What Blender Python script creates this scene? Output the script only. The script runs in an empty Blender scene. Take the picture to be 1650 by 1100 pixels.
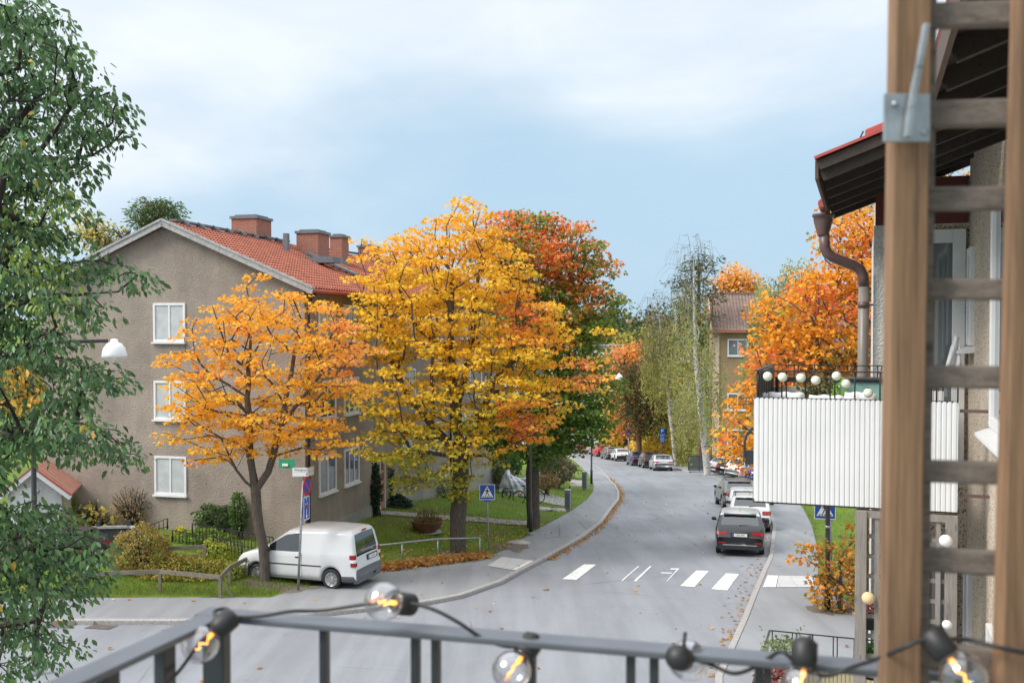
import bpy, math, random
import numpy as np
from mathutils import Vector, Matrix, Euler
S = bpy.context.scene
COL = S.collection
R = math.radians
rnd = random.Random(7)
# ------------------------------------------------------------------ camera
ZC = 8.4
F = 1600.0
PITCH = R(1.3)
CX, CY = 825.0, 532.0 + F*math.tan(PITCH)
cam_d = bpy.data.cameras.new('camera')
cam = bpy.data.objects.new('camera', cam_d); COL.objects.link(cam)
cam.location = (0, 0, ZC)
cam.rotation_euler = (R(90)-PITCH, 0, 0)
cam_d.sensor_width = 36.0
cam_d.lens = F/1650*36
cam_d.shift_y = (CY-550.0)/1650.0
cam_d.clip_start = 0.05
cam_d.clip_end = 4000
cam_d.dof.use_dof = True
cam_d.dof.focus_distance = 34
cam_d.dof.aperture_fstop = 5.6
S.camera = cam

def ray(px, py):
    a, b = (px-CX)/F, -(py-CY)/F
    y = math.cos(PITCH)+b*math.sin(PITCH)
    z = -math.sin(PITCH)+b*math.cos(PITCH)
    return Vector((a/y, 1.0, z/y))
def at(px, py, D):
    return Vector((0, 0, ZC)) + ray(px, py)*D
# ------------------------------------------------------------------ terrain
_ZY = np.array([-40, 5, 20, 31, 38, 50, 74, 88, 118, 150, 200, 260, 600, 1500.])
_ZZ = np.array([-7.5, -7.65, -7.75, -8.05, -8.5, -9.4, -11.15, -12.5, -15.4, -18, -20, -20, 0, 10.])+ZC
def zr(y):
    s = 0.0
    for d in (-3, -1.5, 0, 1.5, 3):
        s += float(np.interp(y+d, _ZY, _ZZ))
    return s/5
def interp(tab, y):
    return float(np.interp(y, [t[0] for t in tab], [t[1] for t in tab]))
# left kerb / right kerb / lawn edges as X(Y)
XL = [(26.6,-9.0),(27.1,-6.0),(28.7,-2.5),(29.5,-1.55),(31.5,-.35),(36,1.24),(41.5,2.98),(47,4.3),(53.5,5.45),(58,6.3),(63,6.85),(68,7.15),(72,7.2),(90,8.1),(110,8.5),(125,8.2),(140,6.5),(160,2.0)]
XR = [(-10,0.5),(5,2.2),(15,3.2),(21.9,4.5),(27,6.3),(36.5,9.5),(45.5,12.0),(53.5,13.8),(60,14.9),(65,15.4),(88,15.2),(100,14.8),(110,14.5),(122,13.5),(140,12.3),(160,9)]
XI = [(29.3,-7.2),(31,-6.2),(33.3,-4.5),(36.2,-.9),(38.5,-.1),(41.5,.55),(45,1.35),(47,1.9),(52.5,3.3),(58,4.4),(63,5.15),(69,5.7),(80,6.2),(110,7.0),(125,6.8),(140,5.2),(160,.5)]
XO = [(-10,30),(24,30),(26,11.5),(27.5,9.75),(32,9.9),(36,11.2),(45.5,13.8),(53,15.6),(60,16.9),(66,17.6),(90,17.6),(110,16.6),(122,15.6),(140,14.4),(160,11)]
def smooth(t):
    t = max(0., min(1., t)); return t*t*(3-2*t)
_xi = np.array(XI)
def zlawn_left(x, y):
    # distance from the pavement edge
    d = 1e9
    P = _xi
    for i in range(len(P)-1):
        ay, ax = P[i]; by, bx = P[i+1]
        t = ((x-ax)*(bx-ax)+(y-ay)*(by-ay))/((bx-ax)**2+(by-ay)**2)
        t = max(0, min(1, t))
        d = min(d, math.hypot(x-ax-t*(bx-ax), y-ay-t*(by-ay)))
    if x < -7.2: d = min(d, abs(y-29.3))
    return zr(y)+0.11+1.0*smooth(d/7.5)
def zlawn_right(x, y):
    return zr(y)+0.11+0.5*smooth((x-interp(XO, y))/9)
def zg(x, y):
    if y > 165: return zr(y)
    if y < 26.6: 
        return zr(y) + (0.1 if x > interp(XR, y) else 0)
    xl, xi_, xr_, xo = interp(XL, y), interp(XI, y), interp(XR, y), interp(XO, y)
    if y < 29.3: xi_ = -1e9
    if x < xi_: return zlawn_left(x, y)
    if x < xl: return zr(y)+0.1
    if x <= xr_: return zr(y)
    if x <= xo: return zr(y)+0.1
    return zlawn_right(x, y)
def gpt(px, py, extra=0.0):
    d = ray(px, py)
    y = 8.0
    while y < 300:
        if ZC+d.z*y <= zg(d.x*y, y)+extra: break
        y += 0.1
    lo, hi = y-0.1, y
    for _ in range(12):
        m = (lo+hi)/2
        if ZC+d.z*m <= zg(d.x*m, m)+extra: hi = m
        else: lo = m
    return Vector((d.x*hi, hi, zg(d.x*hi, hi)))
# ------------------------------------------------------------------ materials
MATS = {}
class NT:
    def __init__(s, name):
        m = bpy.data.materials.new(name); m.use_nodes = True
        s.m = m; s.n = m.node_tree.nodes; s.l = m.node_tree.links
        s.b = s.n['Principled BSDF']
    def new(s, t, **kw):
        n = s.n.new(t)
        for k, v in kw.items():
            if k.startswith('i_'):
                n.inputs[k[2:].replace('_', ' ')].default_value = v
            else: setattr(n, k, v)
        return n
    def co(s, kind='Object'):
        return s.new('ShaderNodeTexCoord').outputs[kind]
    def mapped(s, scale=(1,1,1), rot=(0,0,0), kind='Object'):
        mp = s.new('ShaderNodeMapping'); mp.inputs['Scale'].default_value = scale
        mp.inputs['Rotation'].default_value = rot
        s.l.new(s.co(kind), mp.inputs['Vector']); return mp.outputs['Vector']
    def noise(s, scale, detail=4, rough=.55, vec=None, dist=0):
        n = s.new('ShaderNodeTexNoise'); n.inputs['Scale'].default_value = scale
        n.inputs['Detail'].default_value = detail; n.inputs['Roughness'].default_value = rough
        n.inputs['Distortion'].default_value = dist
        s.l.new(vec if vec is not None else s.co(), n.inputs['Vector']); return n.outputs['Fac']
    def voro(s, scale, vec=None, feature='F1', out='Distance'):
        n = s.new('ShaderNodeTexVoronoi', feature=feature); n.inputs['Scale'].default_value = scale
        s.l.new(vec if vec is not None else s.co(), n.inputs['Vector']); return n.outputs[out]
    def ramp(s, fac, stops, interp='LINEAR'):
        n = s.new('ShaderNodeValToRGB'); n.color_ramp.interpolation = interp
        e = n.color_ramp.elements
        while len(e) < len(stops): e.new(.5)
        for i, (p, c) in enumerate(stops):
            e[i].position = p; e[i].color = (*c, 1) if len(c) == 3 else c
        s.l.new(fac, n.inputs['Fac']); return n.outputs['Color']
    def mix(s, fac, a, b, mode='MIX'):
        n = s.new('ShaderNodeMix', data_type='RGBA', blend_type=mode)
        for sock, v in ((n.inputs[0], fac), (n.inputs[6], a), (n.inputs[7], b)):
            if isinstance(v, (int, float)): sock.default_value = v
            elif isinstance(v, tuple): sock.default_value = (*v, 1) if len(v) == 3 else v
            else: s.l.new(v, sock)
        return n.outputs[2]
    def math(s, op, a, b=0.0, clamp=False):
        n = s.new('ShaderNodeMath', operation=op, use_clamp=clamp)
        for i, v in enumerate((a, b)):
            if isinstance(v, (int, float)): n.inputs[i].default_value = v
            else: s.l.new(v, n.inputs[i])
        return n.outputs[0]
    def color(s, c):
        if isinstance(c, tuple): s.b.inputs['Base Color'].default_value = (*c, 1)
        else: s.l.new(c, s.b.inputs['Base Color'])
    def bump(s, h, strength=.3, dist=.02):
        n = s.new('ShaderNodeBump'); n.inputs['Strength'].default_value = strength
        n.inputs['Distance'].default_value = dist
        s.l.new(h, n.inputs['Height']); s.l.new(n.outputs['Normal'], s.b.inputs['Normal'])
    def set(s, rough=None, metal=None, spec=None, **kw):
        if rough is not None: s.b.inputs['Roughness'].default_value = rough
        if metal is not None: s.b.inputs['Metallic'].default_value = metal
        if spec is not None: s.b.inputs['Specular IOR Level'].default_value = spec
        return s.m
def mul(c, k): return tuple(x*k for x in c)
def plain(name, c, rough=.6, metal=0., spec=.5, var=.12, scale=6.0, coat=0.0):
    if name in MATS: return MATS[name]
    t = NT(name)
    f = t.noise(scale, 5)
    t.color(t.ramp(f, [(.3, mul(c, 1-var)), (.7, tuple(min(1, x*(1+var)) for x in c))]))
    t.set(rough, metal, spec)
    if coat: t.b.inputs['Coat Weight'].default_value = coat; t.b.inputs['Coat Roughness'].default_value = .04
    MATS[name] = t.m; return t.m
def paint(name, c, metal=0.0, rough=.32):
    if name in MATS: return MATS[name]
    t = NT(name)
    f = t.noise(3.0, 6, .6)
    d = t.noise(40, 3)
    z = t.new('ShaderNodeSeparateXYZ'); t.l.new(t.co('Object'), z.inputs[0])
    low = t.ramp(t.math('ADD', z.outputs['Z'], t.math('MULTIPLY', f, .25)), [(.30, (1,1,1)), (.62, (0,0,0))])
    dirt = t.math('MULTIPLY', t.math('MULTIPLY', low, .35), t.math('ADD', d, .3))
    t.color(t.mix(dirt, c, (.16, .145, .12)))
    t.set(rough, metal)
    t.b.inputs['Coat Weight'].default_value = .6; t.b.inputs['Coat Roughness'].default_value = .05
    MATS[name] = t.m; return t.m
def asphalt(name, c, scale=1.0, cracks=True):
    t = NT(name)
    sp = t.noise(220, 2, .7); mid = t.noise(9, 5, .6); big = t.noise(.35, 4, .6)
    st = t.noise(1.2, 6, .6, vec=t.mapped((1.2, .12, 1), (0, 0, R(-17))))
    a = t.ramp(sp, [(.3, mul(c, .72)), (.55, c), (.75, mul(c, 1.45))])
    gr = t.noise(38, 6, .8); a = t.mix(.55, a, t.ramp(gr, [(.36, mul(c, .66)), (.5, c), (.64, mul(c, 1.35))]))
    a = t.mix(.55, a, t.ramp(mid, [(.35, mul(c, .82)), (.65, mul(c, 1.15))]))
    a = t.mix(.5, a, t.ramp(big, [(.35, mul(c, .8)), (.65, mul(c, 1.18))]))
    pv = t.voro(.09, out='Color', vec=t.mapped((1, .55, 1), (0, 0, R(-15))))
    ps = t.new('ShaderNodeSeparateColor'); t.l.new(pv, ps.inputs[0])
    a = t.mix(t.math('MULTIPLY', t.ramp(ps.outputs[0], [(.78, (0,0,0)), (.80, (1,1,1))]), .4), a, mul(c, .80))
    a = t.mix(t.math('MULTIPLY', t.ramp(t.noise(2.6, 3, .5), [(.70, (0,0,0)), (.78, (1,1,1))]), .35), a, mul(c, .62))
    a = t.mix(.4, a, t.ramp(st, [(.4, mul(c, .78)), (.6, mul(c, 1.15))]))
    if cracks:
        v = t.voro(.23, feature='DISTANCE_TO_EDGE', vec=t.mapped((1, .7, 1)))
        w = t.noise(1.5, 5)
        cr = t.ramp(t.math('ADD', v, t.math('MULTIPLY', w, .02)), [(.012, (1,1,1)), (.017, (0,0,0))])
        gate = t.ramp(t.noise(.18, 2), [(.5, (0,0,0)), (.6, (1,1,1))])
        a = t.mix(t.math('MULTIPLY', t.math('MULTIPLY', cr, gate), .6), a, mul(c, .4))
    t.color(a); t.set(.85, spec=.35); t.bump(sp, .35, .006)
    MATS[name] = t.m; return t.m
asphalt('road asphalt', (.235, .246, .27))
asphalt('footpath asphalt', (.25, .26, .275))
def m_grass():
    t = NT('lawn')
    a = t.noise(1.2, 5); b = t.noise(30, 4, .7); c = t.noise(.3, 3)
    x = t.ramp(b, [(.25, (.055, .10, .009)), (.5, (.115, .195, .02)), (.78, (.22, .30, .045))])
    x = t.mix(.45, x, t.ramp(a, [(.35, (.09, .15, .016)), (.65, (.19, .30, .03))]))
    worn = t.ramp(t.math('ADD', c, t.math('MULTIPLY', a, .5)), [(.72, (0,0,0)), (.94, (1,1,1))])
    x = t.mix(t.math('MULTIPLY', worn, .7), x, (.13, .11, .055))
    t.color(x); t.set(.9, spec=.2); t.bump(b, .8, .05)
    MATS['lawn'] = t.m
m_grass()
def m_soil():
    t = NT('soil')
    b = t.noise(25, 5, .7)
    t.color(t.ramp(b, [(.3, (.08, .065, .05)), (.7, (.2, .175, .14))])); t.set(.95); t.bump(b, .6, .03)
    MATS['soil'] = t.m
m_soil()
def m_pavers(name, c, sx, sy):
    t = NT(name)
    br = t.new('ShaderNodeTexBrick')
    br.inputs['Color1'].default_value = (*c, 1); br.inputs['Color2'].default_value = (*mul(c, .82), 1)
    br.inputs['Mortar'].default_value = (*mul(c, .45), 1)
    br.inputs['Scale'].default_value = 1; br.inputs['Mortar Size'].default_value = .012
    br.inputs['Brick Width'].default_value = sx; br.inputs['Row Height'].default_value = sy
    br.offset = 0
    t.l.new(t.mapped((1, 1, 1), (0, 0, R(8))), br.inputs['Vector'])
    n = t.noise(14, 5, .65)
    t.color(t.mix(.5, br.outputs['Color'], t.ramp(n, [(.3, mul(c, .7)), (.7, mul(c, 1.2))])))
    t.set(.85)
    MATS[name] = t.m
m_pavers('concrete pavers', (.36, .345, .33), .35, .35)
m_pavers('crossing slabs', (.50, .50, .50), .5, .5)
m_pavers('white slabs', (.72, .72, .71), .5, .5)
def m_stucco(name, c, sc=1.0, stain=(.2, .17, .14), speck=False):
    t = NT(name)
    a = t.noise(38*sc, 5, .7); b = t.noise(.55, 6, .62); g = t.noise(6*sc, 5, .6)
    v = t.voro(26*sc)
    x = t.ramp(a, [(.28, mul(c, .62)), (.5, c), (.74, mul(c, 1.22))])
    x = t.mix(.55, x, t.ramp(g, [(.36, mul(c, .68)), (.64, mul(c, 1.22))]))
    g2 = t.noise(15*sc, 4, .7); x = t.mix(.4, x, t.ramp(g2, [(.38, mul(c, .62)), (.62, mul(c, 1.25))]))
    x = t.mix(.65, x, t.ramp(b, [(.36, mul(c, .72)), (.62, mul(c, 1.14))]))
    st = t.noise(1.0, 5, .6, vec=t.mapped((2.2, 2.2, .22)))
    x = t.mix(t.math('MULTIPLY', t.ramp(st, [(.5, (0,0,0)), (.75, (1,1,1))]), .35), x, stain)
    if speck:
        w = t.voro(55*sc, out='Color')
        sepn = t.new('ShaderNodeSeparateColor'); t.l.new(w, sepn.inputs[0])
        x = t.mix(t.ramp(sepn.outputs[0], [(.82, (0,0,0)), (.86, (1,1,1))]), x, (.13, .10, .08))
        x = t.mix(t.ramp(sepn.outputs[1], [(.75, (0,0,0)), (.8, (.6,.6,.6))]), x, (.75, .66, .54))
    t.color(x); t.set(.95, spec=.2)
    t.bump(t.math('ADD', t.math('MULTIPLY', v, .8), a), .9, .03)
    MATS[name] = t.m
m_stucco('grey brown stucco', (.36, .305, .26), 1.0, (.20, .17, .14))
m_stucco('light plinth render', (.40, .37, .33), 1.4, (.28, .25, .2))
m_stucco('pebble dash', (.84, .71, .57), 1.5, (.66, .54, .43), True)
m_stucco('tan render', (.36, .26, .15), 1.0, (.3, .22, .14))
m_stucco('white render', (.78, .78, .76), 1.5, (.66, .66, .63))
def m_tile(name, c):
    t = NT(name)
    a = t.noise(4, 5, .6); b = t.noise(60, 3); w = t.voro(3.6, out='Color')
    s = t.new('ShaderNodeSeparateColor'); t.l.new(w, s.inputs[0])
    x = t.ramp(s.outputs[0], [(0, mul(c, .72)), (.5, c), (1, mul(c, 1.28))])
    x = t.mix(.4, x, t.ramp(a, [(.3, mul(c, .6)), (.7, mul(c, 1.2))]))
    x = t.mix(t.math('MULTIPLY', t.ramp(b, [(.6, (0,0,0)), (.75, (1,1,1))]), .3), x, (.12, .10, .08))
    t.color(x); t.set(.8); MATS[name] = t.m
m_tile('clay tiles', (.31, .095, .055)); m_tile('brown tiles', (.26, .18, .15))
def m_brick():
    t = NT('chimney brick')
    br = t.new('ShaderNodeTexBrick')
    br.inputs['Color1'].default_value = (.36, .11, .065, 1); br.inputs['Color2'].default_value = (.25, .075, .05, 1)
    br.inputs['Mortar'].default_value = (.30, .25, .21, 1)
    br.inputs['Scale'].default_value = 1; br.inputs['Mortar Size'].default_value = .012
    br.inputs['Brick Width'].default_value = .25; br.inputs['Row Height'].default_value = .075
    mp = t.new('ShaderNodeSeparateXYZ'); t.l.new(t.co(), mp.inputs[0])
    cb = t.new('ShaderNodeCombineXYZ')
    t.l.new(t.math('ADD', mp.outputs['X'], mp.outputs['Y']), cb.inputs['X']); t.l.new(mp.outputs['Z'], cb.inputs['Y'])
    t.l.new(cb.outputs[0], br.inputs['Vector'])
    n = t.noise(9, 5)
    t.color(t.mix(.35, br.outputs['Color'], t.ramp(n, [(.3, (.2, .06, .04)), (.7, (.42, .17, .11))])))
    t.set(.9); MATS['chimney brick'] = t.m
m_brick()
def m_wood(name, c, dark, axis='Z', sc=1.0, rough=.75):
    t = NT(name)
    s = {'Z': (9*sc, 9*sc, .5*sc), 'X': (.5*sc, 9*sc, 9*sc), 'Y': (9*sc, .5*sc, 9*sc)}[axis]
    a = t.noise(2.2, 6, .65, vec=t.mapped(s), dist=.6)
    b = t.noise(9, 4, .6, vec=t.mapped(s))
    k = t.noise(1.3, 3)
    x = t.ramp(a, [(.34, dark), (.48, c), (.66, tuple(min(1, q*1.5) for q in c))])
    x = t.mix(.4, x, t.ramp(b, [(.4, dark), (.6, c)]))
    x = t.mix(.35, x, t.ramp(k, [(.35, mul(c, .6)), (.7, mul(c, 1.2))]))
    kv = t.voro(5.5*sc, vec=t.mapped({'Z': (1, 1, .28), 'X': (.28, 1, 1), 'Y': (1, .28, 1)}[axis]))
    x = t.mix(t.math('MULTIPLY', t.ramp(kv, [(.05, (1,1,1)), (.16, (0,0,0))]), .8), x, mul(dark, .7))
    ck = t.noise(7, 3, .6, vec=t.mapped(tuple(v*(3 if v > 2 else .35) for v in s)))
    x = t.mix(t.math('MULTIPLY', t.ramp(ck, [(.60, (0,0,0)), (.68, (1,1,1))]), .7), x, mul(dark, .6))
    t.color(x); t.set(rough); t.bump(b, .25, .004)
    MATS[name] = t.m
m_wood('warm pine', (.29, .17, .095), (.075, .042, .026), sc=1.6)
m_wood('weathered rung', (.19, .155, .13), (.06, .048, .04), 'X', sc=3.0)
m_wood('grey lattice wood', (.30, .275, .25), (.15, .135, .12), sc=2)
m_wood('grey rail wood', (.20, .175, .14), (.09, .08, .065), 'X')
m_wood('dark soffit wood', (.045, .033, .027), (.018, .014, .012), 'Y', sc=1.5)
m_wood('orange door wood', (.48, .20, .06), (.28, .11, .035))
m_wood('dark painted boards', (.045, .052, .055), (.025, .03, .032))
def m_bark(name, c, d, birch=False):
    t = NT(name)
    if birch:
        n = t.noise(2.5, 5, .6, vec=t.mapped((1.2, 1.2, 5)))
        t.color(t.ramp(n, [(.36, (.05, .045, .04)), (.46, c), (.7, c)]))
    else:
        n = t.noise(3, 6, .7, vec=t.mapped((9, 9, 1.6)))
        g = t.noise(2, 4)
        x = t.ramp(n, [(.3, d), (.6, c)])
        t.color(t.mix(t.math('MULTIPLY', t.ramp(g, [(.55, (0,0,0)), (.75, (1,1,1))]), .4), x, (.12, .12, .07)))
        t.bump(n, .8, .03)
    t.set(.9, spec=.2); MATS[name] = t.m
m_bark('maple bark', (.135, .11, .09), (.045, .038, .032))
m_bark('dark bark', (.06, .05, .042), (.025, .022, .02))
m_bark('pine bark', (.22, .12, .07), (.09, .05, .035))
m_bark('birch bark', (.55, .53, .50), (.1, .1, .1), True)
def m_leaf(name, trans=.32, rough=.5, spec=.35):
    t = NT(name)
    at_ = t.new('ShaderNodeAttribute', attribute_name='col')
    t.l.new(at_.outputs['Color'], t.b.inputs['Base Color'])
    t.set(rough, spec=spec)
    tr = t.new('ShaderNodeBsdfTranslucent'); t.l.new(at_.outputs['Color'], tr.inputs['Color'])
    mx = t.new('ShaderNodeMixShader'); mx.inputs[0].default_value = trans
    t.l.new(t.b.outputs[0], mx.inputs[1]); t.l.new(tr.outputs[0], mx.inputs[2])
    t.l.new(mx.outputs[0], t.n['Material Output'].inputs['Surface'])
    MATS[name] = t.m
m_leaf('autumn leaf', .5); m_leaf('glossy leaf', .3, .42, .5)
def m_glass(name, c=(.02, .025, .03), rough=.04):
    t = NT(name); t.color(c); t.set(rough, spec=.5); t.b.inputs['IOR'].default_value = 2.1; MATS[name] = t.m
m_glass('car glass', (.018, .022, .025)); m_glass('window glass', (.10, .12, .13), .03)
def m_blind():
    t = NT('pane with pale blind')
    n = t.noise(3, 3)
    t.color(t.ramp(n, [(.3, (.40, .43, .43)), (.7, (.52, .55, .55))])); t.set(.12, spec=.6)
    MATS['pane with pale blind'] = t.m
m_blind()
def m_bulb():
    t = NT('clear bulb glass')
    tr = t.new('ShaderNodeBsdfTransparent'); gl = t.new('ShaderNodeBsdfGlossy'); gl.inputs['Roughness'].default_value = .02
    fr = t.new('ShaderNodeLayerWeight'); fr.inputs['Blend'].default_value = .35
    mx = t.new('ShaderNodeMixShader')
    tr.inputs['Color'].default_value = (.90, .90, .92, 1)
    f = t.math('ADD', t.math('MULTIPLY', fr.outputs['Facing'], .85), .13, True)
    t.l.new(f, mx.inputs[0]); t.l.new(tr.outputs[0], mx.inputs[1]); t.l.new(gl.outputs[0], mx.inputs[2])
    t.l.new(mx.outputs[0], t.n['Material Output'].inputs['Surface']); MATS['clear bulb glass'] = t.m
m_bulb()
def m_emit(name, c, s):
    t = NT(name); t.color(c); t.b.inputs['Emission Color'].default_value = (*c, 1); t.b.inputs['Emission Strength'].default_value = s
    MATS[name] = t.m
m_emit('glowing filament', (1, .36, .05), 2.6)
def m_corr(name, c):
    plain(name, c, .45, var=.04, scale=2)
m_corr('white sheet metal', (.76, .77, .78)); m_corr('beige sheet metal', (.55, .50, .34))
m_corr('charcoal sheet metal', (.035, .038, .042))
plain('white paint', (.70, .70, .70), .4, var=.05); 0
def m_paintline():
    t = NT('road paint')
    a = t.noise(7, 5, .7); b = t.noise(60, 3, .7)
    w_ = t.math('ADD', a, t.math('MULTIPLY', b, .35))
    t.color(t.ramp(w_, [(.50, (.22, .225, .235)), (.60, (.66, .66, .65)), (.8, (.74, .74, .73))])); t.set(.85); MATS['road paint'] = t.m
m_paintline()
plain('top rail sky sheen', (.105, .115, .135), .34, spec=.6, var=.2)  # paler than the balusters: reflected sky is painted into the top rail
plain('black metal', (.022, .022, .024), .42, spec=.5); plain('dark iron', (.02, .022, .022), .6)
plain('rail metal', (.032, .036, .046), .36, spec=.6, var=.2)
plain('galvanised steel', (.36, .39, .41), .45, .6, var=.3, scale=20)
plain('grey cabinet', (.20, .215, .225), .5); plain('grey plastic', (.12, .125, .14), .6)
plain('black plastic', (.02, .02, .021), .5); plain('rubber', (.022, .022, .023), .8)
plain('alloy rim', (.48, .49, .5), .3, .7, var=.05); plain('dark rim', (.07, .07, .075), .35, .5)
plain('red lens', (.28, .008, .012), .15, var=.05); plain('white lens', (.75, .75, .75), .15); plain('plate white', (.75, .75, .73), .5, var=.03)
plain('plate blue', (.02, .07, .35), .5); plain('sign blue', (.012, .075, .36), .4, var=.06); plain('sign red', (.55, .03, .03), .4)
plain('sign white', (.82, .82, .80), .45, var=.04); plain('sign green', (.02, .30, .16), .45); plain('sign black', (.015, .015, .015), .5)
plain('sign yellow', (.75, .5, .02), .5)
plain('red roof metal', (.40, .085, .07), .4, var=.15, scale=3); plain('pale red roof metal', (.50, .26, .20), .5, var=.12)
plain('brown pipe', (.135, .085, .08), .4); plain('taupe pipe', (.22, .195, .175), .4)
plain('dark red boards', (.12, .025, .022), .6); plain('rust bowl', (.17, .08, .045), .7, var=.3)
plain('zinc flashing', (.17, .18, .20), .45, .4); plain('weathered verge', (.33, .33, .33), .7, var=.25, scale=8)
plain('granite kerb', (.33, .315, .30), .85, var=.25, scale=18); plain('drain cover', (.10, .085, .075), .7, var=.3)
plain('rock', (.36, .34, .32), .9, var=.3, scale=5); plain('silver tarp', (.50, .53, .57), .35, .2, var=.1)
plain('lantern cotton', (.72, .73, .60), .9, var=.06); plain('cream lantern', (.72, .55, .33), .9, var=.06); plain('white globe', (.8, .8, .8), .4, var=.03)
plain('white cushion', (.74, .74, .74), .9, var=.05); plain('teal paint', (.22, .40, .36), .6); plain('beige', (.5, .46, .38), .8)
plain('pot white', (.68, .68, .66), .6, var=.06); plain('green frame', (.02, .10, .07), .4); plain('cloth', (.72, .72, .74), .9)
plain('dark interior', (.03, .033, .035), .6); plain('grey render far', (.55, .52, .49), .9); plain('sock pink', (.30, .07, .08), .8)
M = MATS
# ------------------------------------------------------------------ mesh builder
class MB:
    def __init__(s, parent=None):
        s.v, s.f, s.mi, s.sm = [], [], [], []
        s.M = None
        if parent is not None:
            s.M = Matrix.LocRotScale(parent.location, parent.rotation_euler, None).inverted()
    def add(s, vs, fs, mi=0, sm=False):
        o = len(s.v)
        if s.M is not None: vs = [s.M @ Vector(v) for v in vs]
        s.v += [tuple(v) for v in vs]
        for f in fs:
            s.f.append([i+o for i in f]); s.mi.append(mi); s.sm.append(sm)
        return s
    def obox(s, c, ex, ey, ez, mi=0):
        c, ex, ey, ez = Vector(c), Vector(ex), Vector(ey), Vector(ez)
        vs = [c+ex*i+ey*j+ez*k for k in (-.5, .5) for j in (-.5, .5) for i in (-.5, .5)]
        return s.add(vs, [(0,2,3,1), (4,5,7,6), (0,1,5,4), (1,3,7,5), (3,2,6,7), (2,0,4,6)], mi)
    def box(s, x0, x1, y0, y1, z0, z1, mi=0):
        return s.obox(((x0+x1)/2, (y0+y1)/2, (z0+z1)/2), (x1-x0, 0, 0), (0, y1-y0, 0), (0, 0, z1-z0), mi)
    def bar(s, a, b, w, h, mi=0, up=(0, 0, 1)):
        a, b = Vector(a), Vector(b); d = b-a; u = Vector(up)
        sx = d.cross(u)
        if sx.length < 1e-6: sx = d.cross(Vector((0, 1, 0)))
        sx.normalize(); uu = sx.cross(d).normalized()
        return s.obox((a+b)/2, d, sx*w, uu*h, mi)
    def tube(s, pts, r, n=8, mi=0, cap=True, sm=True):
        pts = [Vector(p) for p in pts]
        if not hasattr(r, '__len__'): r = [r]*len(pts)
        vs, fs = [], []
        prev = None
        for i, p in enumerate(pts):
            d = (pts[min(i+1, len(pts)-1)]-pts[max(i-1, 0)])
            if d.length < 1e-9: d = Vector((0, 0, 1))
            d.normalize()
            if prev is None:
                a = d.orthogonal().normalized()
            else:
                a = prev-d*prev.dot(d)
                a = a.normalized() if a.length > 1e-6 else d.orthogonal().normalized()
            prev = a; b = d.cross(a)
            for k in range(n):
                t = 2*math.pi*k/n
                vs.append(p+(a*math.cos(t)+b*math.sin(t))*r[i])
        for i in range(len(pts)-1):
            for k in range(n):
                k2 = (k+1) % n
                fs.append((i*n+k, i*n+k2, (i+1)*n+k2, (i+1)*n+k))
        s.add(vs, fs, mi, sm)
        if cap:
            o = len(s.v)-len(vs)
            s.f.append([o+k for k in reversed(range(n))]); s.mi.append(mi); s.sm.append(False)
            s.f.append([o+(len(pts)-1)*n+k for k in range(n)]); s.mi.append(mi); s.sm.append(False)
        return s
    def lathe(s, prof, c, n=24, axis=(0, 0, 1), mi=0, sm=True):
        c = Vector(c); ax = Vector(axis).normalized(); a = ax.orthogonal().normalized(); b = ax.cross(a)
        vs, fs = [], []
        for (r, z) in prof:
            for k in range(n):
                t = 2*math.pi*k/n
                vs.append(c+ax*z+(a*math.cos(t)+b*math.sin(t))*r)
        for i in range(len(prof)-1):
            for k in range(n):
                k2 = (k+1) % n
                fs.append((i*n+k, i*n+k2, (i+1)*n+k2, (i+1)*n+k))
        return s.add(vs, fs, mi, sm)
    def sphere(s, c, r, n=16, mi=0, sc=(1, 1, 1), rough=0, seed=0):
        c = Vector(c); rr = random.Random(seed)
        vs, fs = [], []
        h = n//2
        for i in range(h+1):
            t = math.pi*i/h
            for k in range(n):
                p = 2*math.pi*k/n
                q = r*(1+(rr.uniform(-rough, rough) if rough else 0))
                vs.append(c+Vector((math.sin(t)*math.cos(p)*q*sc[0], math.sin(t)*math.sin(p)*q*sc[1], math.cos(t)*q*sc[2])))
        for i in range(h):
            for k in range(n):
                k2 = (k+1) % n
                fs.append((i*n+k, (i+1)*n+k, (i+1)*n+k2, i*n+k2))
        return s.add(vs, fs, mi, True)
    def prism(s, poly, o, ux, uy, depth, mi=0):
        # poly 2D in plane (ux,uy) from o; extruded by vector depth
        o, ux, uy, dv = Vector(o), Vector(ux), Vector(uy), Vector(depth)
        a = [o+ux*p[0]+uy*p[1] for p in poly]; n = len(a)
        vs = a+[p+dv for p in a]
        fs = [tuple(range(n)), tuple(range(2*n-1, n-1, -1))]
        fs += [(i, i+n, (i+1) % n+n, (i+1) % n) for i in range(n)]
        return s.add(vs, fs, mi)
    def build(s, name, mats, parent=None, bev=0.0, sm_all=False):
        me = bpy.data.meshes.new(name)
        me.from_pydata(s.v, [], s.f)
        for m in (mats if isinstance(mats, (list, tuple)) else [mats]):
            me.materials.append(M[m] if isinstance(m, str) else m)
        me.polygons.foreach_set('material_index', s.mi)
        me.polygons.foreach_set('use_smooth', [True]*len(s.f) if sm_all else s.sm)
        me.update()
        o = bpy.data.objects.new(name, me); COL.objects.link(o)
        if parent is not None: o.parent = parent
        if bev:
            b = o.modifiers.new('bevel', 'BEVEL'); b.width = bev; b.segments = 2; b.limit_method = 'ANGLE'
        return o
def tag(o, label=None, cat=None, group=None, kind=None):
    if label: o['label'] = label
    if cat: o['category'] = cat
    if group: o['group'] = group
    if kind: o['kind'] = kind
    return o
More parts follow.
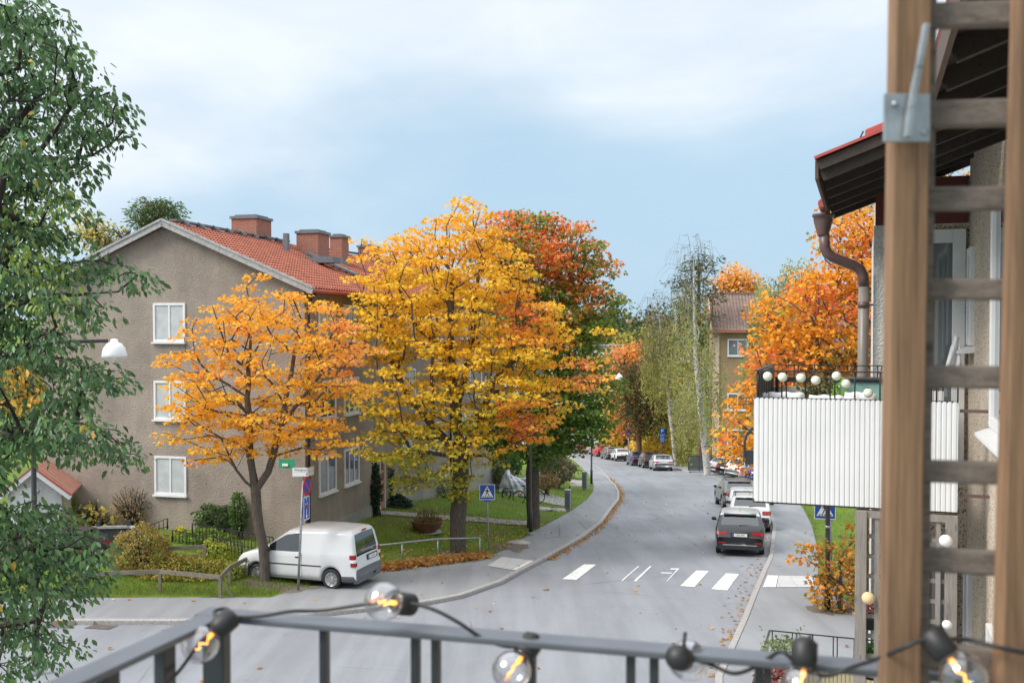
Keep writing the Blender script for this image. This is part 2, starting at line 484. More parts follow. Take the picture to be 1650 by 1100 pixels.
def thing(name, label, cat, loc=(0, 0, 0), rot=(0, 0, 0), group=None):
    o = bpy.data.objects.new(name, None); COL.objects.link(o)
    o.empty_display_size = .3
    o.location = loc; o.rotation_euler = rot
    return tag(o, label, cat, group)
def text_geo(s, size):
    cu = bpy.data.curves.new('t', 'FONT'); cu.body = s; cu.size = size; cu.align_x = 'CENTER'; cu.align_y = 'CENTER'
    ob = bpy.data.objects.new('t', cu); COL.objects.link(ob)
    dg = bpy.context.evaluated_depsgraph_get()
    me = ob.evaluated_get(dg).to_mesh()
    vs = [v.co.copy() for v in me.vertices]; fs = [tuple(p.vertices) for p in me.polygons]
    bpy.data.objects.remove(ob); bpy.data.curves.remove(cu)
    return vs, fs
def put_text(mb, s, size, o, ux, uy, mi=0):
    vs, fs = text_geo(s, size)
    o, ux, uy = Vector(o), Vector(ux), Vector(uy)
    mb.add([o+ux*v.x+uy*v.y for v in vs], fs, mi)
# fast mesh of many identical small faces (leaves, blades)
LEAF = {
 'oval': (np.array([(0,0,0),(.2,.3,.05),(.19,.62,.03),(0,1,-.1),(-.19,.62,.03),(-.2,.3,.05)], float), [(0,1,2,3),(0,3,4,5)]),
 'diamond': (np.array([(0,0,0),(.38,.42,.06),(0,1,-.05),(-.38,.42,.06)], float), [(0,1,2,3)]),
 'maple': (np.array([(0,0,0),(.30,.10,.0),(.26,.30,.04),(.62,.42,-.03),(.27,.60,.03),(0,1,-.08),(-.27,.60,.03),(-.62,.42,-.03),(-.26,.30,.04),(-.30,.10,0)], float), [(0,1,2,3,4,5,6,7,8,9)]),
 'blade': (np.array([(-.04,0,0),(.04,0,0),(0,1,.0)], float), [(0,1,2)]),
 'needle': (np.array([(0,0,0),(.12,.35,.1),(0,1,0),(-.12,.35,-.1)], float), [(0,1,2,3)]),
}
def leaf_mesh(name, P, D, N, size, colr, shape, mat, parent=None):
    """P base points, D direction of the midrib, N leaf normal, size, rgb per leaf"""
    T, faces = LEAF[shape]
    P, D, N = np.asarray(P, float), np.asarray(D, float), np.asarray(N, float)
    if parent is not None: P = P-np.array(parent.location)
    D = D/np.linalg.norm(D, axis=1, keepdims=True)
    X = np.cross(D, N); X /= np.maximum(np.linalg.norm(X, axis=1, keepdims=True), 1e-9)
    Z = np.cross(X, D)
    size = np.asarray(size, float).reshape(-1, 1, 1)
    V = P[:, None, :]+size*(T[None, :, 0, None]*X[:, None]+T[None, :, 1, None]*D[:, None]+T[None, :, 2, None]*Z[:, None])
    n, k = len(P), len(T)
    me = bpy.data.meshes.new(name)
    me.vertices.add(n*k); me.vertices.foreach_set('co', V.reshape(-1).astype(np.float32))
    loops = np.concatenate([np.array(f) for f in faces]); lens = np.array([len(f) for f in faces])
    L = (np.arange(n)[:, None]*k+loops[None]).reshape(-1)
    tot = np.tile(lens, n); st = np.concatenate([[0], np.cumsum(tot)[:-1]])
    me.loops.add(len(L)); me.loops.foreach_set('vertex_index', L.astype(np.int32))
    me.polygons.add(len(tot)); me.polygons.foreach_set('loop_start', st.astype(np.int32)); me.polygons.foreach_set('loop_total', tot.astype(np.int32))
    a = me.attributes.new('col', 'FLOAT_COLOR', 'POINT')
    C4 = np.ones((n, k, 4), np.float32); C4[:, :, :3] = np.asarray(colr, np.float32)[:, None, :]
    a.data.foreach_set('color', C4.reshape(-1))
    me.materials.append(M[mat]); me.update(calc_edges=True); me.validate()
    o = bpy.data.objects.new(name, me); COL.objects.link(o)
    if parent is not None: o.parent = parent
    return o
# ------------------------------------------------------------------ world and sun
SUN_EL, SUN_AZ = R(43), R(250)      # azimuth clockwise from +Y (the view direction)
w = bpy.data.worlds.new('World'); S.world = w; w.use_nodes = True
wn, wl = w.node_tree.nodes, w.node_tree.links
bg = wn['Background']
def wnew(t, **kw):
    n = wn.new(t)
    for k, v in kw.items(): setattr(n, k, v)
    return n
sky = wnew('ShaderNodeTexSky', sky_type='NISHITA', sun_disc=False)
sky.sun_elevation = SUN_EL; sky.sun_rotation = SUN_AZ; sky.altitude = 50; sky.air_density = 1.0; sky.dust_density = 1.5; sky.ozone_density = 1.5
tc = wnew('ShaderNodeTexCoord')
mp = wnew('ShaderNodeMapping'); mp.inputs['Scale'].default_value = (1.0, 1.0, 2.6); mp.inputs['Rotation'].default_value = (0, R(24), R(8)); mp.inputs['Location'].default_value = (.55, .2, .30)
wl.new(tc.outputs['Generated'], mp.inputs['Vector'])
def wnoise(sc, det, ro, dist=0):
    n = wnew('ShaderNodeTexNoise'); n.inputs['Scale'].default_value = sc; n.inputs['Detail'].default_value = det; n.inputs['Roughness'].default_value = ro; n.inputs['Distortion'].default_value = dist
    wl.new(mp.outputs['Vector'], n.inputs['Vector']); return n.outputs['Fac']
def wramp(f, stops):
    n = wnew('ShaderNodeValToRGB'); n.color_ramp.interpolation = 'EASE'
    e = n.color_ramp.elements
    while len(e) < len(stops): e.new(.5)
    for i, (p, c) in enumerate(stops): e[i].position = p; e[i].color = (c, c, c, 1) if not hasattr(c, '__len__') else (*c, 1)
    wl.new(f, n.inputs[0]); return n.outputs[0]
def wmix(f, a, b):
    n = wnew('ShaderNodeMix', data_type='RGBA')
    for s_, v in ((n.inputs[0], f), (n.inputs[6], a), (n.inputs[7], b)):
        if isinstance(v, (int, float)): s_.default_value = v
        elif isinstance(v, tuple): s_.default_value = (*v, 1)
        else: wl.new(v, s_)
    return n.outputs[2]
SKYK = .074
n1 = wnoise(2.1, 5, .5, .25); n2 = wnoise(4.5, 5, .55, .3)
vd = wnew('ShaderNodeVectorMath', operation='DOT_PRODUCT'); vd.inputs[1].default_value = (-.42, 0, 2.1); wl.new(tc.outputs['Generated'], vd.inputs[0])
def wmath(op, a, b):
    n = wnew('ShaderNodeMath', operation=op)
    for i, v in enumerate((a, b)):
        if isinstance(v, (int, float)): n.inputs[i].default_value = v
        else: wl.new(v, n.inputs[i])
    return n.outputs[0]
lift = wmath('ADD', vd.outputs['Value'], wmath('MULTIPLY', wmath('SUBTRACT', n1, .5), 1.5))
veil = wmix(.88, sky.outputs[0], (3.6, 5.4, 6.95))       # thin high cloud over the blue
cl = wmix(wramp(n2, [(.3, 0.0), (.75, 1.0)]), (6.3, 7.0, 7.8), (7.5, 8.0, 8.5))
dens = wramp(lift, [(.16, .16), (.74, 1.0)])
skyc = wmix(dens, veil, cl)
sz = wnew('ShaderNodeSeparateXYZ'); wl.new(tc.outputs['Generated'], sz.inputs[0])
gain = wramp(sz.outputs['Z'], [(.36, 0.0), (.80, 1.0)])        # the overcast is brightest towards the zenith
skyc = wmix(gain, skyc, (13.5, 14.0, 14.6))
wl.new(skyc, bg.inputs['Color']); bg.inputs['Strength'].default_value = SKYK
sd = bpy.data.lights.new('sun', 'SUN'); sd.energy = 2.0; sd.angle = R(26); sd.color = (1, .95, .87)
so = bpy.data.objects.new('sun', sd); COL.objects.link(so)
dirv = Vector((math.sin(SUN_AZ)*math.cos(SUN_EL), math.cos(SUN_AZ)*math.cos(SUN_EL), math.sin(SUN_EL)))
so.rotation_euler = dirv.to_track_quat('Z', 'Y').to_euler()
S.view_settings.view_transform = 'Standard'; S.view_settings.look = 'None'
S.view_settings.exposure = 0.80; S.view_settings.gamma = 1.0
S.cycles.max_bounces = 6; S.cycles.transparent_max_bounces = 12; S.cycles.use_denoising = True
# ================================================================== ground, road, pavements
def strip(name, rows, nx, zf, mat, kind='structure', skirt=.25):
    vs, fs = [], []
    k = nx+1
    for (y, x0, x1) in rows:
        for i in range(k):
            x = x0+(x1-x0)*i/nx
            vs.append((x, y, zf(x, y)))
    for r in range(len(rows)-1):
        for i in range(nx):
            fs.append((r*k+i, r*k+i+1, (r+1)*k+i+1, (r+1)*k+i))
    mb = MB(); mb.add(vs, fs, 0, True)
    # short skirt all round so that no gap shows at the edges
    ring = [i for i in range(k)]+[r*k+k-1 for r in range(1, len(rows))]+[(len(rows)-1)*k+i for i in range(k-2, -1, -1)]+[r*k for r in range(len(rows)-2, 0, -1)]
    pts = [vs[i] for i in ring]; n = len(pts)
    mb.add(pts+[(p[0], p[1], p[2]-skirt) for p in pts], [(i, i+n, (i+1) % n+n, (i+1) % n) for i in range(n)])
    return tag(mb.build(name, mat), kind=kind)
def fr(a, b, s):
    n = max(1, int(round((b-a)/s))); return [a+(b-a)*i/n for i in range(n+1)]
# base terrain reaching the horizon, dipping under the built-up strips
def base_z(x, y):
    z = zr(y)-.45
    if y > 175 or abs(x) > 62: z += .4
    if y > 240: z += 6*math.sin(x*.011+1)*smooth((y-240)/200)
    return z
ys = fr(-40, 160, 5)+fr(166, 260, 8)+fr(280, 600, 20)+[700, 900, 1200, 1500]
vs, fs = [], []
xs = sorted(set(fr(-900, -100, 50)+fr(-100, 100, 8)+fr(100, 900, 50)))
for y in ys:
    for x in xs: vs.append((x, y, base_z(x, y)))
k = len(xs)
for r in range(len(ys)-1):
    for i in range(k-1): fs.append((r*k+i, r*k+i+1, (r+1)*k+i+1, (r+1)*k+i))
tag(MB().add(vs, fs, 0, True).build('terrain', 'lawn'), kind='structure')

rows = [(y, -60, interp(XR, y)) for y in fr(-10, 26.6, 1.0)]+[(y, interp(XL, y)+.05, interp(XR, y)) for y in [26.61]+fr(27.1, 36, .4)+fr(37, 160, 1)]
strip('road', rows, 24, lambda x, y: zr(y), 'road asphalt')
rows = [(y, -60, interp(XL, y)-.12) for y in [26.75]+fr(27.1, 29.3, .3)]
rows2 = [(y, interp(XI, y), interp(XL, y)-.12) for y in fr(29.3, 36, .4)+fr(37, 158, 1)]
strip('pavement', rows, 12, lambda x, y: zr(y)+.1, 'footpath asphalt')
strip('pavement', rows2, 4, lambda x, y: zr(y)+.1, 'footpath asphalt')
strip('pavement', [(y, interp(XR, y)+.14, interp(XO, y)) for y in fr(-10, 63, 1)], 5, lambda x, y: zr(y)+.1, 'footpath asphalt')
strip('pavement', [(y, interp(XR, y)+.14, interp(XO, y)) for y in fr(85, 158, 1)], 3, lambda x, y: zr(y)+.1, 'footpath asphalt')
strip('parking_area', [(y, interp(XR, y)+.02, 34) for y in fr(63, 85, 1)], 10, lambda x, y: zr(y)+.02, 'footpath asphalt')
rl = []
for y in fr(29.3, 60, .6)+fr(61, 158, 1.5): rl.append((y, -60, interp(XI, y)))
def lawn_strip(name, rows, f, mat):
    # denser near the pavement edge
    mb = MB(); vs, fs = [], []; n = 34
    for (y, x0, x1) in rows:
        for i in range(n+1):
            t = i/n; t = 1-(1-t)**2.4 if x1 > x0 else t
            x = x0+(x1-x0)*t
            vs.append((x, y, f(x, y)+.012*math.sin(x*7+y*3)+.01*math.sin(y*11-x*5)))
    for r in range(len(rows)-1):
        for i in range(n): fs.append((r*(n+1)+i, r*(n+1)+i+1, (r+1)*(n+1)+i+1, (r+1)*(n+1)+i))
    mb.add(vs, fs, 0, True)
    return tag(mb.build(name, mat), kind='structure')
lawn_strip('lawn', rl, zlawn_left, 'lawn')
def zlr(x, y):
    z = zlawn_right(x, y)
    return z-.35*smooth((y-60)/3)*smooth((89-y)/3)
strip('lawn', [(y, interp(XO, y), 62) for y in fr(24, 158, 1.2)], 24, lambda x, y: (zlr(x, y) if not (62 < y < 86) else zr(y)-.2), 'lawn')
# kerbs
def kerb(pts, w=.16, h=.125):
    mb = MB(); vs, fs = [], []
    for i, (x, y) in enumerate(pts):
        a = pts[max(0, i-1)]; b = pts[min(len(pts)-1, i+1)]
        d = Vector((b[0]-a[0], b[1]-a[1])).normalized(); nrm = Vector((-d.y, d.x))
        z = zr(y)
        for (o, zz) in ((0, -.1), (0, h-.02), (.02, h), (w, h), (w, 0)):
            vs.append((x+nrm.x*o, y+nrm.y*o, z+zz))
    for i in range(len(pts)-1):
        for j in range(4): fs.append((i*5+j, (i+1)*5+j, (i+1)*5+j+1, i*5+j+1))
    mb.add(vs, fs); return tag(mb.build('kerb', 'granite kerb'), kind='structure')
pl = [(-60, 26.6), (-12, 26.6)]+[(interp(XL, y), y) for y in [26.6]+fr(27.1, 36, .5)+fr(37, 158, 1)]
kerb(pl)
kerb([(interp(XR, y), y) for y in reversed(fr(85, 158, 1))])
kerb([(interp(XR, y), y) for y in reversed(fr(-10, 63, 1))])
# flat sheets laid on the ground through measured corner points
def sheet(name, quads, mat, up=.012, kind='structure', sub=6):
    mb = MB()
    for q in quads:
        P = [gpt(*p) for p in q]
        vs, fs = [], []
        for j in range(sub+1):
            for i in range(sub+1):
                u, v = i/sub, j/sub
                p = (P[0]*(1-u)+P[1]*u)*(1-v)+(P[3]*(1-u)+P[2]*u)*v
                vs.append((p.x, p.y, zg(p.x, p.y)+up))
        for j in range(sub):
            for i in range(sub): a = j*(sub+1)+i; fs.append((a, a+1, a+sub+2, a+sub+1))
        mb.add(vs, fs)
    return tag(mb.build(name, mat), kind=kind)
def poly_noise(q, n, amt): return q
for q in ([(906,933),(929,934),(961,909.5),(941,909)], [(1096,944),(1119,945.5),(1142,920),(1122,919)], [(1146,949),(1172,951),(1191,925),(1170,923.5)]):
    sheet('crosswalk_marking', [q], 'road paint')
sheet('crosswalk_marking', [[(1001,935.5),(1003,936),(1030,912.5),(1028,912)]], 'road paint')
sheet('crosswalk_marking', [[(1021,936),(1025,937),(1050,912.5),(1047,912)], [(1064,923.5),(1082,924),(1083,922.5),(1066,922)], [(1074,936),(1075.5,936),(1094,916.5),(1092,916)], [(1080,917.5),(1094,917.5),(1094.5,915.8),(1081,915.5)]], 'road paint')
sheet('tactile_paving', [[(784,911.5),(823,918),(852,902.5),(809,897)]], 'crossing slabs', .014)
sheet('tactile_paving', [[(824,918.2),(840,920.5),(867,905),(853,902.7)]], 'white slabs', .016)
sheet('tactile_paving', [[(1229,946),(1250,946),(1254,927.5),(1237,927)]], 'white slabs', .016)
sheet('tactile_paving', [[(1251,946),(1312,946),(1309,928),(1255,927.5)]], 'crossing slabs', .014)
sheet('paved_path', [[(606,829),(700,836.5),(700,829.5),(608,823.5)], [(700,836.5),(780,841.5),(780,834),(700,829.5)], [(780,841.5),(862,847),(868,840),(780,834)]], 'concrete pavers', .03)
sheet('paved_path', [[(748,770),(800,783),(812,770),(762,758)], [(800,783),(862,806),(872,791),(812,770)], [(862,806),(912,816),(918,805),(872,791)]], 'concrete pavers', .03)
sheet('paved_path', [[(918,778),(944,781),(942,774.5),(922,773)]], 'concrete pavers', .03)
def blob_patch(px, py, rx, ry, seed, mat='soil'):
    g = gpt(px, py); r_ = random.Random(seed); n = 40; vs = [(g.x, g.y, zg(g.x, g.y)+.03)]; fs = []
    ph = [r_.uniform(0, 6.28) for _ in range(5)]
    for ring in (.5, 1.0):
        for k in range(n):
            a = 2*math.pi*k/n; q = ring*(1+sum(.13*math.sin((j+2)*a+ph[j]) for j in range(5)))+(r_.uniform(-.05, .05) if ring == 1 else 0)
            x, y = g.x+math.cos(a)*rx*q, g.y+math.sin(a)*ry*q
            vs.append((x, y, zg(x, y)+(.025 if ring < 1 else -.005)))
    for k in range(n):
        k2 = (k+1) % n; fs += [(0, 1+k, 1+k2), (1+k, 1+n+k, 1+n+k2, 1+k2)]
    return tag(MB().add(vs, fs, 0, True).build('worn_soil', mat), kind='structure')
blob_patch(824, 881, .75, 1.3, 1); blob_patch(468, 948, .75, .5, 2); blob_patch(1328, 980, .45, .8, 3); blob_patch(425, 940, .6, .5, 4); blob_patch(738, 890, .8, .5, 5)
sheet('drain_cover', [[(70,1011),(112,1012),(122,1001.5),(78,1000)], [(135,1012),(175,1014),(191,1007.5),(152,1006)]], 'drain cover', .012)
sheet('road_patch', [[(600,1030),(900,1050),(880,1020),(640,1008)], [(1105,815),(1127,815),(1127,813),(1105,813)]], 'footpath asphalt', .005) if False else None

# ================================================================== shared building pieces
def window(parent, o, ux, un, w, h, name='window', mull=1, glass='pane with pale blind', fr_w=.085, deep=.05, sill=True, label=None):
    """o: lower left corner on the wall, ux along the wall, un outward normal"""
    o, ux, un, uz = Vector(o), Vector(ux).normalized(), Vector(un).normalized(), Vector((0, 0, 1))
    f = MB()
    def bx(mb, x0, x1, z0, z1, d0, d1):
        mb.obox(o+ux*(x0+x1)/2+uz*(z0+z1)/2+un*(d0+d1)/2, ux*(x1-x0), un*(d1-d0), uz*(z1-z0))
    bx(f, 0, fr_w, 0, h, -.12, deep); bx(f, w-fr_w, w, 0, h, -.12, deep)
    bx(f, fr_w, w-fr_w, 0, fr_w, -.12, deep-.003); bx(f, fr_w, w-fr_w, h-fr_w, h, -.12, deep-.003)
    for i in range(mull):
        x = w*(i+1)/(mull+1); bx(f, x-.035, x+.035, fr_w, h-fr_w, -.05, deep-.012)
    fo = f.build(name, 'white paint', parent, bev=.008)
    if label: fo['label'] = label
    p = MB(); bx(p, fr_w*.6, w-fr_w*.6, fr_w*.6, h-fr_w*.6, -.02, .012)
    p.build('pane', glass, fo)
    if sill:
        s = MB(); bx(s, -.04, w+.04, -.06, -.003, -.02, deep+.07); s.build('sill', 'white paint', fo)
    return fo
def tile_roof(mb, o, u, v, Lu, Lv, tu=.22, tv=.34, amp=.03):
    o, u, v = Vector(o), Vector(u).normalized(), Vector(v).normalized(); n = u.cross(v)
    if n.z < 0: n = -n
    nu = int(Lu/tu*5); nr = int(Lv/tv)+1
    for r in range(nr):
        v0, v1 = r*tv, min(Lv, (r+1)*tv+.05)
        vs, fs = [], []
        for j, (vv, lift) in enumerate(((v0, .0), (v1, .045), (v1, .015))):
            for i in range(nu+1):
                ph = (i % 5)/5
                z = amp*(math.sin(ph*2*math.pi)+.35*math.sin(ph*4*math.pi+.6))
                vs.append(o+u*(Lu*i/nu)+v*vv+n*(z+lift))
        for j in range(2):
            for i in range(nu): a = j*(nu+1)+i; fs.append((a, a+1, a+nu+2, a+nu+1))
        mb.add(vs, fs)
def shell(mb, poly, z0, z1, mi=0, close=True):
    n = len(poly)
    vs = [(p[0], p[1], z0) for p in poly]+[(p[0], p[1], z1) for p in poly]
    mb.add(vs, [(i, (i+1) % n, (i+1) % n+n, i+n) for i in range(n if close else n-1)], mi)
# ================================================================== grey-brown apartment building
CB = Vector((-7.31, 34.99))
TH = R(14.07)
bld = thing('apartment_building', 'grey brown stuccoed apartment building with red tiled roof and brick chimneys', 'building', (CB.x, CB.y, 0), (0, 0, -TH))
Zr = lambda z: z+ZC
EAVE, RIDGE = Zr(1.55), Zr(3.85)
W1 = 10.8
A6 = R(6)
d2 = Vector((math.sin(A6), math.cos(A6), 0)); p2 = Vector((math.cos(A6), -math.sin(A6), 0))
o2 = Vector((-.70, 9.63, 0))
L2 = 17.0
foot = [(-W1, 0), (0, 0), (0, 6.2), (o2.x, o2.y)]
e2 = o2+d2*L2
foot += [(e2.x, e2.y), tuple((e2-p2*W1)[:2]), tuple((o2-p2*W1)[:2]), (-W1, 7)]
mb = MB()
shell(mb, foot, Zr(-9.5), EAVE)
mb.add([(-W1, 0, EAVE), (0, 0, EAVE), (-W1/2, 0, RIDGE-.02)], [(0, 1, 2)])
wall = mb.build('wall', 'grey brown stucco', bld)
a, b = e2, e2-p2*W1
mb = MB(); mb.add([(a.x, a.y, EAVE), (b.x, b.y, EAVE), tuple(((a+b)/2)[:2])+(RIDGE,)], [(0, 1, 2)]); mb.build('gable', 'grey brown stucco', bld)
# plinth, 3 cm proud
mb = MB()
mb.box(.0, .035, .0, 6.22, Zr(-9.5), Zr(-7.2)); 
mb.obox(o2+d2*(L2/2)+p2*.02+Vector((0, 0, Zr(-8.9))), p2*.05, d2*L2, Vector((0, 0, 2.3)))
mb.build('plinth', 'light plinth render', bld)
# roofs
sl = math.hypot(W1/2+.45, (RIDGE-EAVE)*(W1/2+.45)/(W1/2)); pz = (RIDGE-EAVE)/(W1/2)
vdir = Vector((1, 0, -pz)).normalized(); vdirL = Vector((-1, 0, -pz)).normalized()
r1 = MB()
tile_roof(r1, (-W1/2, -.30, RIDGE+.10), (0, 1, 0), vdir, 10.2, sl)
roof1 = r1.build('roof', 'clay tiles', bld)
rb = MB()
for sgn in (1, -1):
    x = -W1/2+sgn*(W1/2+.45); z = RIDGE-pz*(W1/2+.45)
    rb.add([(-W1/2, -.33, RIDGE+.05), (x, -.33, z+.05), (x, 9.9, z+.05), (-W1/2, 9.9, RIDGE+.05)], [(0, 1, 2, 3)])
tile_roof(rb, (-W1/2, -.30, RIDGE+.10), (0, 1, 0), vdirL, 10.2, sl)
rb.build('roof', 'clay tiles', bld)
# second roof turned with the second section
q0 = o2-p2*(W1/2)-d2*3.0
r2 = MB()
v2 = (p2-Vector((0, 0, pz))).normalized(); v2L = (-p2-Vector((0, 0, pz))).normalized()
tile_roof(r2, (q0.x, q0.y, RIDGE+.12), d2, v2, L2+3.4, sl)
tile_roof(r2, (q0.x, q0.y, RIDGE+.12), d2, v2L, L2+3.4, sl)
r2.build('roof', 'clay tiles', bld)
# zinc ridge capping with saddle clips
mb = MB()
mb.bar((-W1/2, .3, RIDGE+.2), (-W1/2, 9.4, RIDGE+.2), .30, .07)
for i in range(8): mb.bar((-W1/2+.06, .8+i*1.05, RIDGE+.18), (-W1/2+.36, .8+i*1.05, RIDGE+.02), .22, .05, up=(0, 1, 0))
a = q0+d2*6.5; b = q0+d2*(L2+3)
mb.bar((a.x, a.y, RIDGE+.24), (b.x, b.y, RIDGE+.24), .30, .07)
mb.build('ridge_capping', 'zinc flashing', bld)
# verge boards on the gable
mb = MB()
for sgn in (1, -1):
    x = -W1/2+sgn*(W1/2+.5); z = RIDGE-pz*(W1/2+.5)
    mb.bar((-W1/2, -.35, RIDGE+.03), (x, -.35, z+.03), .10, .24)
    mb.bar((-W1/2, -.41, RIDGE+.15), (x, -.41, z+.15), .05, .08)
mb.build('verge_board', 'weathered verge', bld)
mb = MB()
mb.tube([(.45, -.3, EAVE-.17), (.45, 9.2, EAVE-.17)], .075, 8)
ga, gb = o2+p2*.47-d2*2.6, o2+p2*.47+d2*(L2+.3)
mb.tube([(ga.x, ga.y, EAVE-.18), (gb.x, gb.y, EAVE-.18)], .075, 8)
mb.build('gutter', 'red roof metal', bld)
mb = MB()
mb.add([(.02, -.3, EAVE-.05), (.42, -.3, EAVE-.2), (.42, 9.2, EAVE-.2), (.02, 9.2, EAVE-.05)], [(0, 1, 2, 3)])
mb.build('soffit', 'dark soffit wood', bld)
mb = MB(); mb.tube([(.40, .1, EAVE-.2), (.12, .08, EAVE-.6), (.10, .08, Zr(-8))], .055, 10); mb.build('downpipe', 'dark bark', bld)
mb = MB(); q = o2+p2*.1+d2*7.0; mb.tube([(q.x, q.y, EAVE-.2), (q.x, q.y, Zr(-8.6))], .055, 10); mb.build('downpipe', 'dark bark', bld)
# chimneys
def chimney(cx, cy, w, d, z0, z1):
    m = MB(); m.box(cx-w/2, cx+w/2, cy-d/2, cy+d/2, z0, z1); c = m.build('chimney', 'chimney brick', roof1)
    m = MB(); m.box(cx-w/2-.06, cx+w/2+.06, cy-d/2-.06, cy+d/2+.06, z1-.02, z1+.09); m.box(cx-w/2+.1, cx+w/2-.1, cy-d/2+.1, cy+d/2-.1, z1+.09, z1+.16)
    m.build('chimney_cap', 'zinc flashing', c) if False else m.build('cap', 'zinc flashing', roof1)
    m = MB(); m.box(cx-w/2-.08, cx+w/2+.08, cy-d/2-.08, cy+d/2+.08, z0, RIDGE-abs(cx+W1/2)*pz+.12); m.build('flashing', 'zinc flashing', roof1)
for (px0, px1, ptop, lx) in ((376, 437, 354, -6.0), (479, 531, 377, -3.9), (533, 562, 383, -4.2), (577, 612, 399, -4.8)):
    pc = (px0+px1)/2; kx = (pc-825)/1600
    # solve the depth along the roof from the pixel column
    t = 0.0
    for _ in range(200):
        X = CB.x+lx*math.cos(TH)+t*math.sin(TH); Y = CB.y-lx*math.sin(TH)+t*math.cos(TH)
        t += (kx-X/Y)*60
    Y = CB.y-lx*math.sin(TH)+t*math.cos(TH)
    wdt = (px1-px0)/1600*Y
    z1 = at(pc, ptop, Y).z
    chimney(lx, t, wdt*.72, max(.8, wdt*.8), RIDGE-abs(lx+W1/2)*pz-.4, z1)
mb = MB(); mb.box(-4.05, -3.85, 6.35, 6.55, RIDGE-.8, RIDGE+.25); mb.box(-3.2, -1.9, 6.6, 7.4, RIDGE-1.0, RIDGE-.75); mb.build('roof_vent', 'zinc flashing', roof1)
mb = MB(); mb.obox((-2.6, 8.0, RIDGE-.93+.0), Vector((2.4, 0, -2.4*pz)), (0, .35, 0), (0, 0, .10)); mb.build('flashing', 'zinc flashing', roof1)
# windows
for zs in (-.43, -3.27, -6.03):
    window(bld, (-6.02, 0, Zr(zs)), (1, 0, 0), (0, -1, 0), 1.32, 1.42)
    window(bld, (0, 1.1, Zr(zs)), (0, 1, 0), (1, 0, 0), 1.5, 1.42, glass='window glass' if zs < -3 else 'pane with pale blind')
    window(bld, (0, 3.35, Zr(zs)), (0, 1, 0), (1, 0, 0), 1.45, 1.42, mull=2, glass='window glass')
    for yy in (1.6, 4.6, 8.4, 11.4, 14.2):
        q = o2+d2*yy
        window(bld, (q.x, q.y, Zr(zs)), d2, p2, 1.4, 1.45, mull=1, glass='window glass' if yy in (4.6, 11.4) else 'pane with pale blind')
q = o2+d2*6.4; window(bld, (q.x, q.y, Zr(-7.6)), d2, p2, .9, .75)
# entrance door in the short linking wall
wa, wb = Vector((0, 6.2, 0)), o2.copy(); wd = (wb-wa).normalized(); wn_ = Vector((wd.y, -wd.x, 0))
db = gpt(607, 829); zd = db.z
q = wa+wd*1.5
mb = MB()
uz = Vector((0, 0, 1))
def bxx(mb, o, ux, un, x0, x1, z0, z1, d0, d1, mi=0):
    mb.obox(Vector(o)+ux*(x0+x1)/2+uz*(z0+z1)/2+un*(d0+d1)/2, ux*(x1-x0), un*(d1-d0), uz*(z1-z0), mi)
o_ = Vector((q.x, q.y, zd))
for (x0, x1, z0, z1) in ((0, .12, 0, 2.15), (.93, 1.05, 0, 2.15), (.12, .93, 0, .25), (.12, .93, 2.03, 2.15), (.12, .93, .62, .72), (.12, .93, 1.08, 1.18), (.12, .93, 1.54, 1.64)):
    bxx(mb, o_, wd, wn_, x0, x1, z0, z1, .0, .07)
door = mb.build('door', 'orange door wood', bld)
mb = MB(); bxx(mb, o_, wd, wn_, .1, .95, .2, 2.1, .0, .03); mb.build('pane', 'window glass', door)
mb = MB(); mb.tube([o_+wd*.16+wn_*.11+uz*.95, o_+wd*.16+wn_*.11+uz*1.2], .015, 6); mb.build('handle', 'galvanised steel', door)
mb = MB(); bxx(mb, o_, wd, wn_, -.16, -.02, -.1, 2.4, -.05, .1); bxx(mb, o_, wd, wn_, 1.07, 1.2, -.1, 2.4, -.05, .1); bxx(mb, o_, wd, wn_, -.02, 1.07, 2.17, 2.4, -.05, .1); mb.build('door_surround', 'grey render far', bld)
# number plate like green sign on the facade corner
gs = thing('wall_sign', 'small green sign beside the brown downpipe on the stuccoed wall', 'sign', at(462, 747, 34.6))
mb = MB(gs); p = at(462, 747, 34.6); uxl = Vector((math.cos(TH), -math.sin(TH), 0))
mb.obox(p, uxl*.6, Vector((0, .03, 0)), Vector((0, 0, .32))); mb.build('plate', 'sign green', gs)
mb = MB(gs); mb.obox(p-Vector((.05, .03, .03)), uxl*.22, Vector((0, .02, 0)), Vector((0, 0, .09))); mb.build('stripe', 'sign white', gs)
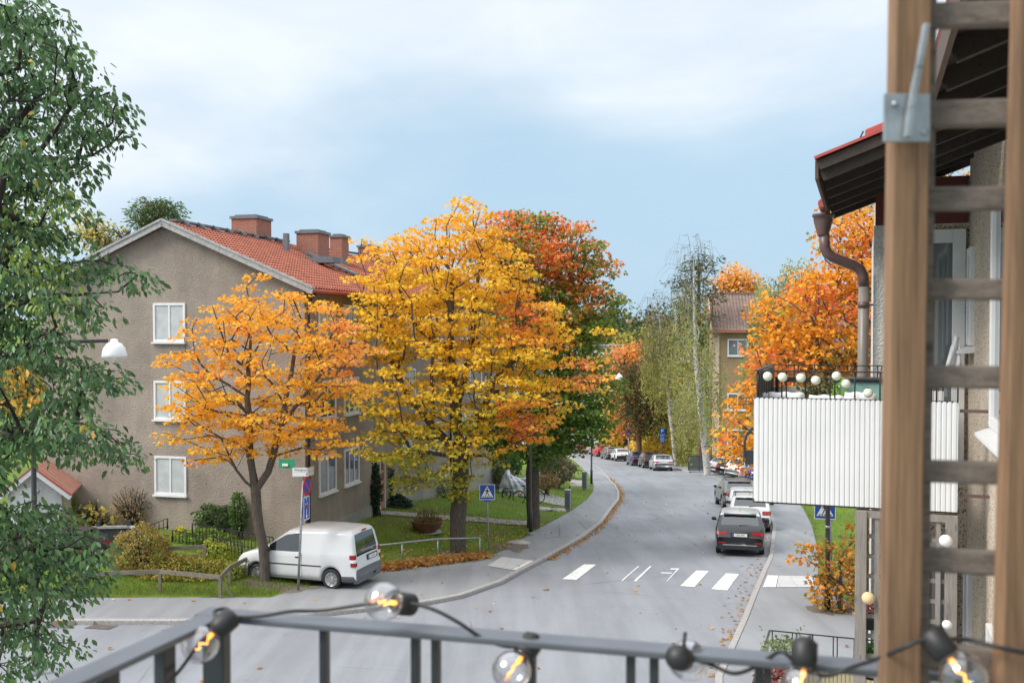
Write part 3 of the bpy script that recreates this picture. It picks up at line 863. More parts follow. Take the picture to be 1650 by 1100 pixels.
# ================================================================== vegetation
def unit(v): return v/np.maximum(np.linalg.norm(v, axis=-1, keepdims=True), 1e-9)
def pal(cols, rng, n, jit=.12):
    c = np.array(cols, float)
    i = rng.integers(0, len(c), n)
    j = (i+1) % len(c); t = rng.random((n, 1))*.5
    out = c[i]*(1-t)+c[j]*t
    return np.clip(out*(1+rng.normal(0, jit, (n, 1))), .002, .95)
class Ell:
    """ellipsoid lobe given by picture centre, distance and radii in metres"""
    def __init__(s, px, py, D, rx, ry, rz_=None, w=1.0):
        k = D/F
        s.c = np.array(at(px, py, D)); s.r = np.array([rx*k, (rz_ if rz_ else (rx+ry)*.5*k), ry*k]); s.w = w
def sample_lobes(lobes, n, rng, mind, shell=.5):
    vol = np.array([np.prod(l.r)**.8*l.w for l in lobes]); vol /= vol.sum()
    pts = np.zeros((0, 3)); out = []
    tries = 0
    cell = {}
    while len(out) < n and tries < n*60:
        tries += 1
        l = lobes[rng.choice(len(lobes), p=vol)]
        d = rng.normal(size=3); d /= np.linalg.norm(d)
        q = (shell+(1-shell)*rng.random())**.6 if rng.random() < .85 else rng.random()**.5
        q *= 1+.20*math.sin(d[0]*5+l.c[0])*math.sin(d[2]*6+l.c[1])+rng.normal(0, .05)
        p = l.c+d*l.r*q
        key = tuple((p//mind).astype(int)); ok = True
        for dx in (-1, 0, 1):
            for dy in (-1, 0, 1):
                for dz in (-1, 0, 1):
                    for o in cell.get((key[0]+dx, key[1]+dy, key[2]+dz), ()):
                        if np.sum((o-p)**2) < mind*mind: ok = False; break
                    if not ok: break
                if not ok: break
            if not ok: break
        if ok: cell.setdefault(key, []).append(p); out.append(p)
    return np.array(out)
def grow(base_paths, A, rng, bf=.35, step=.45, sag=.05):
    """minimal-path branching from trunk polylines to the attractor points"""
    pos, par, plen = [], [], []
    for path, attach in base_paths:
        pi = -1 if attach is None else int(np.argmin(np.sum((np.array(pos)-np.array(path[0]))**2, 1)))
        pts = [np.array(p, float) for p in path]
        for i in range(len(pts)):
            if i == 0:
                if pi < 0: pos.append(pts[0]); par.append(-1); plen.append(0.); cur = 0
                else: cur = pi
                continue
            a, b = pos[cur], pts[i]; m = max(1, int(np.linalg.norm(b-a)/step))
            for j in range(1, m+1):
                q = a+(b-a)*j/m+(rng.normal(0, .02, 3) if j < m else 0)
                pos.append(q); par.append(cur); plen.append(plen[cur]+np.linalg.norm(q-pos[cur])); cur = len(pos)-1
    ntr = len(pos)
    order = np.argsort(np.linalg.norm(A-pos[ntr//2], axis=1))
    cap = len(pos)+len(A)*24
    X = np.zeros((cap, 3)); X[:len(pos)] = pos; PL = np.zeros(cap); PL[:len(pos)] = plen; PL[0:2] += 5
    tipdir = {}
    tips = []
    zmin = pos[0][2]+(max(p[2] for p in pos)-pos[0][2])*.30
    allow = np.zeros(cap, bool); allow[:len(pos)] = [p[2] > zmin for p in pos]
    n = len(pos)
    for ai in order:
        a = A[ai]
        d = np.linalg.norm(X[:n]-a, axis=1)
        up = (X[:n, 2]-a[2])            # prefer branches that rise from below
        cost = d+bf*PL[:n]+np.maximum(0, up)*.5+np.where(allow[:n], 0, 1e6)
        k = int(np.argmin(cost))
        p0 = X[k]; L = d[k]
        m = max(1, int(L/step))
        cur = k
        perp = rng.normal(0, 1, 3); perp -= perp.dot(a-p0)*(a-p0)/(L*L+1e-9)
        for j in range(1, m+1):
            t = j/m
            q = p0+(a-p0)*t+perp*.09*L*math.sin(math.pi*t)*.5+np.array([0, 0, sag*L*math.sin(math.pi*t)])
            if n >= cap: break
            X[n] = q; par.append(cur); PL[n] = PL[cur]+np.linalg.norm(q-X[cur]); allow[n] = True
            cur = n; n += 1
        tips.append(cur)
    return X[:n], np.array(par), np.array(tips), A[order]
def branch_mesh(mb, X, par, tips, r0, rt=.012, pw=2.3, min_r=.008):
    n = len(X); load = np.zeros(n); load[tips] += 1
    ch = [[] for _ in range(n)]
    for i in range(n-1, 0, -1): load[par[i]] += load[i]; ch[par[i]].append(i)
    rad = rt*np.power(np.maximum(load, .3), 1/pw)
    k = r0/rad[0]
    rad = np.where(rad*k > .05, rad*k, np.minimum(rad*1.1, .05)) if k > 1 else rad*max(k, .5)
    rad = np.maximum(rad, min_r)
    stack = [0]
    while stack:
        i = stack.pop()
        pts, rr = [X[i]], [rad[i]]
        if par[i] >= 0:
            pts, rr = [X[par[i]], X[i]], [rad[i], rad[i]]
        while ch[i]:
            c = sorted(ch[i], key=lambda q: -load[q])
            for q in c[1:]: stack.append(q)
            i = c[0]; pts.append(X[i]); rr.append(rad[i])
        if len(pts) > 1: mb.tube(pts, rr, 10 if max(rr) > .1 else (6 if max(rr) > .03 else 4), cap=False)
def spray(T, rng, per, rad, flat=.38, droop=.0, size=(.1, .16), out=None, upb=.8):
    """leaf base points, directions, normals around tips T"""
    keep = rng.random(len(T)*per) < np.repeat(rng.uniform(.45, 1.0, len(T)), per)
    c = np.repeat(T, per, 0)[keep]; n = len(c)
    g = rng.normal(0, 1, (n, 3)); g /= np.maximum(1, np.linalg.norm(g, axis=1, keepdims=True)*.7)
    off = g*np.array([rad, rad, rad*flat])
    off[:, 2] -= droop*np.hypot(off[:, 0], off[:, 1])
    P = c+off
    D = unit(off*np.array([1, 1, .4])+rng.normal(0, .35, (n, 3))*rad+np.array([0, 0, -.45*rad]))
    N = unit(rng.normal(0, .55, (n, 3))+np.array([0, 0, upb]))
    s = rng.uniform(size[0], size[1], n)
    return P, D, N, s
def tree(name, label, cat, base, r0, lobes, ntips, mind, per, rad, size, colf, paths, seed, bark='maple bark', shape='maple', mat='autumn leaf', group=None, flat=.38, shell=.5, bf=.35, rt=.012, droop=.15, step=.45, part='crown'):
    rng = np.random.default_rng(seed)
    A = sample_lobes(lobes, ntips, rng, mind, shell)
    t = thing(name, label, cat, base, group=group)
    X, par, tips, A2 = grow(paths, A, rng, bf, step)
    mb = MB(t); branch_mesh(mb, X, par, tips, r0, rt)
    mb.build('trunk', bark, t)
    P, D, N, s = spray(A2, rng, per, rad, flat, droop, size)
    leaf_mesh(part, P, D, N, s, colf(P, rng), shape, mat, t)
    return t
def wpath(*pp): return [np.array(at(*p)) for p in pp]
lerp = lambda a, b, t: a*(1-t)+b*t
def tom(px, py, D): return np.array(at(px, py, D))
# ---- small orange maple in front of the gable
OR, YO, YE, SA, RE = (.92, .40, .04), (.95, .52, .045), (.95, .62, .05), (.92, .40, .16), (.84, .15, .05)
GY, GR, DG, OL = (.55, .52, .06), (.20, .27, .04), (.045, .095, .022), (.26, .25, .06)
def col_small(P, rng):
    n = len(P); c = pal([OR, YO, YO, OR], rng, n)
    px = CX+P[:, 0]/P[:, 1]*F
    k = np.clip((px-470)/110, 0, 1)*rng.random(n) > .42
    c[k] = pal([SA, OR, SA], rng, k.sum())
    low = (P[:, 2] < ZC-1.6) & (rng.random(n) < .5); c[low] = pal([YO, YE, OR], rng, low.sum())
    cl = np.sin(P[:, 0]*2.1)*np.sin(P[:, 2]*2.3+1)*np.sin(P[:, 1]*1.7)
    k = (cl > .62) & (rng.random(n) < .5); c[k] = pal([RE, SA], rng, k.sum())
    return c
b = gpt(428, 936); D0 = b.y
tree('maple_tree', 'small maple with airy orange leaves standing beside the white van', 'tree', b, .155,
     [Ell(425,610,D0,150,125), Ell(330,700,D0-.6,80,60), Ell(305,625,D0,55,40), Ell(510,690,D0-.5,60,55), Ell(540,560,D0+.3,70,75), Ell(440,500,D0,110,55), Ell(370,540,D0,70,60), Ell(560,640,D0,45,40,w=.7)], 300, .36, 58, .28, (.07, .15), col_small,
     [([np.array(b), tom(424,880,D0), tom(414,825,D0), tom(412,790,D0)], None), (wpath((412,790,D0),(395,775,D0-.2),(370,735,D0-.4)), 1), (wpath((412,790,D0),(402,730,D0),(398,640,D0+.2),(404,540,D0+.3)), 1),
      (wpath((412,790,D0),(432,760,D0),(450,690,D0),(470,600,D0+.2),(480,520,D0+.3)), 1), (wpath((450,690,D0),(480,650,D0-.4),(520,600,D0-.6)), 1)], 11, group=None, flat=.26)
# ---- big yellow maple
def col_yellow(P, rng):
    n = len(P); c = pal([YE, YO, YE, (.82, .50, .03)], rng, n)
    py = CY-((P[:, 2]-ZC)/P[:, 1]+math.tan(PITCH))*F
    px = CX+P[:, 0]/P[:, 1]*F
    g = np.clip((py-560)/200, 0, 1)+.25*np.sin(P[:, 0]*1.3)*np.sin(P[:, 2]*1.9)
    k = rng.random(n) < g*.85; c[k] = pal([GY, GR, GY, YE], rng, k.sum())
    k = ((py > 740) & (rng.random(n) < .7)); c[k] = pal([GR, GY], rng, k.sum())
    cl = np.sin(P[:, 0]*1.4+1)*np.sin(P[:, 2]*1.6)
    k = (px > 800) & (py < 760) & (cl > -.1) & (rng.random(n) < .75); c[k] = pal([OR, SA, YO, OR], rng, k.sum())
    k = (px > 800) & (py < 760) & (cl > .72) & (rng.random(n) < .6); c[k] = pal([RE, SA], rng, k.sum())
    k = (py < 430) & (rng.random(n) < .5); c[k] = pal([YO, OR], rng, k.sum())
    return c
b = gpt(738, 888); D0 = b.y
tree('maple_tree', 'largest maple with golden yellow crown growing on the lawn by the crossing sign', 'tree', b, .30,
     [Ell(725,480,D0,130,115), Ell(750,375,D0,55,48), Ell(690,410,D0,70,50), Ell(615,430,D0,50,42), Ell(620,520,D0-.5,65,75), Ell(650,640,D0-1.2,80,60), Ell(790,600,D0-1,110,90), Ell(868,540,D0-.6,50,62), Ell(860,650,D0-.8,55,55), Ell(945,600,D0-.4,45,32,w=.8), Ell(955,545,D0,28,20,w=.5), Ell(700,720,D0-1.4,105,45), Ell(640,710,D0-1,55,45), Ell(840,690,D0-.8,60,30), Ell(735,775,D0-.6,36,26), Ell(660,770,D0-1.2,28,26,w=.6), Ell(800,440,D0,60,60)], 590, .46, 68, .32, (.085, .175), col_yellow,
     [([np.array(b), tom(738,830,D0), tom(741,780,D0), tom(742,735,D0)], None), (wpath((742,740,D0),(735,660,D0),(725,560,D0),(728,470,D0)), 1), (wpath((742,740,D0),(700,690,D0-.5),(650,625,D0-.6),(620,560,D0-.5)), 1),
      (wpath((742,740,D0),(770,680,D0-.2),(800,610,D0),(850,560,D0)), 1), (wpath((735,660,D0),(760,560,D0+.4),(770,450,D0+.6)), 1), (wpath((742,740,D0),(700,730,D0-1),(640,720,D0-1.4)), 1), (wpath((770,680,D0-.2),(850,660,D0-.6),(930,600,D0-.4)), 1)], 12, flat=.28)
# ---- red and green maple behind it
def col_red(P, rng):
    n = len(P)
    py = CY-((P[:, 2]-ZC)/P[:, 1]+math.tan(PITCH))*F; px = CX+P[:, 0]/P[:, 1]*F
    c = pal([GR, (.20, .29, .05), (.13, .22, .045), (.36, .40, .06)], rng, n)
    cl = .5+.5*np.sin(P[:, 0]*1.5+P[:, 1])*np.sin(P[:, 2]*1.7+.5)
    f = np.clip((565-py)/130, 0, 1)*.62+cl*.95-.46-.25*np.clip((px-930)/60, 0, 1)
    k = rng.random(n) < f; c[k] = pal([(.86, .19, .06), (.88, .32, .06), (.80, .11, .06), OR], rng, k.sum())
    k = (py > 640) & (rng.random(n) < .85); c[k] = pal([(.13, .24, .04), (.09, .17, .035), (.19, .30, .05)], rng, k.sum())
    return c
b = gpt(859, 850); D0 = b.y
tree('maple_tree', 'tall maple with red top and dark green lower leaves behind the black lamp post', 'tree', b, .30,
     [Ell(860,420,D0,95,70), Ell(845,372,D0,55,40), Ell(930,440,D0,55,55), Ell(950,500,D0,48,60), Ell(880,540,D0,95,90), Ell(910,640,D0,75,80), Ell(950,640,D0,40,70), Ell(860,700,D0,75,45), Ell(800,690,D0+1,45,40), Ell(930,690,D0,45,40)], 760, .48, 62, .38, (.11, .20), col_red,
     [([np.array(b), tom(858,780,D0), tom(862,700,D0)], None), (wpath((866,705,D0),(850,600,D0),(850,480,D0)), 1), (wpath((866,705,D0),(895,620,D0),(910,500,D0)), 1), (wpath((859,760,D0),(890,690,D0),(930,650,D0)), 1)], 13)
# ---- big orange maple behind the white balcony
def col_rm(P, rng):
    n = len(P); c = pal([OR, YO, (.72, .30, .035), OR], rng, n)
    cl = np.sin(P[:, 0]*1.7+P[:, 1])*np.sin(P[:, 2]*1.9)
    k = (cl > .38) & (rng.random(n) < .65); c[k] = pal([RE, SA, (.62, .16, .04)], rng, k.sum())
    k = (cl < -.48) & (rng.random(n) < .7); c[k] = pal([(.30, .28, .05), GY, (.18, .19, .04)], rng, k.sum())
    return c
b = Vector((10.4, 28.5, zg(10.4, 28.5))); D0 = 28.5
tree('maple_tree', 'broad orange maple rising behind the white corrugated balcony', 'tree', b, .28,
     [Ell(1330,520,D0,95,95), Ell(1400,420,D0,80,95), Ell(1480,480,D0,90,120), Ell(1270,590,D0-.8,60,60), Ell(1240,560,D0,35,50,w=.7), Ell(1215,640,D0-1,42,30,w=.8), Ell(1190,668,D0-1.2,32,22,w=.7), Ell(1200,710,D0-1,42,45), Ell(1300,660,D0-1,90,60), Ell(1400,620,D0-.5,100,80), Ell(1480,300,D0+1,50,60), Ell(1385,375,D0,38,40)], 760, .37, 52, .28, (.07, .155), col_rm,
     [([np.array(b), b*1.0+Vector((0,0,2.5)), tom(1405,700,D0)], None), (wpath((1405,700,D0),(1390,560,D0),(1400,430,D0)), 1), (wpath((1405,700,D0),(1340,620,D0-.3),(1300,540,D0)), 1), (wpath((1405,740,D0),(1300,720,D0-.6),(1220,700,D0-1)), 1), (wpath((1405,700,D0),(1460,560,D0),(1490,420,D0+.3)), 1)], 14, flat=.42)
# low branch that hangs over the pavement below the balcony and the young maple by the bench
b = gpt(1352, 985); D0 = b.y
tree('young_maple_tree', 'young maple with rusty orange leaves in front of the lamp post and bench', 'tree', b, .05,
     [Ell(1325,892,D0,40,20), Ell(1360,915,D0,38,38), Ell(1318,945,D0,20,30), Ell(1300,890,D0-.2,20,16), Ell(1355,950,D0,30,30), Ell(1385,890,D0+.4,20,40), Ell(1395,850,D0+.6,25,30,w=.6)], 105, .21, 22, .16, (.07, .15),
     lambda P, rng: np.where((rng.random((len(P), 1)) < .62), pal([(.72, .30, .04), (.62, .18, .04), (.66, .36, .06), OR], rng, len(P)), pal([(.32, .27, .05), (.5, .33, .06), (.22, .24, .05)], rng, len(P))),
     [([np.array(b), tom(1355,940,D0), tom(1352,905,D0)], None), (wpath((1355,940,D0),(1330,920,D0),(1310,890,D0-.1)), 1)], 15, flat=.5)
# ---- far trees, each of its own kind
def simple_tree(name, label, base_px, D, tr, lobes, ntips, mind, per, rad, size, cols, seed, bark='dark bark', shape='diamond', flat=.5, top=None, weep=0, group=None, droop=.1, part='crown', lean=None, bf=.35, jit=.15, bare=None):
    rng = np.random.default_rng(seed)
    bx = at(base_px[0], 700, D); base = Vector((bx.x, D, zg(bx.x, D)-.1 if D < 165 else base_z(bx.x, D)))
    t = thing(name, label, 'tree', base, group=group)
    A = sample_lobes(lobes, ntips, rng, mind, .35)
    tp = top if top else (base_px[0], min(l.c[2] for l in lobes))
    topw = np.array(at(tp[0], tp[1], D))
    mid = (np.array(base)+topw)/2+np.array([rng.normal(0, .15), 0, 0])
    X, par, tips, A2 = grow([([np.array(base), mid, topw], None)], A, rng, bf, .9)
    mb = MB(t); branch_mesh(mb, X, par, tips, tr, *((.006, 2.0, .006) if bark == 'birch bark' else (.02, 2.3, .015))); mb.build('trunk', bark, t)
    if weep:
        n = per; c = np.repeat(A2, n, 0); f = rng.random((len(c), 1))
        P = c+rng.normal(0, 1, (len(c), 3))*np.array([rad*.35, rad*.35, .1])+np.array([0, 0, -1])*f*weep
        if bare:
            zb_ = at(base_px[0], bare, D).z
            P = P[rng.random(len(P)) < np.clip(1.0-(P[:, 2]-zb_+1.5)/4.0, .13, 1)]
            mt = MB(t)
            for a_ in A2:
                if a_[2] > zb_-2:
                    for q_ in range(3):
                        o_ = np.array([rng.normal(0, .35), rng.normal(0, .35), 0]); l_ = rng.uniform(.8, 2.2)
                        mt.tube([a_, a_+o_+[0, 0, .15], a_+o_*1.7-[0, 0, l_*.5], a_+o_*1.9-[0, 0, l_]], [.012, .010, .008, .006], 3, cap=False)
            mt.build('hanging_twigs', 'pine bark' if False else 'maple bark', t)
        D_ = unit(rng.normal(0, .3, P.shape)+np.array([0, 0, -1])); N = unit(rng.normal(0, 1, P.shape)+np.array([0, -.4, .2])); s = rng.uniform(size[0], size[1], len(P))
    else:
        P, D_, N, s = spray(A2, rng, per, rad, flat, droop, size)
    cc_ = cols(P, rng) if callable(cols) else pal(cols, rng, len(P), jit)
    cc_ = np.clip(cc_*(1+.28*np.sin(P[:, :1]*1.1+P[:, 1:2])*np.sin(P[:, 2:]*1.3)), .002, .95)
    leaf_mesh(part, P, D_, N, s, cc_, shape, 'autumn leaf', t)
    return t
BI = [(.30, .31, .12), (.36, .35, .13), (.24, .28, .10), (.46, .40, .12)]
PI = [(.05, .085, .035), (.075, .11, .04), (.04, .07, .03), (.10, .13, .05)]
def E(px, py, D, rx, ry, w=1.0, d=None): return Ell(px, py, D, rx, ry, d, w)
simple_tree('birch_tree', 'tall white trunked birch with thin bare top beside the parking area', (1140,), 80, .28, [E(1115,600,80,46,110), E(1104,510,80,34,70), E(1112,660,80,24,70), E(1118,415,80,32,42,.7), E(1118,460,80,34,30,.6), E(1145,640,80,28,80)], 360, .45, 24, .40, (.10, .21), BI, 21, 'birch bark', top=(1116, 372), weep=1.7, bare=480)
simple_tree('birch_tree', 'bare topped weeping birch left of the white trunked birch', (1090,), 96, .2, [E(1062,560,96,30,70), E(1058,500,96,16,36,.7), E(1100,680,96,22,50)], 300, .55, 26, .45, (.12, .26), [(.33, .31, .09), (.40, .36, .10), (.27, .27, .08)], 22, 'birch bark', top=(1056, 455), weep=2.6, bare=545)
simple_tree('pine_tree', 'dark green pine standing right behind the tall birch', (1128,), 92, .25, [E(1130,425,92,24,14), E(1112,455,92,26,14), E(1138,470,92,22,18), E(1105,490,92,24,16), E(1140,510,92,16,14), E(1118,540,92,25,18)], 90, .8, 60, .75, (.25, .45), PI, 23, 'pine bark', 'needle', flat=.4, top=(1126, 420))
simple_tree('pine_tree', 'reddish dark pine leaning over the parked blue car', (1030,), 104, .3, [E(1022,625,104,32,34), E(1040,660,104,34,40), E(1010,600,104,22,20), E(1045,600,104,20,22)], 150, .8, 60, .8, (.28, .5), lambda P, r: np.where(r.random((len(P), 1)) < .75, pal(PI, r, len(P)), pal([(.36, .14, .05), (.28, .12, .06)], r, len(P))), 24, 'pine bark', 'needle', top=(1030, 590))
simple_tree('maple_tree', 'round orange tree behind the far lamp head', (1008,), 125, .3, [E(1005,585,125,36,36), E(1020,570,125,26,22), E(1005,660,125,30,50,.6)], 170, .8, 30, .7, (.3, .5), [OR, (.70, .30, .05), SA, (.62, .22, .06)], 25, top=(1006, 560))
simple_tree('maple_tree', 'bushy yellow maple above the parked white hatchback', (1012,), 130, .3, [E(1000,690,130,34,30), E(1025,705,130,25,28), E(985,660,130,18,30), E(1045,715,130,18,20)], 150, .8, 30, .7, (.3, .5), [YE, YO, GY, (.6, .45, .05)], 26, top=(1010, 670))
simple_tree('maple_tree', 'orange topped tree behind the tan house roof', (1190,), 112, .3, [E(1188,460,112,32,28), E(1175,500,112,30,30), E(1215,480,112,20,24,.6)], 150, .8, 30, .7, (.3, .5), [OR, YO, SA, (.72, .3, .08)], 27, top=(1188, 440))
simple_tree('birch_tree', 'pale olive birch overhanging the tan house roof', (1262,), 66, .22, [E(1255,500,66,45,65), E(1282,440,66,32,32,.6), E(1232,590,66,34,60), E(1228,510,66,24,40), E(1262,640,66,40,50)], 400, .48, 32, .42, (.10, .21), [(.33, .34, .12), (.40, .38, .12), (.26, .30, .11)], 28, 'birch bark', top=(1272, 425), weep=1.6)
simple_tree('maple_tree', 'olive yellow tree between the birches and the dark board fence', (1098,), 107, .22, [E(1095,690,107,28,45), E(1075,640,107,25,40)], 120, .8, 30, .7, (.28, .45), [(.42, .37, .07), YE, (.30, .30, .08)], 29, top=(1096, 660))
simple_tree('pine_tree', 'rounded pine showing above the ridge of the stuccoed house', (252,), 60, .25, [E(252,345,60,32,24), E(265,335,60,22,14), E(235,352,60,20,14)], 150, .45, 80, .45, (.16, .30), [(.12, .20, .06), (.13, .20, .07), (.08, .14, .045)], 30, 'pine bark', 'needle', top=(252, 340))
simple_tree('pine_tree', 'low pine top peeking over the left roof slope', (195,), 64, .22, [E(200,382,64,24,14), E(180,392,64,20,12)], 40, .6, 70, .5, (.16, .3), PI, 31, 'pine bark', 'needle', top=(198, 385))
simple_tree('birch_tree', 'yellowing tree just left of the roof slope', (158,), 66, .2, [E(165,385,66,22,26), E(145,370,66,18,30)], 70, .5, 26, .5, (.16, .28), [YE, (.5, .45, .12), (.3, .33, .1)], 32, top=(158, 380))
for i, (px, tp, hw, D, kind) in enumerate(((965,545,22,190,0), (990,500,7,210,1), (1012,520,20,205,0), (1040,515,24,215,2), (1065,530,22,200,0), (1090,520,20,190,2), (940,540,20,195,1), (1075,505,8,230,1), (1028,500,7,240,1), (1155,520,26,170,0), (1300,520,30,180,0), (1210,560,26,150,2), (1000,530,16,180,2), (955,575,20,175,0))):
    cols = [[(.10, .15, .05), (.14, .18, .06), (.08, .12, .04)], [(.035, .06, .035), (.05, .08, .04)], [(.55, .44, .08), (.45, .40, .09), (.35, .33, .09)]][kind]
    nm = ['broadleaf_tree', 'spruce_tree', 'birch_tree'][kind]
    lab = ['green broadleaf tree standing in the far woods at the end of the street', 'dark pointed spruce standing in the far woods at the end of the street', 'yellow birch standing in the far woods at the end of the street'][kind]
    if kind == 1: lob = [E(px, tp+10, D, hw*.5, 12), E(px, tp+40, D, hw, 25), E(px, tp+80, D, hw*1.6, 30)]
    else: lob = [E(px, tp+35, D, hw, 32), E(px+hw*.3, tp+85, D, hw*1.1, 45)]
    simple_tree(nm, lab, (px,), D, .3, lob, 110, 1.0, 26, 1.1, (.5, .9), cols, 40+i, group='trees in the far woods', top=(px, tp+12))
# far wood as one mass
rng = np.random.default_rng(5)
n = 5200
x = rng.uniform(-160, 260, n); y = rng.uniform(225, 420, n)
hgt = 7+6*np.abs(np.sin(x*.13+np.floor(y/30)))+4*rng.random(n)
cid = np.floor(x/5).astype(int)*31+np.floor(y/9).astype(int)*17
kk = cid % 7
base = np.array([base_z(a, b) for a, b in zip(x, y)])
P = np.repeat(np.stack([x, y, base], 1), 14, 0); h14 = np.repeat(hgt, 14); f = rng.random(len(P))**.7
P[:, 2] += f*h14; P[:, :2] += rng.normal(0, 1.0, (len(P), 2))*(1.25-f[:, None])*1.5
C = np.zeros((len(P), 3)); k14 = np.repeat(kk, 14)
for i, cs in enumerate(([(.06, .09, .045), (.09, .12, .05)], [(.05, .08, .045)], [(.40, .34, .09), (.33, .30, .09)], [(.08, .11, .05)], [(.48, .26, .08), (.4, .25, .08)], [(.045, .07, .04)], [(.16, .18, .07)])):
    q = k14 == i; C[q] = pal(cs, rng, q.sum())
tag(leaf_mesh('far_woods', P, rng.normal(0, 1, P.shape)+np.array([0, 0, .2]), rng.normal(0, 1, P.shape), rng.uniform(.9, 1.9, len(P)), C, 'diamond', 'autumn leaf'), kind='stuff')

# ---- the big green tree at the left edge, close to the balcony
rng = np.random.default_rng(3)
LT = [(10,25,35,35),(70,25,30,25),(60,70,35,25),(105,85,30,20),(20,110,40,40),(70,140,40,25),(130,140,35,20),(180,165,28,16),(30,190,45,30),(110,200,45,25),(170,215,28,18),(40,245,45,30),(110,265,40,22),(50,300,45,28),(100,320,30,20),(20,360,40,35),(75,375,40,25),(25,420,40,30),(90,425,45,22),(160,425,35,14),(215,442,25,9),(40,470,45,25),(110,480,35,18),(150,505,20,14),
      (20,520,40,30),(80,540,35,20),(30,575,40,25),(95,590,35,20),(150,600,32,16),(185,612,18,10),(40,625,45,20),(110,640,40,18),(30,665,40,22),(120,680,40,16),(175,705,28,14),(195,735,18,8),(60,700,40,16),(25,720,30,14),(120,720,30,12),
      (20,815,30,14),(60,830,35,18),(100,860,35,22),(40,880,45,25),(130,890,35,20),(165,880,10,10),(80,915,40,22),(140,935,25,15),(30,950,40,25),(95,960,30,16),(20,1010,28,18),(70,1015,25,16),(100,1045,18,12),(50,1060,25,14),(5,1080,20,15),(-20,300,30,250),(-25,800,25,250)]
lob = []
for i, (a, b_, c, d) in enumerate(LT):
    lob.append(Ell(a, b_, 11.3+((i*37) % 11)/11*2.0-1.0, c, d, .35))
tb = Vector((-8.4, 11.6, zg(-8.4, 11.6)))
lt = thing('cherry_tree', 'large leafy dark green tree filling the left edge in front of the house', 'tree', tb)
A = sample_lobes(lob, 960, rng, .14, .1)
paths = [([np.array(tb), np.array(tb)+[.1, 0, 3], np.array(tb)+[.2, 0, 7], np.array(tb)+[.1, 0, 11], np.array(tb)+[.6, 0, 14]], None)]
for (a, b_, dd) in ((100,150,11), (150,250,11.5), (190,470,11.2), (120,560,11.8), (160,690,11), (110,880,11), (60,1000,11.4), (60,90,11)):
    s0 = np.array(tb); e = np.array(at(a, b_, dd)); s0[2] = max(tb.z+2, min(tb.z+12, e[2]-.8))
    s0[:2] += [.15, 0]
    paths.append(([s0, (s0*.5+e*.5)+[0, 0, .25], e], 1))
X, par, tips, A2 = grow(paths, A, rng, .3, .3, .12)
mb = MB(lt); branch_mesh(mb, X, par, tips, .19, .006, 2.3, .004); mb.build('trunk', 'dark bark', lt)
per = 24
P, D_, N, s = spray(A2, rng, per, .145, .6, .35, (.045, .12))
D_ = unit(D_*.8+np.array([.12, 0, -.65])+rng.normal(0, .35, D_.shape))
N = unit(np.array([0, -.55, .55])+rng.normal(0, .55, N.shape))
c = pal([(.06, .15, .05), (.095, .20, .065), (.14, .24, .07), (.055, .125, .055), (.11, .20, .085)], rng, len(P), .25)
py = CY-((P[:, 2]-ZC)/P[:, 1]+math.tan(PITCH))*F; px = CX+P[:, 0]/P[:, 1]*F
k = (py > 300) & (py < 520) & (px < 130) & (rng.random(len(P)) < .30); c[k] = pal([(.22, .32, .05), (.28, .35, .06)], rng, k.sum())
tipy = (np.sin(P[:, 0]*9.1)*np.sin(P[:, 1]*7.3)*np.sin(P[:, 2]*8.7) > .80); k = tipy & (rng.random(len(P)) < .45); c[k] = pal([(.60, .42, .05), (.70, .33, .05), (.5, .42, .08)], rng, k.sum())
k = (np.hypot(px-30, py-625) < 40) & (rng.random(len(P)) < .55); c[k] = pal([(.80, .52, .06), (.75, .36, .05)], rng, k.sum())
leaf_mesh('crown', P, D_, N, s, c, 'oval', 'glossy leaf', lt)
# ---- shrubs
def shrub(name, label, px, py, D, rx, ry, n, size, cols, seed, shape='diamond', twigs=14, cat='shrub', dr=None, tw=('dark bark'), fill=.55, group=None):
    rng = np.random.default_rng(seed); k = D/F
    c = np.array(at(px, py, D)); r = np.array([rx*k, dr if dr else rx*k*.8, ry*k])
    g = Vector((c[0], c[1], zg(c[0], c[1])))
    t = thing(name, label, cat, g, group=group)
    d = unit(rng.normal(0, 1, (n, 3))); q = (fill+(1-fill)*rng.random((n, 1)))**.6
    q *= 1+.16*np.sin(d[:, :1]*6+seed)*np.sin(d[:, 2:]*5+d[:, 1:2]*4)
    P = c+d*q*r
    P[:, 2] = np.maximum(P[:, 2], g.z+.03)
    N = unit(d*.6+rng.normal(0, .6, (n, 3))+np.array([0, 0, .4])); D_ = unit(rng.normal(0, 1, (n, 3))+d*.5)
    leaf_mesh('foliage', P, D_, N, rng.uniform(size[0], size[1], n), np.clip(pal(cols, rng, n, .2)*1.45, 0, .9), shape, 'autumn leaf', t)
    mb = MB(t)
    for i in range(twigs):
        dd = unit(rng.normal(0, 1, 3)); dd[2] = abs(dd[2])*.8+.3
        e = c+dd*r*.95
        s_ = np.array(g)+np.array([rng.normal(0, .12), rng.normal(0, .1), -.05]); s_[2] = zg(s_[0], s_[1])-.05
        mb.tube([s_, (s_+e)/2+np.array([0, 0, .1]), e], [.02, .013, .006], 4, cap=False)
    mb.build('stems', tw, t)
    return t
D1 = 33.5
shrub('hedge_shrub', 'dense brown and yellow clipped shrub behind the low wooden rail', 228, 890, 32, 50, 44, 5200, (.05, .10), [(.30, .22, .07), (.22, .20, .05), (.36, .28, .07), (.20, .14, .06)], 61, dr=.9, twigs=40, fill=.7)
shrub('low_shrub', 'low green and orange ground shrub right behind the wooden rail', 300, 926, 31.6, 82, 32, 5600, (.05, .10), [(.20, .20, .04), (.14, .16, .03), (.36, .22, .05), (.26, .25, .05)], 62, dr=.9)
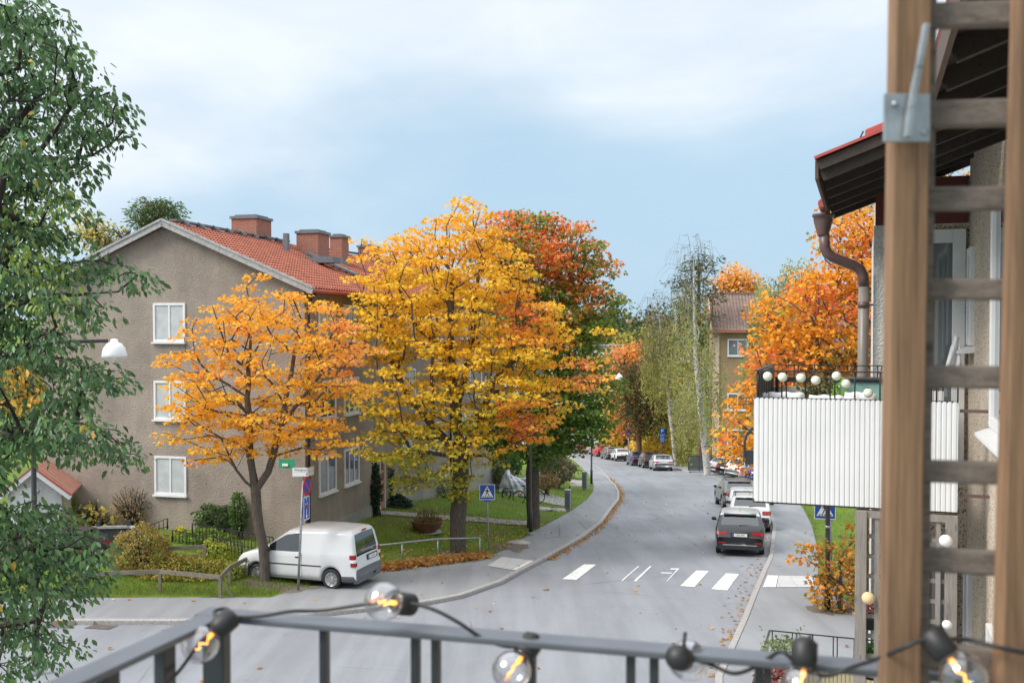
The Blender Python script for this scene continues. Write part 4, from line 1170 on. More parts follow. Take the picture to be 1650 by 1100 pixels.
shrub('low_shrub', 'lime green shrub inside the rail corner next to the van', 345, 900, 33, 30, 32, 1900, (.05, .10), [(.30, .36, .05), (.22, .30, .04), (.36, .34, .06)], 63, dr=.7)
shrub('low_shrub', 'small yellowish green bush just outside the rail corner by the van bumper', 375, 925, 31.3, 18, 18, 800, (.05, .10), [(.24, .28, .05), (.16, .20, .04)], 64, dr=.5)
shrub('leafy_shrub', 'bright green leafy shrub below the iron fence', 320, 872, 35, 52, 20, 2300, (.06, .12), [(.12, .24, .03), (.18, .30, .04), (.10, .18, .03), (.3, .34, .05)], 65, dr=.7)
shrub('leafy_shrub', 'yellow flowering spike shrub behind the clipped shrub', 290, 862, 35.2, 10, 14, 420, (.06, .11), [(.75, .55, .05), (.5, .45, .06)], 66, dr=.3)
shrub('lime_bush', 'large lime green bush beside the white garden shed', 118, 800, 38, 30, 40, 3000, (.08, .15), [(.22, .34, .04), (.30, .42, .05), (.18, .28, .04)], 67, dr=1.0)
shrub('yellow_leaf_shrub', 'thin twiggy shrub with scattered pale yellow leaves against the wall', 160, 835, 37, 55, 28, 520, (.10, .20), [(.75, .58, .16), (.70, .50, .10), (.6, .42, .12)], 68, dr=.8, twigs=46, fill=.3)
shrub('twiggy_shrub', 'brown almost bare shrub against the gable wall', 215, 820, 36.6, 36, 38, 800, (.06, .11), [(.24, .16, .08), (.30, .24, .09), (.18, .13, .08)], 69, dr=.5, twigs=60, fill=.3)
shrub('climber_shrub', 'green climbing shrub on the gable wall behind the iron fence', 345, 838, 35.7, 34, 26, 1500, (.07, .12), [(.06, .12, .03), (.09, .16, .04), (.05, .09, .03)], 70, dr=.25)
shrub('climber_shrub', 'pointed green climber on the gable wall just left of the maple trunk', 384, 828, 35.3, 15, 36, 900, (.07, .12), [(.06, .12, .03), (.09, .16, .04)], 71, dr=.2)
shrub('ivy_climber', 'dark ivy climbing the house corner beside the entrance door', 603, 790, 41.3, 9, 46, 1500, (.09, .16), [(.015, .035, .018), (.025, .05, .025), (.03, .06, .035)], 72, dr=.5)
shrub('ivy_climber', 'low mound of dark ivy to the right of the entrance door', 640, 815, 45, 24, 17, 1400, (.09, .16), [(.02, .045, .025), (.03, .06, .035)], 73, dr=.8)
shrub('ivy_climber', 'thin ivy trail on the wall right above the ivy mound', 628, 770, 45, 6, 40, 500, (.08, .14), [(.02, .045, .025), (.05, .08, .04)], 74, dr=.4)
shrub('flower_bush', 'small grey green bush with white flowers behind the yellow maple', 712, 782, 50, 22, 14, 900, (.07, .13), [(.20, .24, .12), (.5, .5, .42), (.12, .16, .07)], 75, dr=.6)
shrub('round_shrub', 'large dark green shrub under the red maple near the far entrance', 795, 745, 58, 48, 30, 2800, (.12, .22), [(.04, .08, .025), (.07, .13, .03), (.10, .17, .03)], 76, dr=1.4)
shrub('round_shrub', 'reddish grey rounded shrub in front of the parked bicycle', 898, 758, 63, 30, 22, 2200, (.10, .18), [(.10, .12, .07), (.15, .15, .09), (.22, .09, .06)], 77, dr=1.1)
shrub('round_shrub', 'low russet shrub beside the covered motorcycle', 880, 776, 58, 22, 12, 1100, (.09, .15), [(.26, .15, .06), (.16, .16, .06), (.2, .12, .07)], 78, dr=.8)
shrub('round_shrub', 'grey green shrub on the left of the covered motorcycle', 812, 765, 57, 16, 16, 900, (.09, .15), [(.15, .17, .08), (.2, .2, .1)], 79, dr=.7)
shrub('tall_hedge', 'dark green tall hedge under the red maple along the far pavement', 885, 725, 72, 28, 34, 2600, (.14, .24), [(.035, .07, .025), (.06, .11, .03)], 80, dr=1.4)
shrub('round_shrub', 'red leaved small bush above the silver cover', 820, 752, 60, 8, 10, 420, (.09, .15), [(.40, .08, .04), (.3, .1, .05)], 81, dr=.5)
shrub('roadside_bushes', 'olive and yellow roadside bushes behind the parked blue car', 1062, 724, 106, 38, 20, 2000, (.22, .42), [(.35, .32, .08), YE, (.22, .24, .07), OR], 82, dr=2)
shrub('roadside_bushes', 'brownish roadside bushes under the pine by the red car', 1032, 728, 114, 24, 16, 1300, (.22, .42), [(.25, .2, .08), (.5, .3, .07), OR], 83, dr=2)
shrub('roadside_bushes', 'dark bushes behind the far red cars', 985, 715, 140, 22, 14, 1300, (.25, .45), [(.05, .08, .03), (.1, .13, .05)], 84, dr=2)
# grass tufts, fallen leaves
def scatter(name, area, n, seed, size, cols, shape, flatness, mat='autumn leaf'):
    rng = np.random.default_rng(seed); P = []
    while len(P) < n:
        p = area(rng)
        if p is not None: P.append(p)
    P = np.array(P); P[:, 2] += .012+rng.random(len(P))*.02
    if shape == 'blade':
        D_ = unit(rng.normal(0, .45, P.shape)+np.array([0, 0, 1])); N = unit(rng.normal(0, 1, P.shape)+np.array([0, -1, 0]))
    else:
        a = rng.random(len(P))*6.28; D_ = np.stack([np.cos(a), np.sin(a), rng.normal(0, flatness, len(P))], 1); N = unit(rng.normal(0, flatness, P.shape)+np.array([0, 0, 1]))
    return tag(leaf_mesh(name, P, D_, N, rng.uniform(size[0], size[1], len(P)), pal(cols, rng, len(P), .2), shape, mat), kind='stuff')
def area_lawn(rng):
    y = 29.4+rng.random()**1.5*38; x = interp(XI, y)-rng.random()*9.5+.05
    if y < 33 and x > -7: return None
    return (x, y, zlawn_left(x, y)+.005)
def area_front(rng):
    y = rng.uniform(29.3, 31.8); x = rng.uniform(-14, -6.3)
    if x > interp(XI, y): return None
    return (x, y, zlawn_left(x, y)+.005)
def area_right(rng):
    y = rng.uniform(26.2, 60); x = interp(XO, y)+rng.random()**1.4*6
    return (x, y, zlawn_right(x, y)+.005)
GRS = [(.11, .19, .02), (.16, .27, .03), (.09, .15, .02), (.22, .30, .05), (.22, .20, .08)]
scatter('grass', area_lawn, 34000, 91, (.07, .16), GRS, 'blade', 0)
scatter('grass', area_front, 9000, 92, (.06, .13), [(.09, .13, .02), (.14, .16, .03), (.2, .17, .06)], 'blade', 0)
scatter('grass', area_right, 14000, 93, (.07, .16), GRS, 'blade', 0)
FL = [(.55, .28, .06), (.40, .17, .06), (.62, .40, .10), (.30, .14, .06)]
def area_kerb(rng):
    y = 36+rng.random()**1.2*40; x = interp(XL, y)+abs(rng.normal(0, .10+.14*abs(math.sin(y*1.7)*math.sin(y*.53))))+.02
    return (x, y, zr(y)+.01)
def area_pile(rng):
    t = rng.random(); p0, p1 = gpt(612, 917), gpt(780, 897)
    p = p0*(1-t)+p1*t; x = p.x+rng.normal(0, .25); y = p.y+rng.normal(0, .28)
    return (x, y, zg(x, y)+.02+rng.random()*.08)
def area_any(rng):
    y = 18+rng.random()*45; x = rng.uniform(-12, interp(XO, y)+3)
    return (x, y, zg(x, y)+.005)
def area_rk(rng):
    y = 22+rng.random()*30; x = interp(XR, y)-abs(rng.normal(0, .30))-.02
    return (x, y, zr(y)+.005)
def area_under(rng):
    y = rng.uniform(33, 46); x = interp(XI, y)-abs(rng.normal(0, 3.0)); return (x, y, zg(x, y)+.02)
_p0, _p1 = gpt(612, 917), gpt(780, 897)
def area_pile(rng):
    t = rng.random(); p = _p0*(1-t)+_p1*t; x = p.x+rng.normal(0, .22); y = p.y+rng.normal(0, .26)
    return (x, y, zg(x, y)+.02+rng.random()*.08)
scatter('fallen_leaves', area_kerb, 1500, 94, (.05, .11), FL, 'maple', .35)
scatter('fallen_leaves', area_pile, 2600, 95, (.09, .16), FL, 'maple', .6)
scatter('fallen_leaves', area_any, 420, 96, (.08, .15), FL+[(.75, .6, .25)], 'maple', .3)
scatter('fallen_leaves', area_rk, 170, 97, (.08, .14), FL, 'maple', .35)
scatter('fallen_leaves', area_under, 900, 98, (.08, .14), FL+[(.7, .5, .1)], 'maple', .4)
# ================================================================== vehicles
def sm_profile(pts, ys, k=.07):
    # pts: (y, z) from front to rear, y decreasing; light smoothing keeps real edges soft
    py = np.array([p[0] for p in pts])[::-1]; pz = np.array([p[1] for p in pts])[::-1]
    out = np.zeros(len(ys))
    for d, w_ in ((-1, .2), (-.5, .2), (0, .2), (.5, .2), (1, .2)): out += w_*np.interp(np.clip(ys+d*k, py[0], py[-1]), py, pz)
    return out
TYPES = {
 # L, W, H, wheelbase, wheel radius, front overhang, belt, profile(front y fraction.., z), pillars, screen ranges
 'suv':  dict(L=4.45, W=1.84, H=1.60, wb=2.64, wr=.35, fo=.88, belt=1.02, sill=.30, hood=1.0, ws=(.86, .10), rw=(-1.58, -2.08), roofr=-1.55, tail=.72, pill=(-.42, -1.38)),
 'hatch':dict(L=4.30, W=1.79, H=1.45, wb=2.60, wr=.32, fo=.86, belt=.94, sill=.24, hood=.90, ws=(.92, .12), rw=(-1.45, -2.00), roofr=-1.40, tail=.68, pill=(-.40, -1.25)),
 'wagon':dict(L=4.62, W=1.83, H=1.52, wb=2.72, wr=.34, fo=.90, belt=.98, sill=.26, hood=.94, ws=(.95, .15), rw=(-1.72, -2.18), roofr=-1.68, tail=.70, pill=(-.40, -1.45)),
 'van':  dict(L=4.40, W=1.79, H=1.83, wb=2.68, wr=.315, fo=.87, belt=1.10, sill=.24, hood=1.08, ws=(1.12, .25), rw=(-2.03, -2.16), roofr=-2.02, tail=.80, pill=(-.30,)),
}
def car(kind, label, cat, px, py, heading, colour, name='parked_car', group=None, plate='ABC 123', trim='body', rim='alloy rim', at_xy=None, roof=None, rails=False, pl=None, rear_px=True, panorama=False):
    s = TYPES[kind]; L, W, H = s['L'], s['W'], s['H']; h = R(heading)
    f = Vector((math.sin(h), math.cos(h), 0)); r = Vector((math.cos(h), -math.sin(h), 0))
    if at_xy is None:
        g = gpt(px, py); c = g+f*(L/2)
    else: c = Vector((at_xy[0], at_xy[1], 0))
    z0 = (zg_car(c+f*1.3)+zg_car(c-f*1.3))/2
    pitch = math.atan2(zg_car(c+f*1.3)-zg_car(c-f*1.3), 2.6)
    root = thing(name, label, cat, (c.x, c.y, z0), (pitch, 0, -h), group)
    yf = L/2-s['fo']; yr = yf-s['wb']; wr = s['wr']; R_ = wr+.055; belt, sill = s['belt'], s['sill']
    ys = set(np.round(np.arange(-L/2+.08, L/2-.05, .085), 4))
    for y0 in (yf, yr):
        for a in np.linspace(0, math.pi, 15): ys.add(round(y0+R_*math.cos(a), 4))
        ys.add(round(y0+R_+.002, 4)); ys.add(round(y0-R_-.002, 4))
    for e in (0, .012, .03, .055): ys.add(round(-L/2+e, 4)); ys.add(round(L/2-e, 4))
    for p in s['pill']: ys |= {round(p+.05, 4), round(p-.05, 4)}
    ws0, ws1 = s['ws']; rw0, rw1 = s['rw']
    ys |= {ws0, ws1, rw0, rw1}
    ys = np.array(sorted(ys))
    hood = s['hood']
    prof = [(L/2, .56), (L/2-.03, .68), (L/2-.14, hood-.16), (L/2-.45, hood-.07), (ws0, hood+.02), (ws1, H-.09), (ws1-.35, H-.02), (0, H), (-.9, H-.01), (s['roofr'], H-.06), (rw0, H-.09), (rw1, belt+.02), (-L/2+.03, s['tail']+.04), (-L/2, s['tail']-.06)]
    if kind == 'van': prof = [(L/2, .50), (L/2-.03, .60), (L/2-.10, .74), (L/2-.30, .93), (L/2-.62, 1.03), (ws0, 1.12), (.60, 1.50), (ws1, H-.09), (-.1, H-.02), (-1.0, H), (-1.85, H-.03), (-2.03, H-.08), (-2.15, 1.06), (-L/2+.02, .66), (-L/2, .50)]
    zt = sm_profile(prof, ys, .045)
    ay = np.abs(ys)/(L/2)
    hw = W/2*(1-.16*np.clip((ys-L/2+.9)/.9, 0, 1)**2.4-.09*np.clip((-L/2+.7-ys)/.7, 0, 1)**2.2)
    zb = np.full(len(ys), sill)
    zb = np.where(ys > L/2-.4, sill-.03, zb)
    for y0 in (yf, yr):
        d = np.abs(ys-y0); ins = d < R_+.001
        zb = np.where(ins, np.maximum(zb, wr+np.sqrt(np.maximum(0, R_**2-d**2))), zb)
    tum = .20 if kind != 'van' else .10
    def ring(i):
        b, t, w_ = zb[i], zt[i], hw[i]
        sh = max(min(belt+(.05 if ys[i] < 0 else 0)*min(1, -ys[i]), t-.03), b+.05)
        hgt = max(t-sh, .03)
        z6 = sh+hgt*.80
        w5 = w_-.035; w6 = w5-tum*1.35*(z6-sh)-.01; w7 = w6-.055*min(1, hgt*2)-.01; w8 = w7*.86
        pts = [(0, b), (w_-.12, b), (w_-.03, b+.02), (w_-.004, b+(sh-b)*.22), (w_, b+(sh-b)*.5), (w_-.004, b+(sh-b)*.8), (w_-.022, sh-.03), (w5, sh), (w6, z6), (w7, sh+hgt*.94), (w8, t-.008*min(1, hgt*3)), (w8*.5, t+.008), (0, t+.012)]
        return pts
    rings = [ring(i) for i in range(len(ys))]; nr = len(rings[0])
    body, glass, black, = MB(), MB(), MB()
    allv = []
    for i, rg in enumerate(rings):
        for (x, z) in rg: allv.append((x, ys[i], z))
        for (x, z) in rg[1:-1]: allv.append((-x, ys[i], z))
    per = nr+nr-2
    def idx(i, j, side):
        if side > 0 or j == 0 or j == nr-1: return i*per+j
        return i*per+nr+j-1
    fb, fg, fk, frf = [], [], [], []
    pills = s['pill']
    for i in range(len(ys)-1):
        ym = (ys[i]+ys[i+1])/2; zm = (zt[i]+zt[i+1])/2
        for side in (1, -1):
            for j in range(nr-1):
                q = (idx(i, j, side), idx(i+1, j, side), idx(i+1, j+1, side), idx(i, j+1, side))
                if side < 0: q = q[::-1]
                tgt = fb
                if j == 7:      # side glazing
                    ok = rw0-.12 < ym < ws0-.30 and zm-belt > .22
                    if any(abs(ym-p) < .05 for p in pills): ok = False
                    if kind == 'van' and ym < pills[0]: ok = False
                    if ok: tgt = fg
                if ws1 < ym < ws0 and j >= 9 and zm > hood+.04: tgt = fg
                lowr = belt+.08 if kind != 'van' else 1.10
                if rw1-.01 < ym < rw0 and j >= 10 and zm > lowr: tgt = fg
                if trim == 'suv' and j in (1, 2) : tgt = fk
                if kind == 'van' and ((ys[i] > L/2-.62 and (rings[i][j+1][1] < .66)) or (ym < yr-R_ and j <= 2)): tgt = fk
                if roof and tgt is fb and j >= 9 and rw0-.02 < ym < ws1+.1: tgt = frf
                tgt.append(q)
    # closing caps
    for i, fl in ((0, False), (len(ys)-1, True)):
        loop = [idx(i, j, 1) for j in range(nr)]+[idx(i, j, -1) for j in range(nr-2, 0, -1)]
        if not fl: loop = loop[::-1]
        (fk if kind == 'van' or trim == 'suv' else fb).append(tuple(loop))
    def sub(mb, fs):
        used = sorted({k for f_ in fs for k in f_}); mp = {k: n for n, k in enumerate(used)}
        mb.add([allv[k] for k in used], [tuple(mp[k] for k in f_) for f_ in fs], 0, True)
    sub(body, fb); bo = body.build('body', colour, root)
    def comps(fs):
        par_ = {}
        def find(a):
            while par_.setdefault(a, a) != a: par_[a] = par_[par_[a]]; a = par_[a]
            return a
        for f_ in fs:
            for k in f_[1:]: par_[find(k)] = find(f_[0])
        out = {}
        for f_ in fs: out.setdefault(find(f_[0]), []).append(f_)
        return list(out.values())
    for cf in comps(fg): m = MB(); sub(m, cf); m.build('window', 'car glass', root)
    for cf in comps(fk): m = MB(); sub(m, cf); m.build('bumper' if len(cf) > 12 else 'sill_trim', 'grey plastic' if kind == 'van' else 'black plastic', root)
    if frf: m = MB(); sub(m, frf); m.build('roof', roof, root)
    # wheels
    for y0 in (yf, yr):
        for side in (1, -1):
            x0 = side*(W/2-.015-(.02 if y0 == yf else .01)); m = MB()
            ax = (side, 0, 0); tw = .19
            m.lathe([(wr*.66, -tw), (wr*.93, -tw), (wr, -tw+.03), (wr, -.03), (wr*.94, 0), (wr*.70, .0), (wr*.66, -.025)], (x0, y0, wr), 28, ax)
            wo = m.build('wheel', 'rubber', root)
            m = MB(); m.lathe([(wr*.66, -.03), (wr*.70, -.004), (wr*.63, -.008), (wr*.60, -.05), (.05, -.055), (.05, -.02), (0.001, -.018)], (x0, y0, wr), 24, ax)
            ns = 9 if kind == 'van' else 5
            for k in range(ns):
                a = 2*math.pi*k/ns+.2
                for da in ((-.10, .10) if ns == 5 else (0,)):
                    p0 = Vector((x0-side*.022, y0+math.cos(a)*.04, wr+math.sin(a)*.04)); p1 = Vector((x0-side*.012, y0+math.cos(a+da)*wr*.64, wr+math.sin(a+da)*wr*.64))
                    m.bar(p0, p1, .038 if ns == 5 else .03, .02, up=(side, 0, 0))
            m.build('rim', rim, wo)
            m = MB(); m.lathe([(0.001, -.10), (wr*.62, -.10)], (x0, y0, wr), 20, ax); m.build('brake_disc', 'dark interior', wo)
    # underside shadow gap closing panel
    m = MB(); m.box(-W/2+.2, W/2-.2, -L/2+.25, L/2-.25, sill-.06, sill+.06); m.build('floor_pan', 'black plastic', root)
    def yrear(z):
        ii = np.where(ys < -L/2+.75)[0]; return float(np.interp(z, zt[ii][np.argsort(zt[ii])], ys[ii][np.argsort(zt[ii])]))
    def hwr(y): return float(np.interp(y, ys, hw))
    # tail lights wrapping round the corner
    def wrap(z0, z1, xin, back, th=.014, inset=0):
        ya, yb = yrear(z0)-th, yrear(z1)-th
        for side in (1, -1):
            m1 = []; m = MB()
            for (zz, yy) in ((z0, ya), (z1, yb)):
                w_ = hwr(yy+.06)-(.03 if zz > belt-.02 else .0)
                m1.append([Vector((side*xin, yy, zz)), Vector((side*(w_-.10), yy, zz)), Vector((side*(w_-.02), yy+.03, zz)), Vector((side*(hwr(yy+.12)+.006), yy+.12, zz)), Vector((side*(hwr(yy+back)+.008), yy+back, zz+.01))])
            vs = m1[0]+m1[1]; n = 5
            ins = [Vector((v.x-side*.05, v.y+.05, v.z)) for v in vs]
            m.add(vs+ins, [(k, k+1, k+n+1, k+n) for k in range(n-1)]+[(k, k+1, k+1+2*n, k+2*n) for k in range(n-1)]+[(k+n, k+1+n, k+1+3*n, k+3*n) for k in range(n-1)]+[(0, n, 3*n, 2*n), (n-1, 2*n-1, 4*n-1, 3*n-1)], 0, False)
            m.build('tail_light', 'red lens', root)
    if kind == 'van':
        for side in (1, -1):
            m = MB(); mw = MB()
            for (a, b, mm) in ((.74, .86, m), (.86, .96, mw), (.96, 1.10, m)):
                w_ = hwr(-L/2+.05); y_ = yrear((a+b)/2)-.012
                pl_ = [(w_-.10, y_-.012), (w_+.005, y_-.008), (w_+.035, y_+.05), (w_+.04, y_+.15), (w_-.05, y_+.15), (w_-.10, y_+.06)]
                mm.prism([(side*p[0], p[1]) for p in pl_], (0, 0, a), (1, 0, 0), (0, 1, 0), (0, 0, b-a-.006))
            m.build('tail_light', 'red lens', root); mw.build('reverse_light', 'white lens', root)
    else:
        zl = belt-.07 if kind != 'wagon' else belt
        if pl == 'tall': wrap(zl-.12, zl+.26, W/2-.24, .12)
        elif pl == 'wide': wrap(zl-.15, zl-.04, W/2-.46, .28)
        else: wrap(zl-.15, zl+.02, W/2-.38, .26)
        for side in (1, -1): m = MB(); m.box(side*.66-.13, side*.66+.13, -L/2-.008, -L/2+.03, .50, .545); m.build('reflector', 'red lens', root)
    # bumper insert, plate, handle bar
    m = MB(); wb_ = W/2-.16
    m.prism([(-wb_, -L/2-.012), (wb_, -L/2-.012), (wb_+.06, -L/2+.10), (-wb_-.06, -L/2+.10)], (0, 0, sill-.03), (1, 0, 0), (0, 1, 0), (0, 0, .17)); m.build('diffuser', 'grey plastic' if kind == 'van' else 'black plastic', root)
    if kind == 'suv': m = MB(); m.box(-.62, .62, -L/2-.018, -L/2, sill+.12, sill+.15); m.build('bumper_strip', 'alloy rim', root)
    pz = .80 if kind == 'suv' else (.74 if kind != 'van' else .88)
    py_ = min(yrear(pz+.06), yrear(pz-.06))-.012; px_ = 0 if kind != 'van' else .28
    m = MB(); m.box(px_-.34, px_+.34, py_-.0, py_+.06, pz-.085, pz+.085); m.build('plate_recess', 'black plastic' if kind == 'van' else colour, root)
    m = MB(); m.box(px_-.26, px_+.26, py_-.012, py_-.002, pz-.056, pz+.056); po = m.build('number_plate', 'plate white', root)
    m = MB(); m.box(px_-.258, px_-.215, py_-.015, py_-.011, pz-.054, pz+.054); m.build('plate_band', 'plate blue', po)
    if plate:
        m = MB(); put_text(m, plate, .088, (px_+.02, py_-.0155, pz), (1, 0, 0), (0, 0, 1)); m.build('plate_lettering', 'sign black', po)
    # mirrors
    for side in (1, -1):
        m = MB(); m.sphere((side*(W/2+.10), ws0-.42 if kind != 'van' else .80, belt+.06), .1, 10, sc=(1.0, .62, .75)); m.bar((side*(W/2-.06), ws0-.42 if kind != 'van' else .80, belt+.0), (side*(W/2+.06), ws0-.42 if kind != 'van' else .80, belt+.03), .06, .03)
        m.build('mirror', 'black plastic', root)
    # wiper, spoiler, antenna, third brake light
    if kind != 'van':
        m = MB(); zz = belt+.12; y_ = yrear(zz)-.02; y2 = yrear(zz+.06)-.025
        m.bar((.02, y_, zz), (.40, y2, zz+.03), .02, .02); m.sphere((0, y_, zz-.01), .03, 8); m.build('wiper', 'black plastic', root)
        m = MB(); m.add([(-W/2*.66, rw0+.10, H-.058), (W/2*.66, rw0+.10, H-.058), (W/2*.64, rw0-.12, H-.085), (-W/2*.64, rw0-.12, H-.085), (-W/2*.66, rw0+.10, H-.10), (W/2*.66, rw0+.10, H-.10), (W/2*.64, rw0-.12, H-.115), (-W/2*.64, rw0-.12, H-.115)], [(0, 1, 2, 3), (4, 7, 6, 5), (3, 2, 6, 7), (1, 5, 6, 2), (0, 3, 7, 4), (0, 4, 5, 1)]); m.build('spoiler', colour, root, bev=.008)
        m = MB(); m.box(-.16, .16, rw0-.128, rw0-.12, H-.108, H-.09); m.build('brake_light', 'red lens', root)
        m = MB(); m.add([(0, -1.15, H+.005), (-.02, -1.02, H+.003), (.02, -1.02, H+.003), (0, -1.17, H+.07)], [(0, 1, 3), (0, 3, 2), (1, 2, 3)]); m.build('antenna', 'black plastic', root)
    else:
        m = MB(); m.box(-.12, .12, -2.075, -2.04, H-.10, H-.06); m.build('brake_light', 'red lens', root)
        # panel seams, rub strip, door handle, fuel flap
        m = MB()
        for side in (1, -1):
            xx = side*(W/2+.002)
            m.box(xx-.008, xx+.010, -1.02, .95, .69, .725)
            m.box(xx-.012, xx+.012, -.28, -.10, .93, .965)
        m.build('rub_strip', 'black plastic', root)
        m = MB()
        for side in (1, -1):
            xx = side*(W/2-.001)
            m.box(xx-.006, xx+.003, -.335, -.328, .34, 1.08); m.box(xx-.006, xx+.003, .96, .967, .36, 1.06); m.box(xx-.006, xx+.003, -.33, .96, .335, .342)
        m.build('door_seam', 'grey plastic', root)
        m = MB(); m.tube([(.3, -2.21, .34), (.3, -2.27, .36), (.3, -2.28, .42)], .022, 8); m.build('tow_bar', 'black plastic', root)
        m = MB(); m.lathe([(.15, 0), (.165, .01), (.17, .02)], (-.36, .62, 1.04), 20, (0, .8, .6)); m.tube([(-.36+.16*math.cos(a), .62-.1*math.sin(a), 1.06+.13*math.sin(a)) for a in np.linspace(0, 6.28, 20)], .014, 6); m.build('steering_wheel', 'black plastic', root)
    if rails:
        for side in (1, -1): m = MB(); m.tube([(side*W*.345, ws1-.3, H-.04), (side*W*.345, ws1-.45, H+.02), (side*W*.345, rw0+.35, H+.015), (side*W*.345, rw0+.15, H-.06)], .018, 6); m.build('roof_rail', 'black plastic' if colour == M.get('pw') else 'dark rim', root)
    # headlights
    for side in (1, -1): m = MB(); m.sphere((side*(W/2-.27), L/2-(.20 if kind != 'van' else .34), hood-(.24 if kind != 'van' else .22)), .12, 12, sc=(1.2, .9, .55)); m.build('headlight', 'white lens', root)
    return root
def zg_car(p):
    y = p.y
    if 63 < y < 85 and p.x > interp(XR, y): return zr(y)+.02
    if p.x < interp(XL, y) and y > 26.6 : return zr(y)+.1
    return zr(y)
paint('white car paint', (.62, .63, .64)); paint('charcoal car paint', (.035, .04, .045), .4); paint('silver car paint', (.48, .50, .52), .5)
paint('grey car paint', (.16, .165, .16), .5); paint('black car paint', (.012, .012, .013), .2); paint('blue car paint', (.03, .05, .14), .4)
paint('red car paint', (.50, .015, .025), .1); paint('dark red car paint', (.22, .02, .03), .2); paint('bright blue car paint', (.03, .06, .30), .3); paint('roof sky reflection', (.62, .63, .64), .4)  # last paint: reflection on the charcoal car's roof, put into its colour
# white van; heading points away to the left
fv = Vector((-.94, .34, 0))
g1 = gpt(549, 947)
vr = Vector((.34, .94, 0))
vc = g1+fv*1.34+vr*.80+Vector((-.27, 0, 0))
car('van', 'white delivery van with a tinted rear window parked by the small orange maple', 'van', 0, 0, math.degrees(math.atan2(fv.x, fv.y)), 'white car paint', name='parked_van', at_xy=(vc.x, vc.y), plate='LZY 507')
G1 = 'cars parked along the right kerb'
car('suv', 'charcoal estate car with a sky reflection painted on its roof, parked nearest to the zebra crossing', 'car', 1192, 897, 13, 'charcoal car paint', group=G1, plate='OSE 60N', pl='wide', roof='roof sky reflection')
car('suv', 'white crossover with roof rails parked right in front of the charcoal car', 'car', 0, 0, 13, 'white car paint', group=G1, at_xy=(10.95, 45.6), plate='', trim='suv', rails=True)
car('hatch', 'white hatchback squeezed between the white crossover and the grey crossover', 'car', 0, 0, 10, 'white car paint', group=G1, at_xy=(11.9, 50.6), plate='')
car('suv', 'dark grey crossover with roof rails and black plastic sills behind the balcony edge', 'car', 0, 0, 4, 'grey car paint', group=G1, at_xy=(12.35, 54.8), plate='', trim='suv', rails=True)
G2 = 'cars parked along the far bend'
car('hatch', 'silver hatchback parked last before the lawn and board fence', 'car', 0, 0, 1, 'silver car paint', group=G2, at_xy=(13.55, 90.2), plate='XKT 214', pl='wide')
car('wagon', 'black estate car with tall red tail lights ahead of the silver hatchback', 'car', 0, 0, -1, 'black car paint', group=G2, at_xy=(13.3, 95.7), plate='', pl='tall')
car('hatch', 'dark blue hatchback ahead of the black estate car', 'car', 0, 0, -3, 'blue car paint', group=G2, at_xy=(12.8, 101.2), plate='')
car('hatch', 'white hatchback with black lower bumper under the far yellow maple', 'car', 0, 0, -4, 'white car paint', group=G2, at_xy=(12.5, 114.2), plate='', trim='suv', pl='tall')
car('wagon', 'dark grey estate car just ahead of the far white hatchback', 'car', 0, 0, -6, 'grey car paint', group=G2, at_xy=(11.9, 119.6), plate='')
car('hatch', 'bright red hatchback parked farther down the bend', 'car', 0, 0, -8, 'red car paint', group=G2, at_xy=(11.35, 127.5), plate='')
car('hatch', 'grey hatchback between the two red cars', 'car', 0, 0, -10, 'silver car paint', group=G2, at_xy=(10.9, 134), plate='')
car('hatch', 'dark red hatchback second from the end of the far row', 'car', 0, 0, -13, 'red car paint', group=G2, at_xy=(10.3, 139.5), plate='')
car('wagon', 'dark estate car at the far end of the row', 'car', 0, 0, -16, 'black car paint', group=G2, at_xy=(9.8, 145.5), plate='')
G3 = 'cars in the parking area'
def pc(px, py, hd, *a, **k):
    g = gpt(px, py); f_ = Vector((math.sin(R(hd)), math.cos(R(hd)), 0)); r_ = Vector((math.cos(R(hd)), -math.sin(R(hd)), 0))
    c_ = g+f_*1.35+r_*(-.8)*-1
    return (c_.x, c_.y)
car('suv', 'white compact car with a large alloy wheel nearest in the parking area', 'car', 0, 0, 62, 'white car paint', group=G3, at_xy=(18.45, 75.4), plate='')
car('hatch', 'dark blue car between the two white cars in the parking area', 'car', 0, 0, 62, 'black car paint', group=G3, at_xy=(18.3, 78.4), plate='')
car('hatch', 'white hatchback by the birch trunk in the parking area', 'car', 0, 0, 62, 'white car paint', group=G3, at_xy=(18.4, 82.0), plate='')
car('hatch', 'bright blue car half hidden behind the white balcony', 'car', 0, 0, 62, 'bright blue car paint', group=G3, at_xy=(19.1, 71.6), plate='')
car('wagon', 'dark car half hidden behind the green tree by the garden shed', 'car', 0, 0, -75, 'charcoal car paint', at_xy=(-15.9, 33.2), plate='')
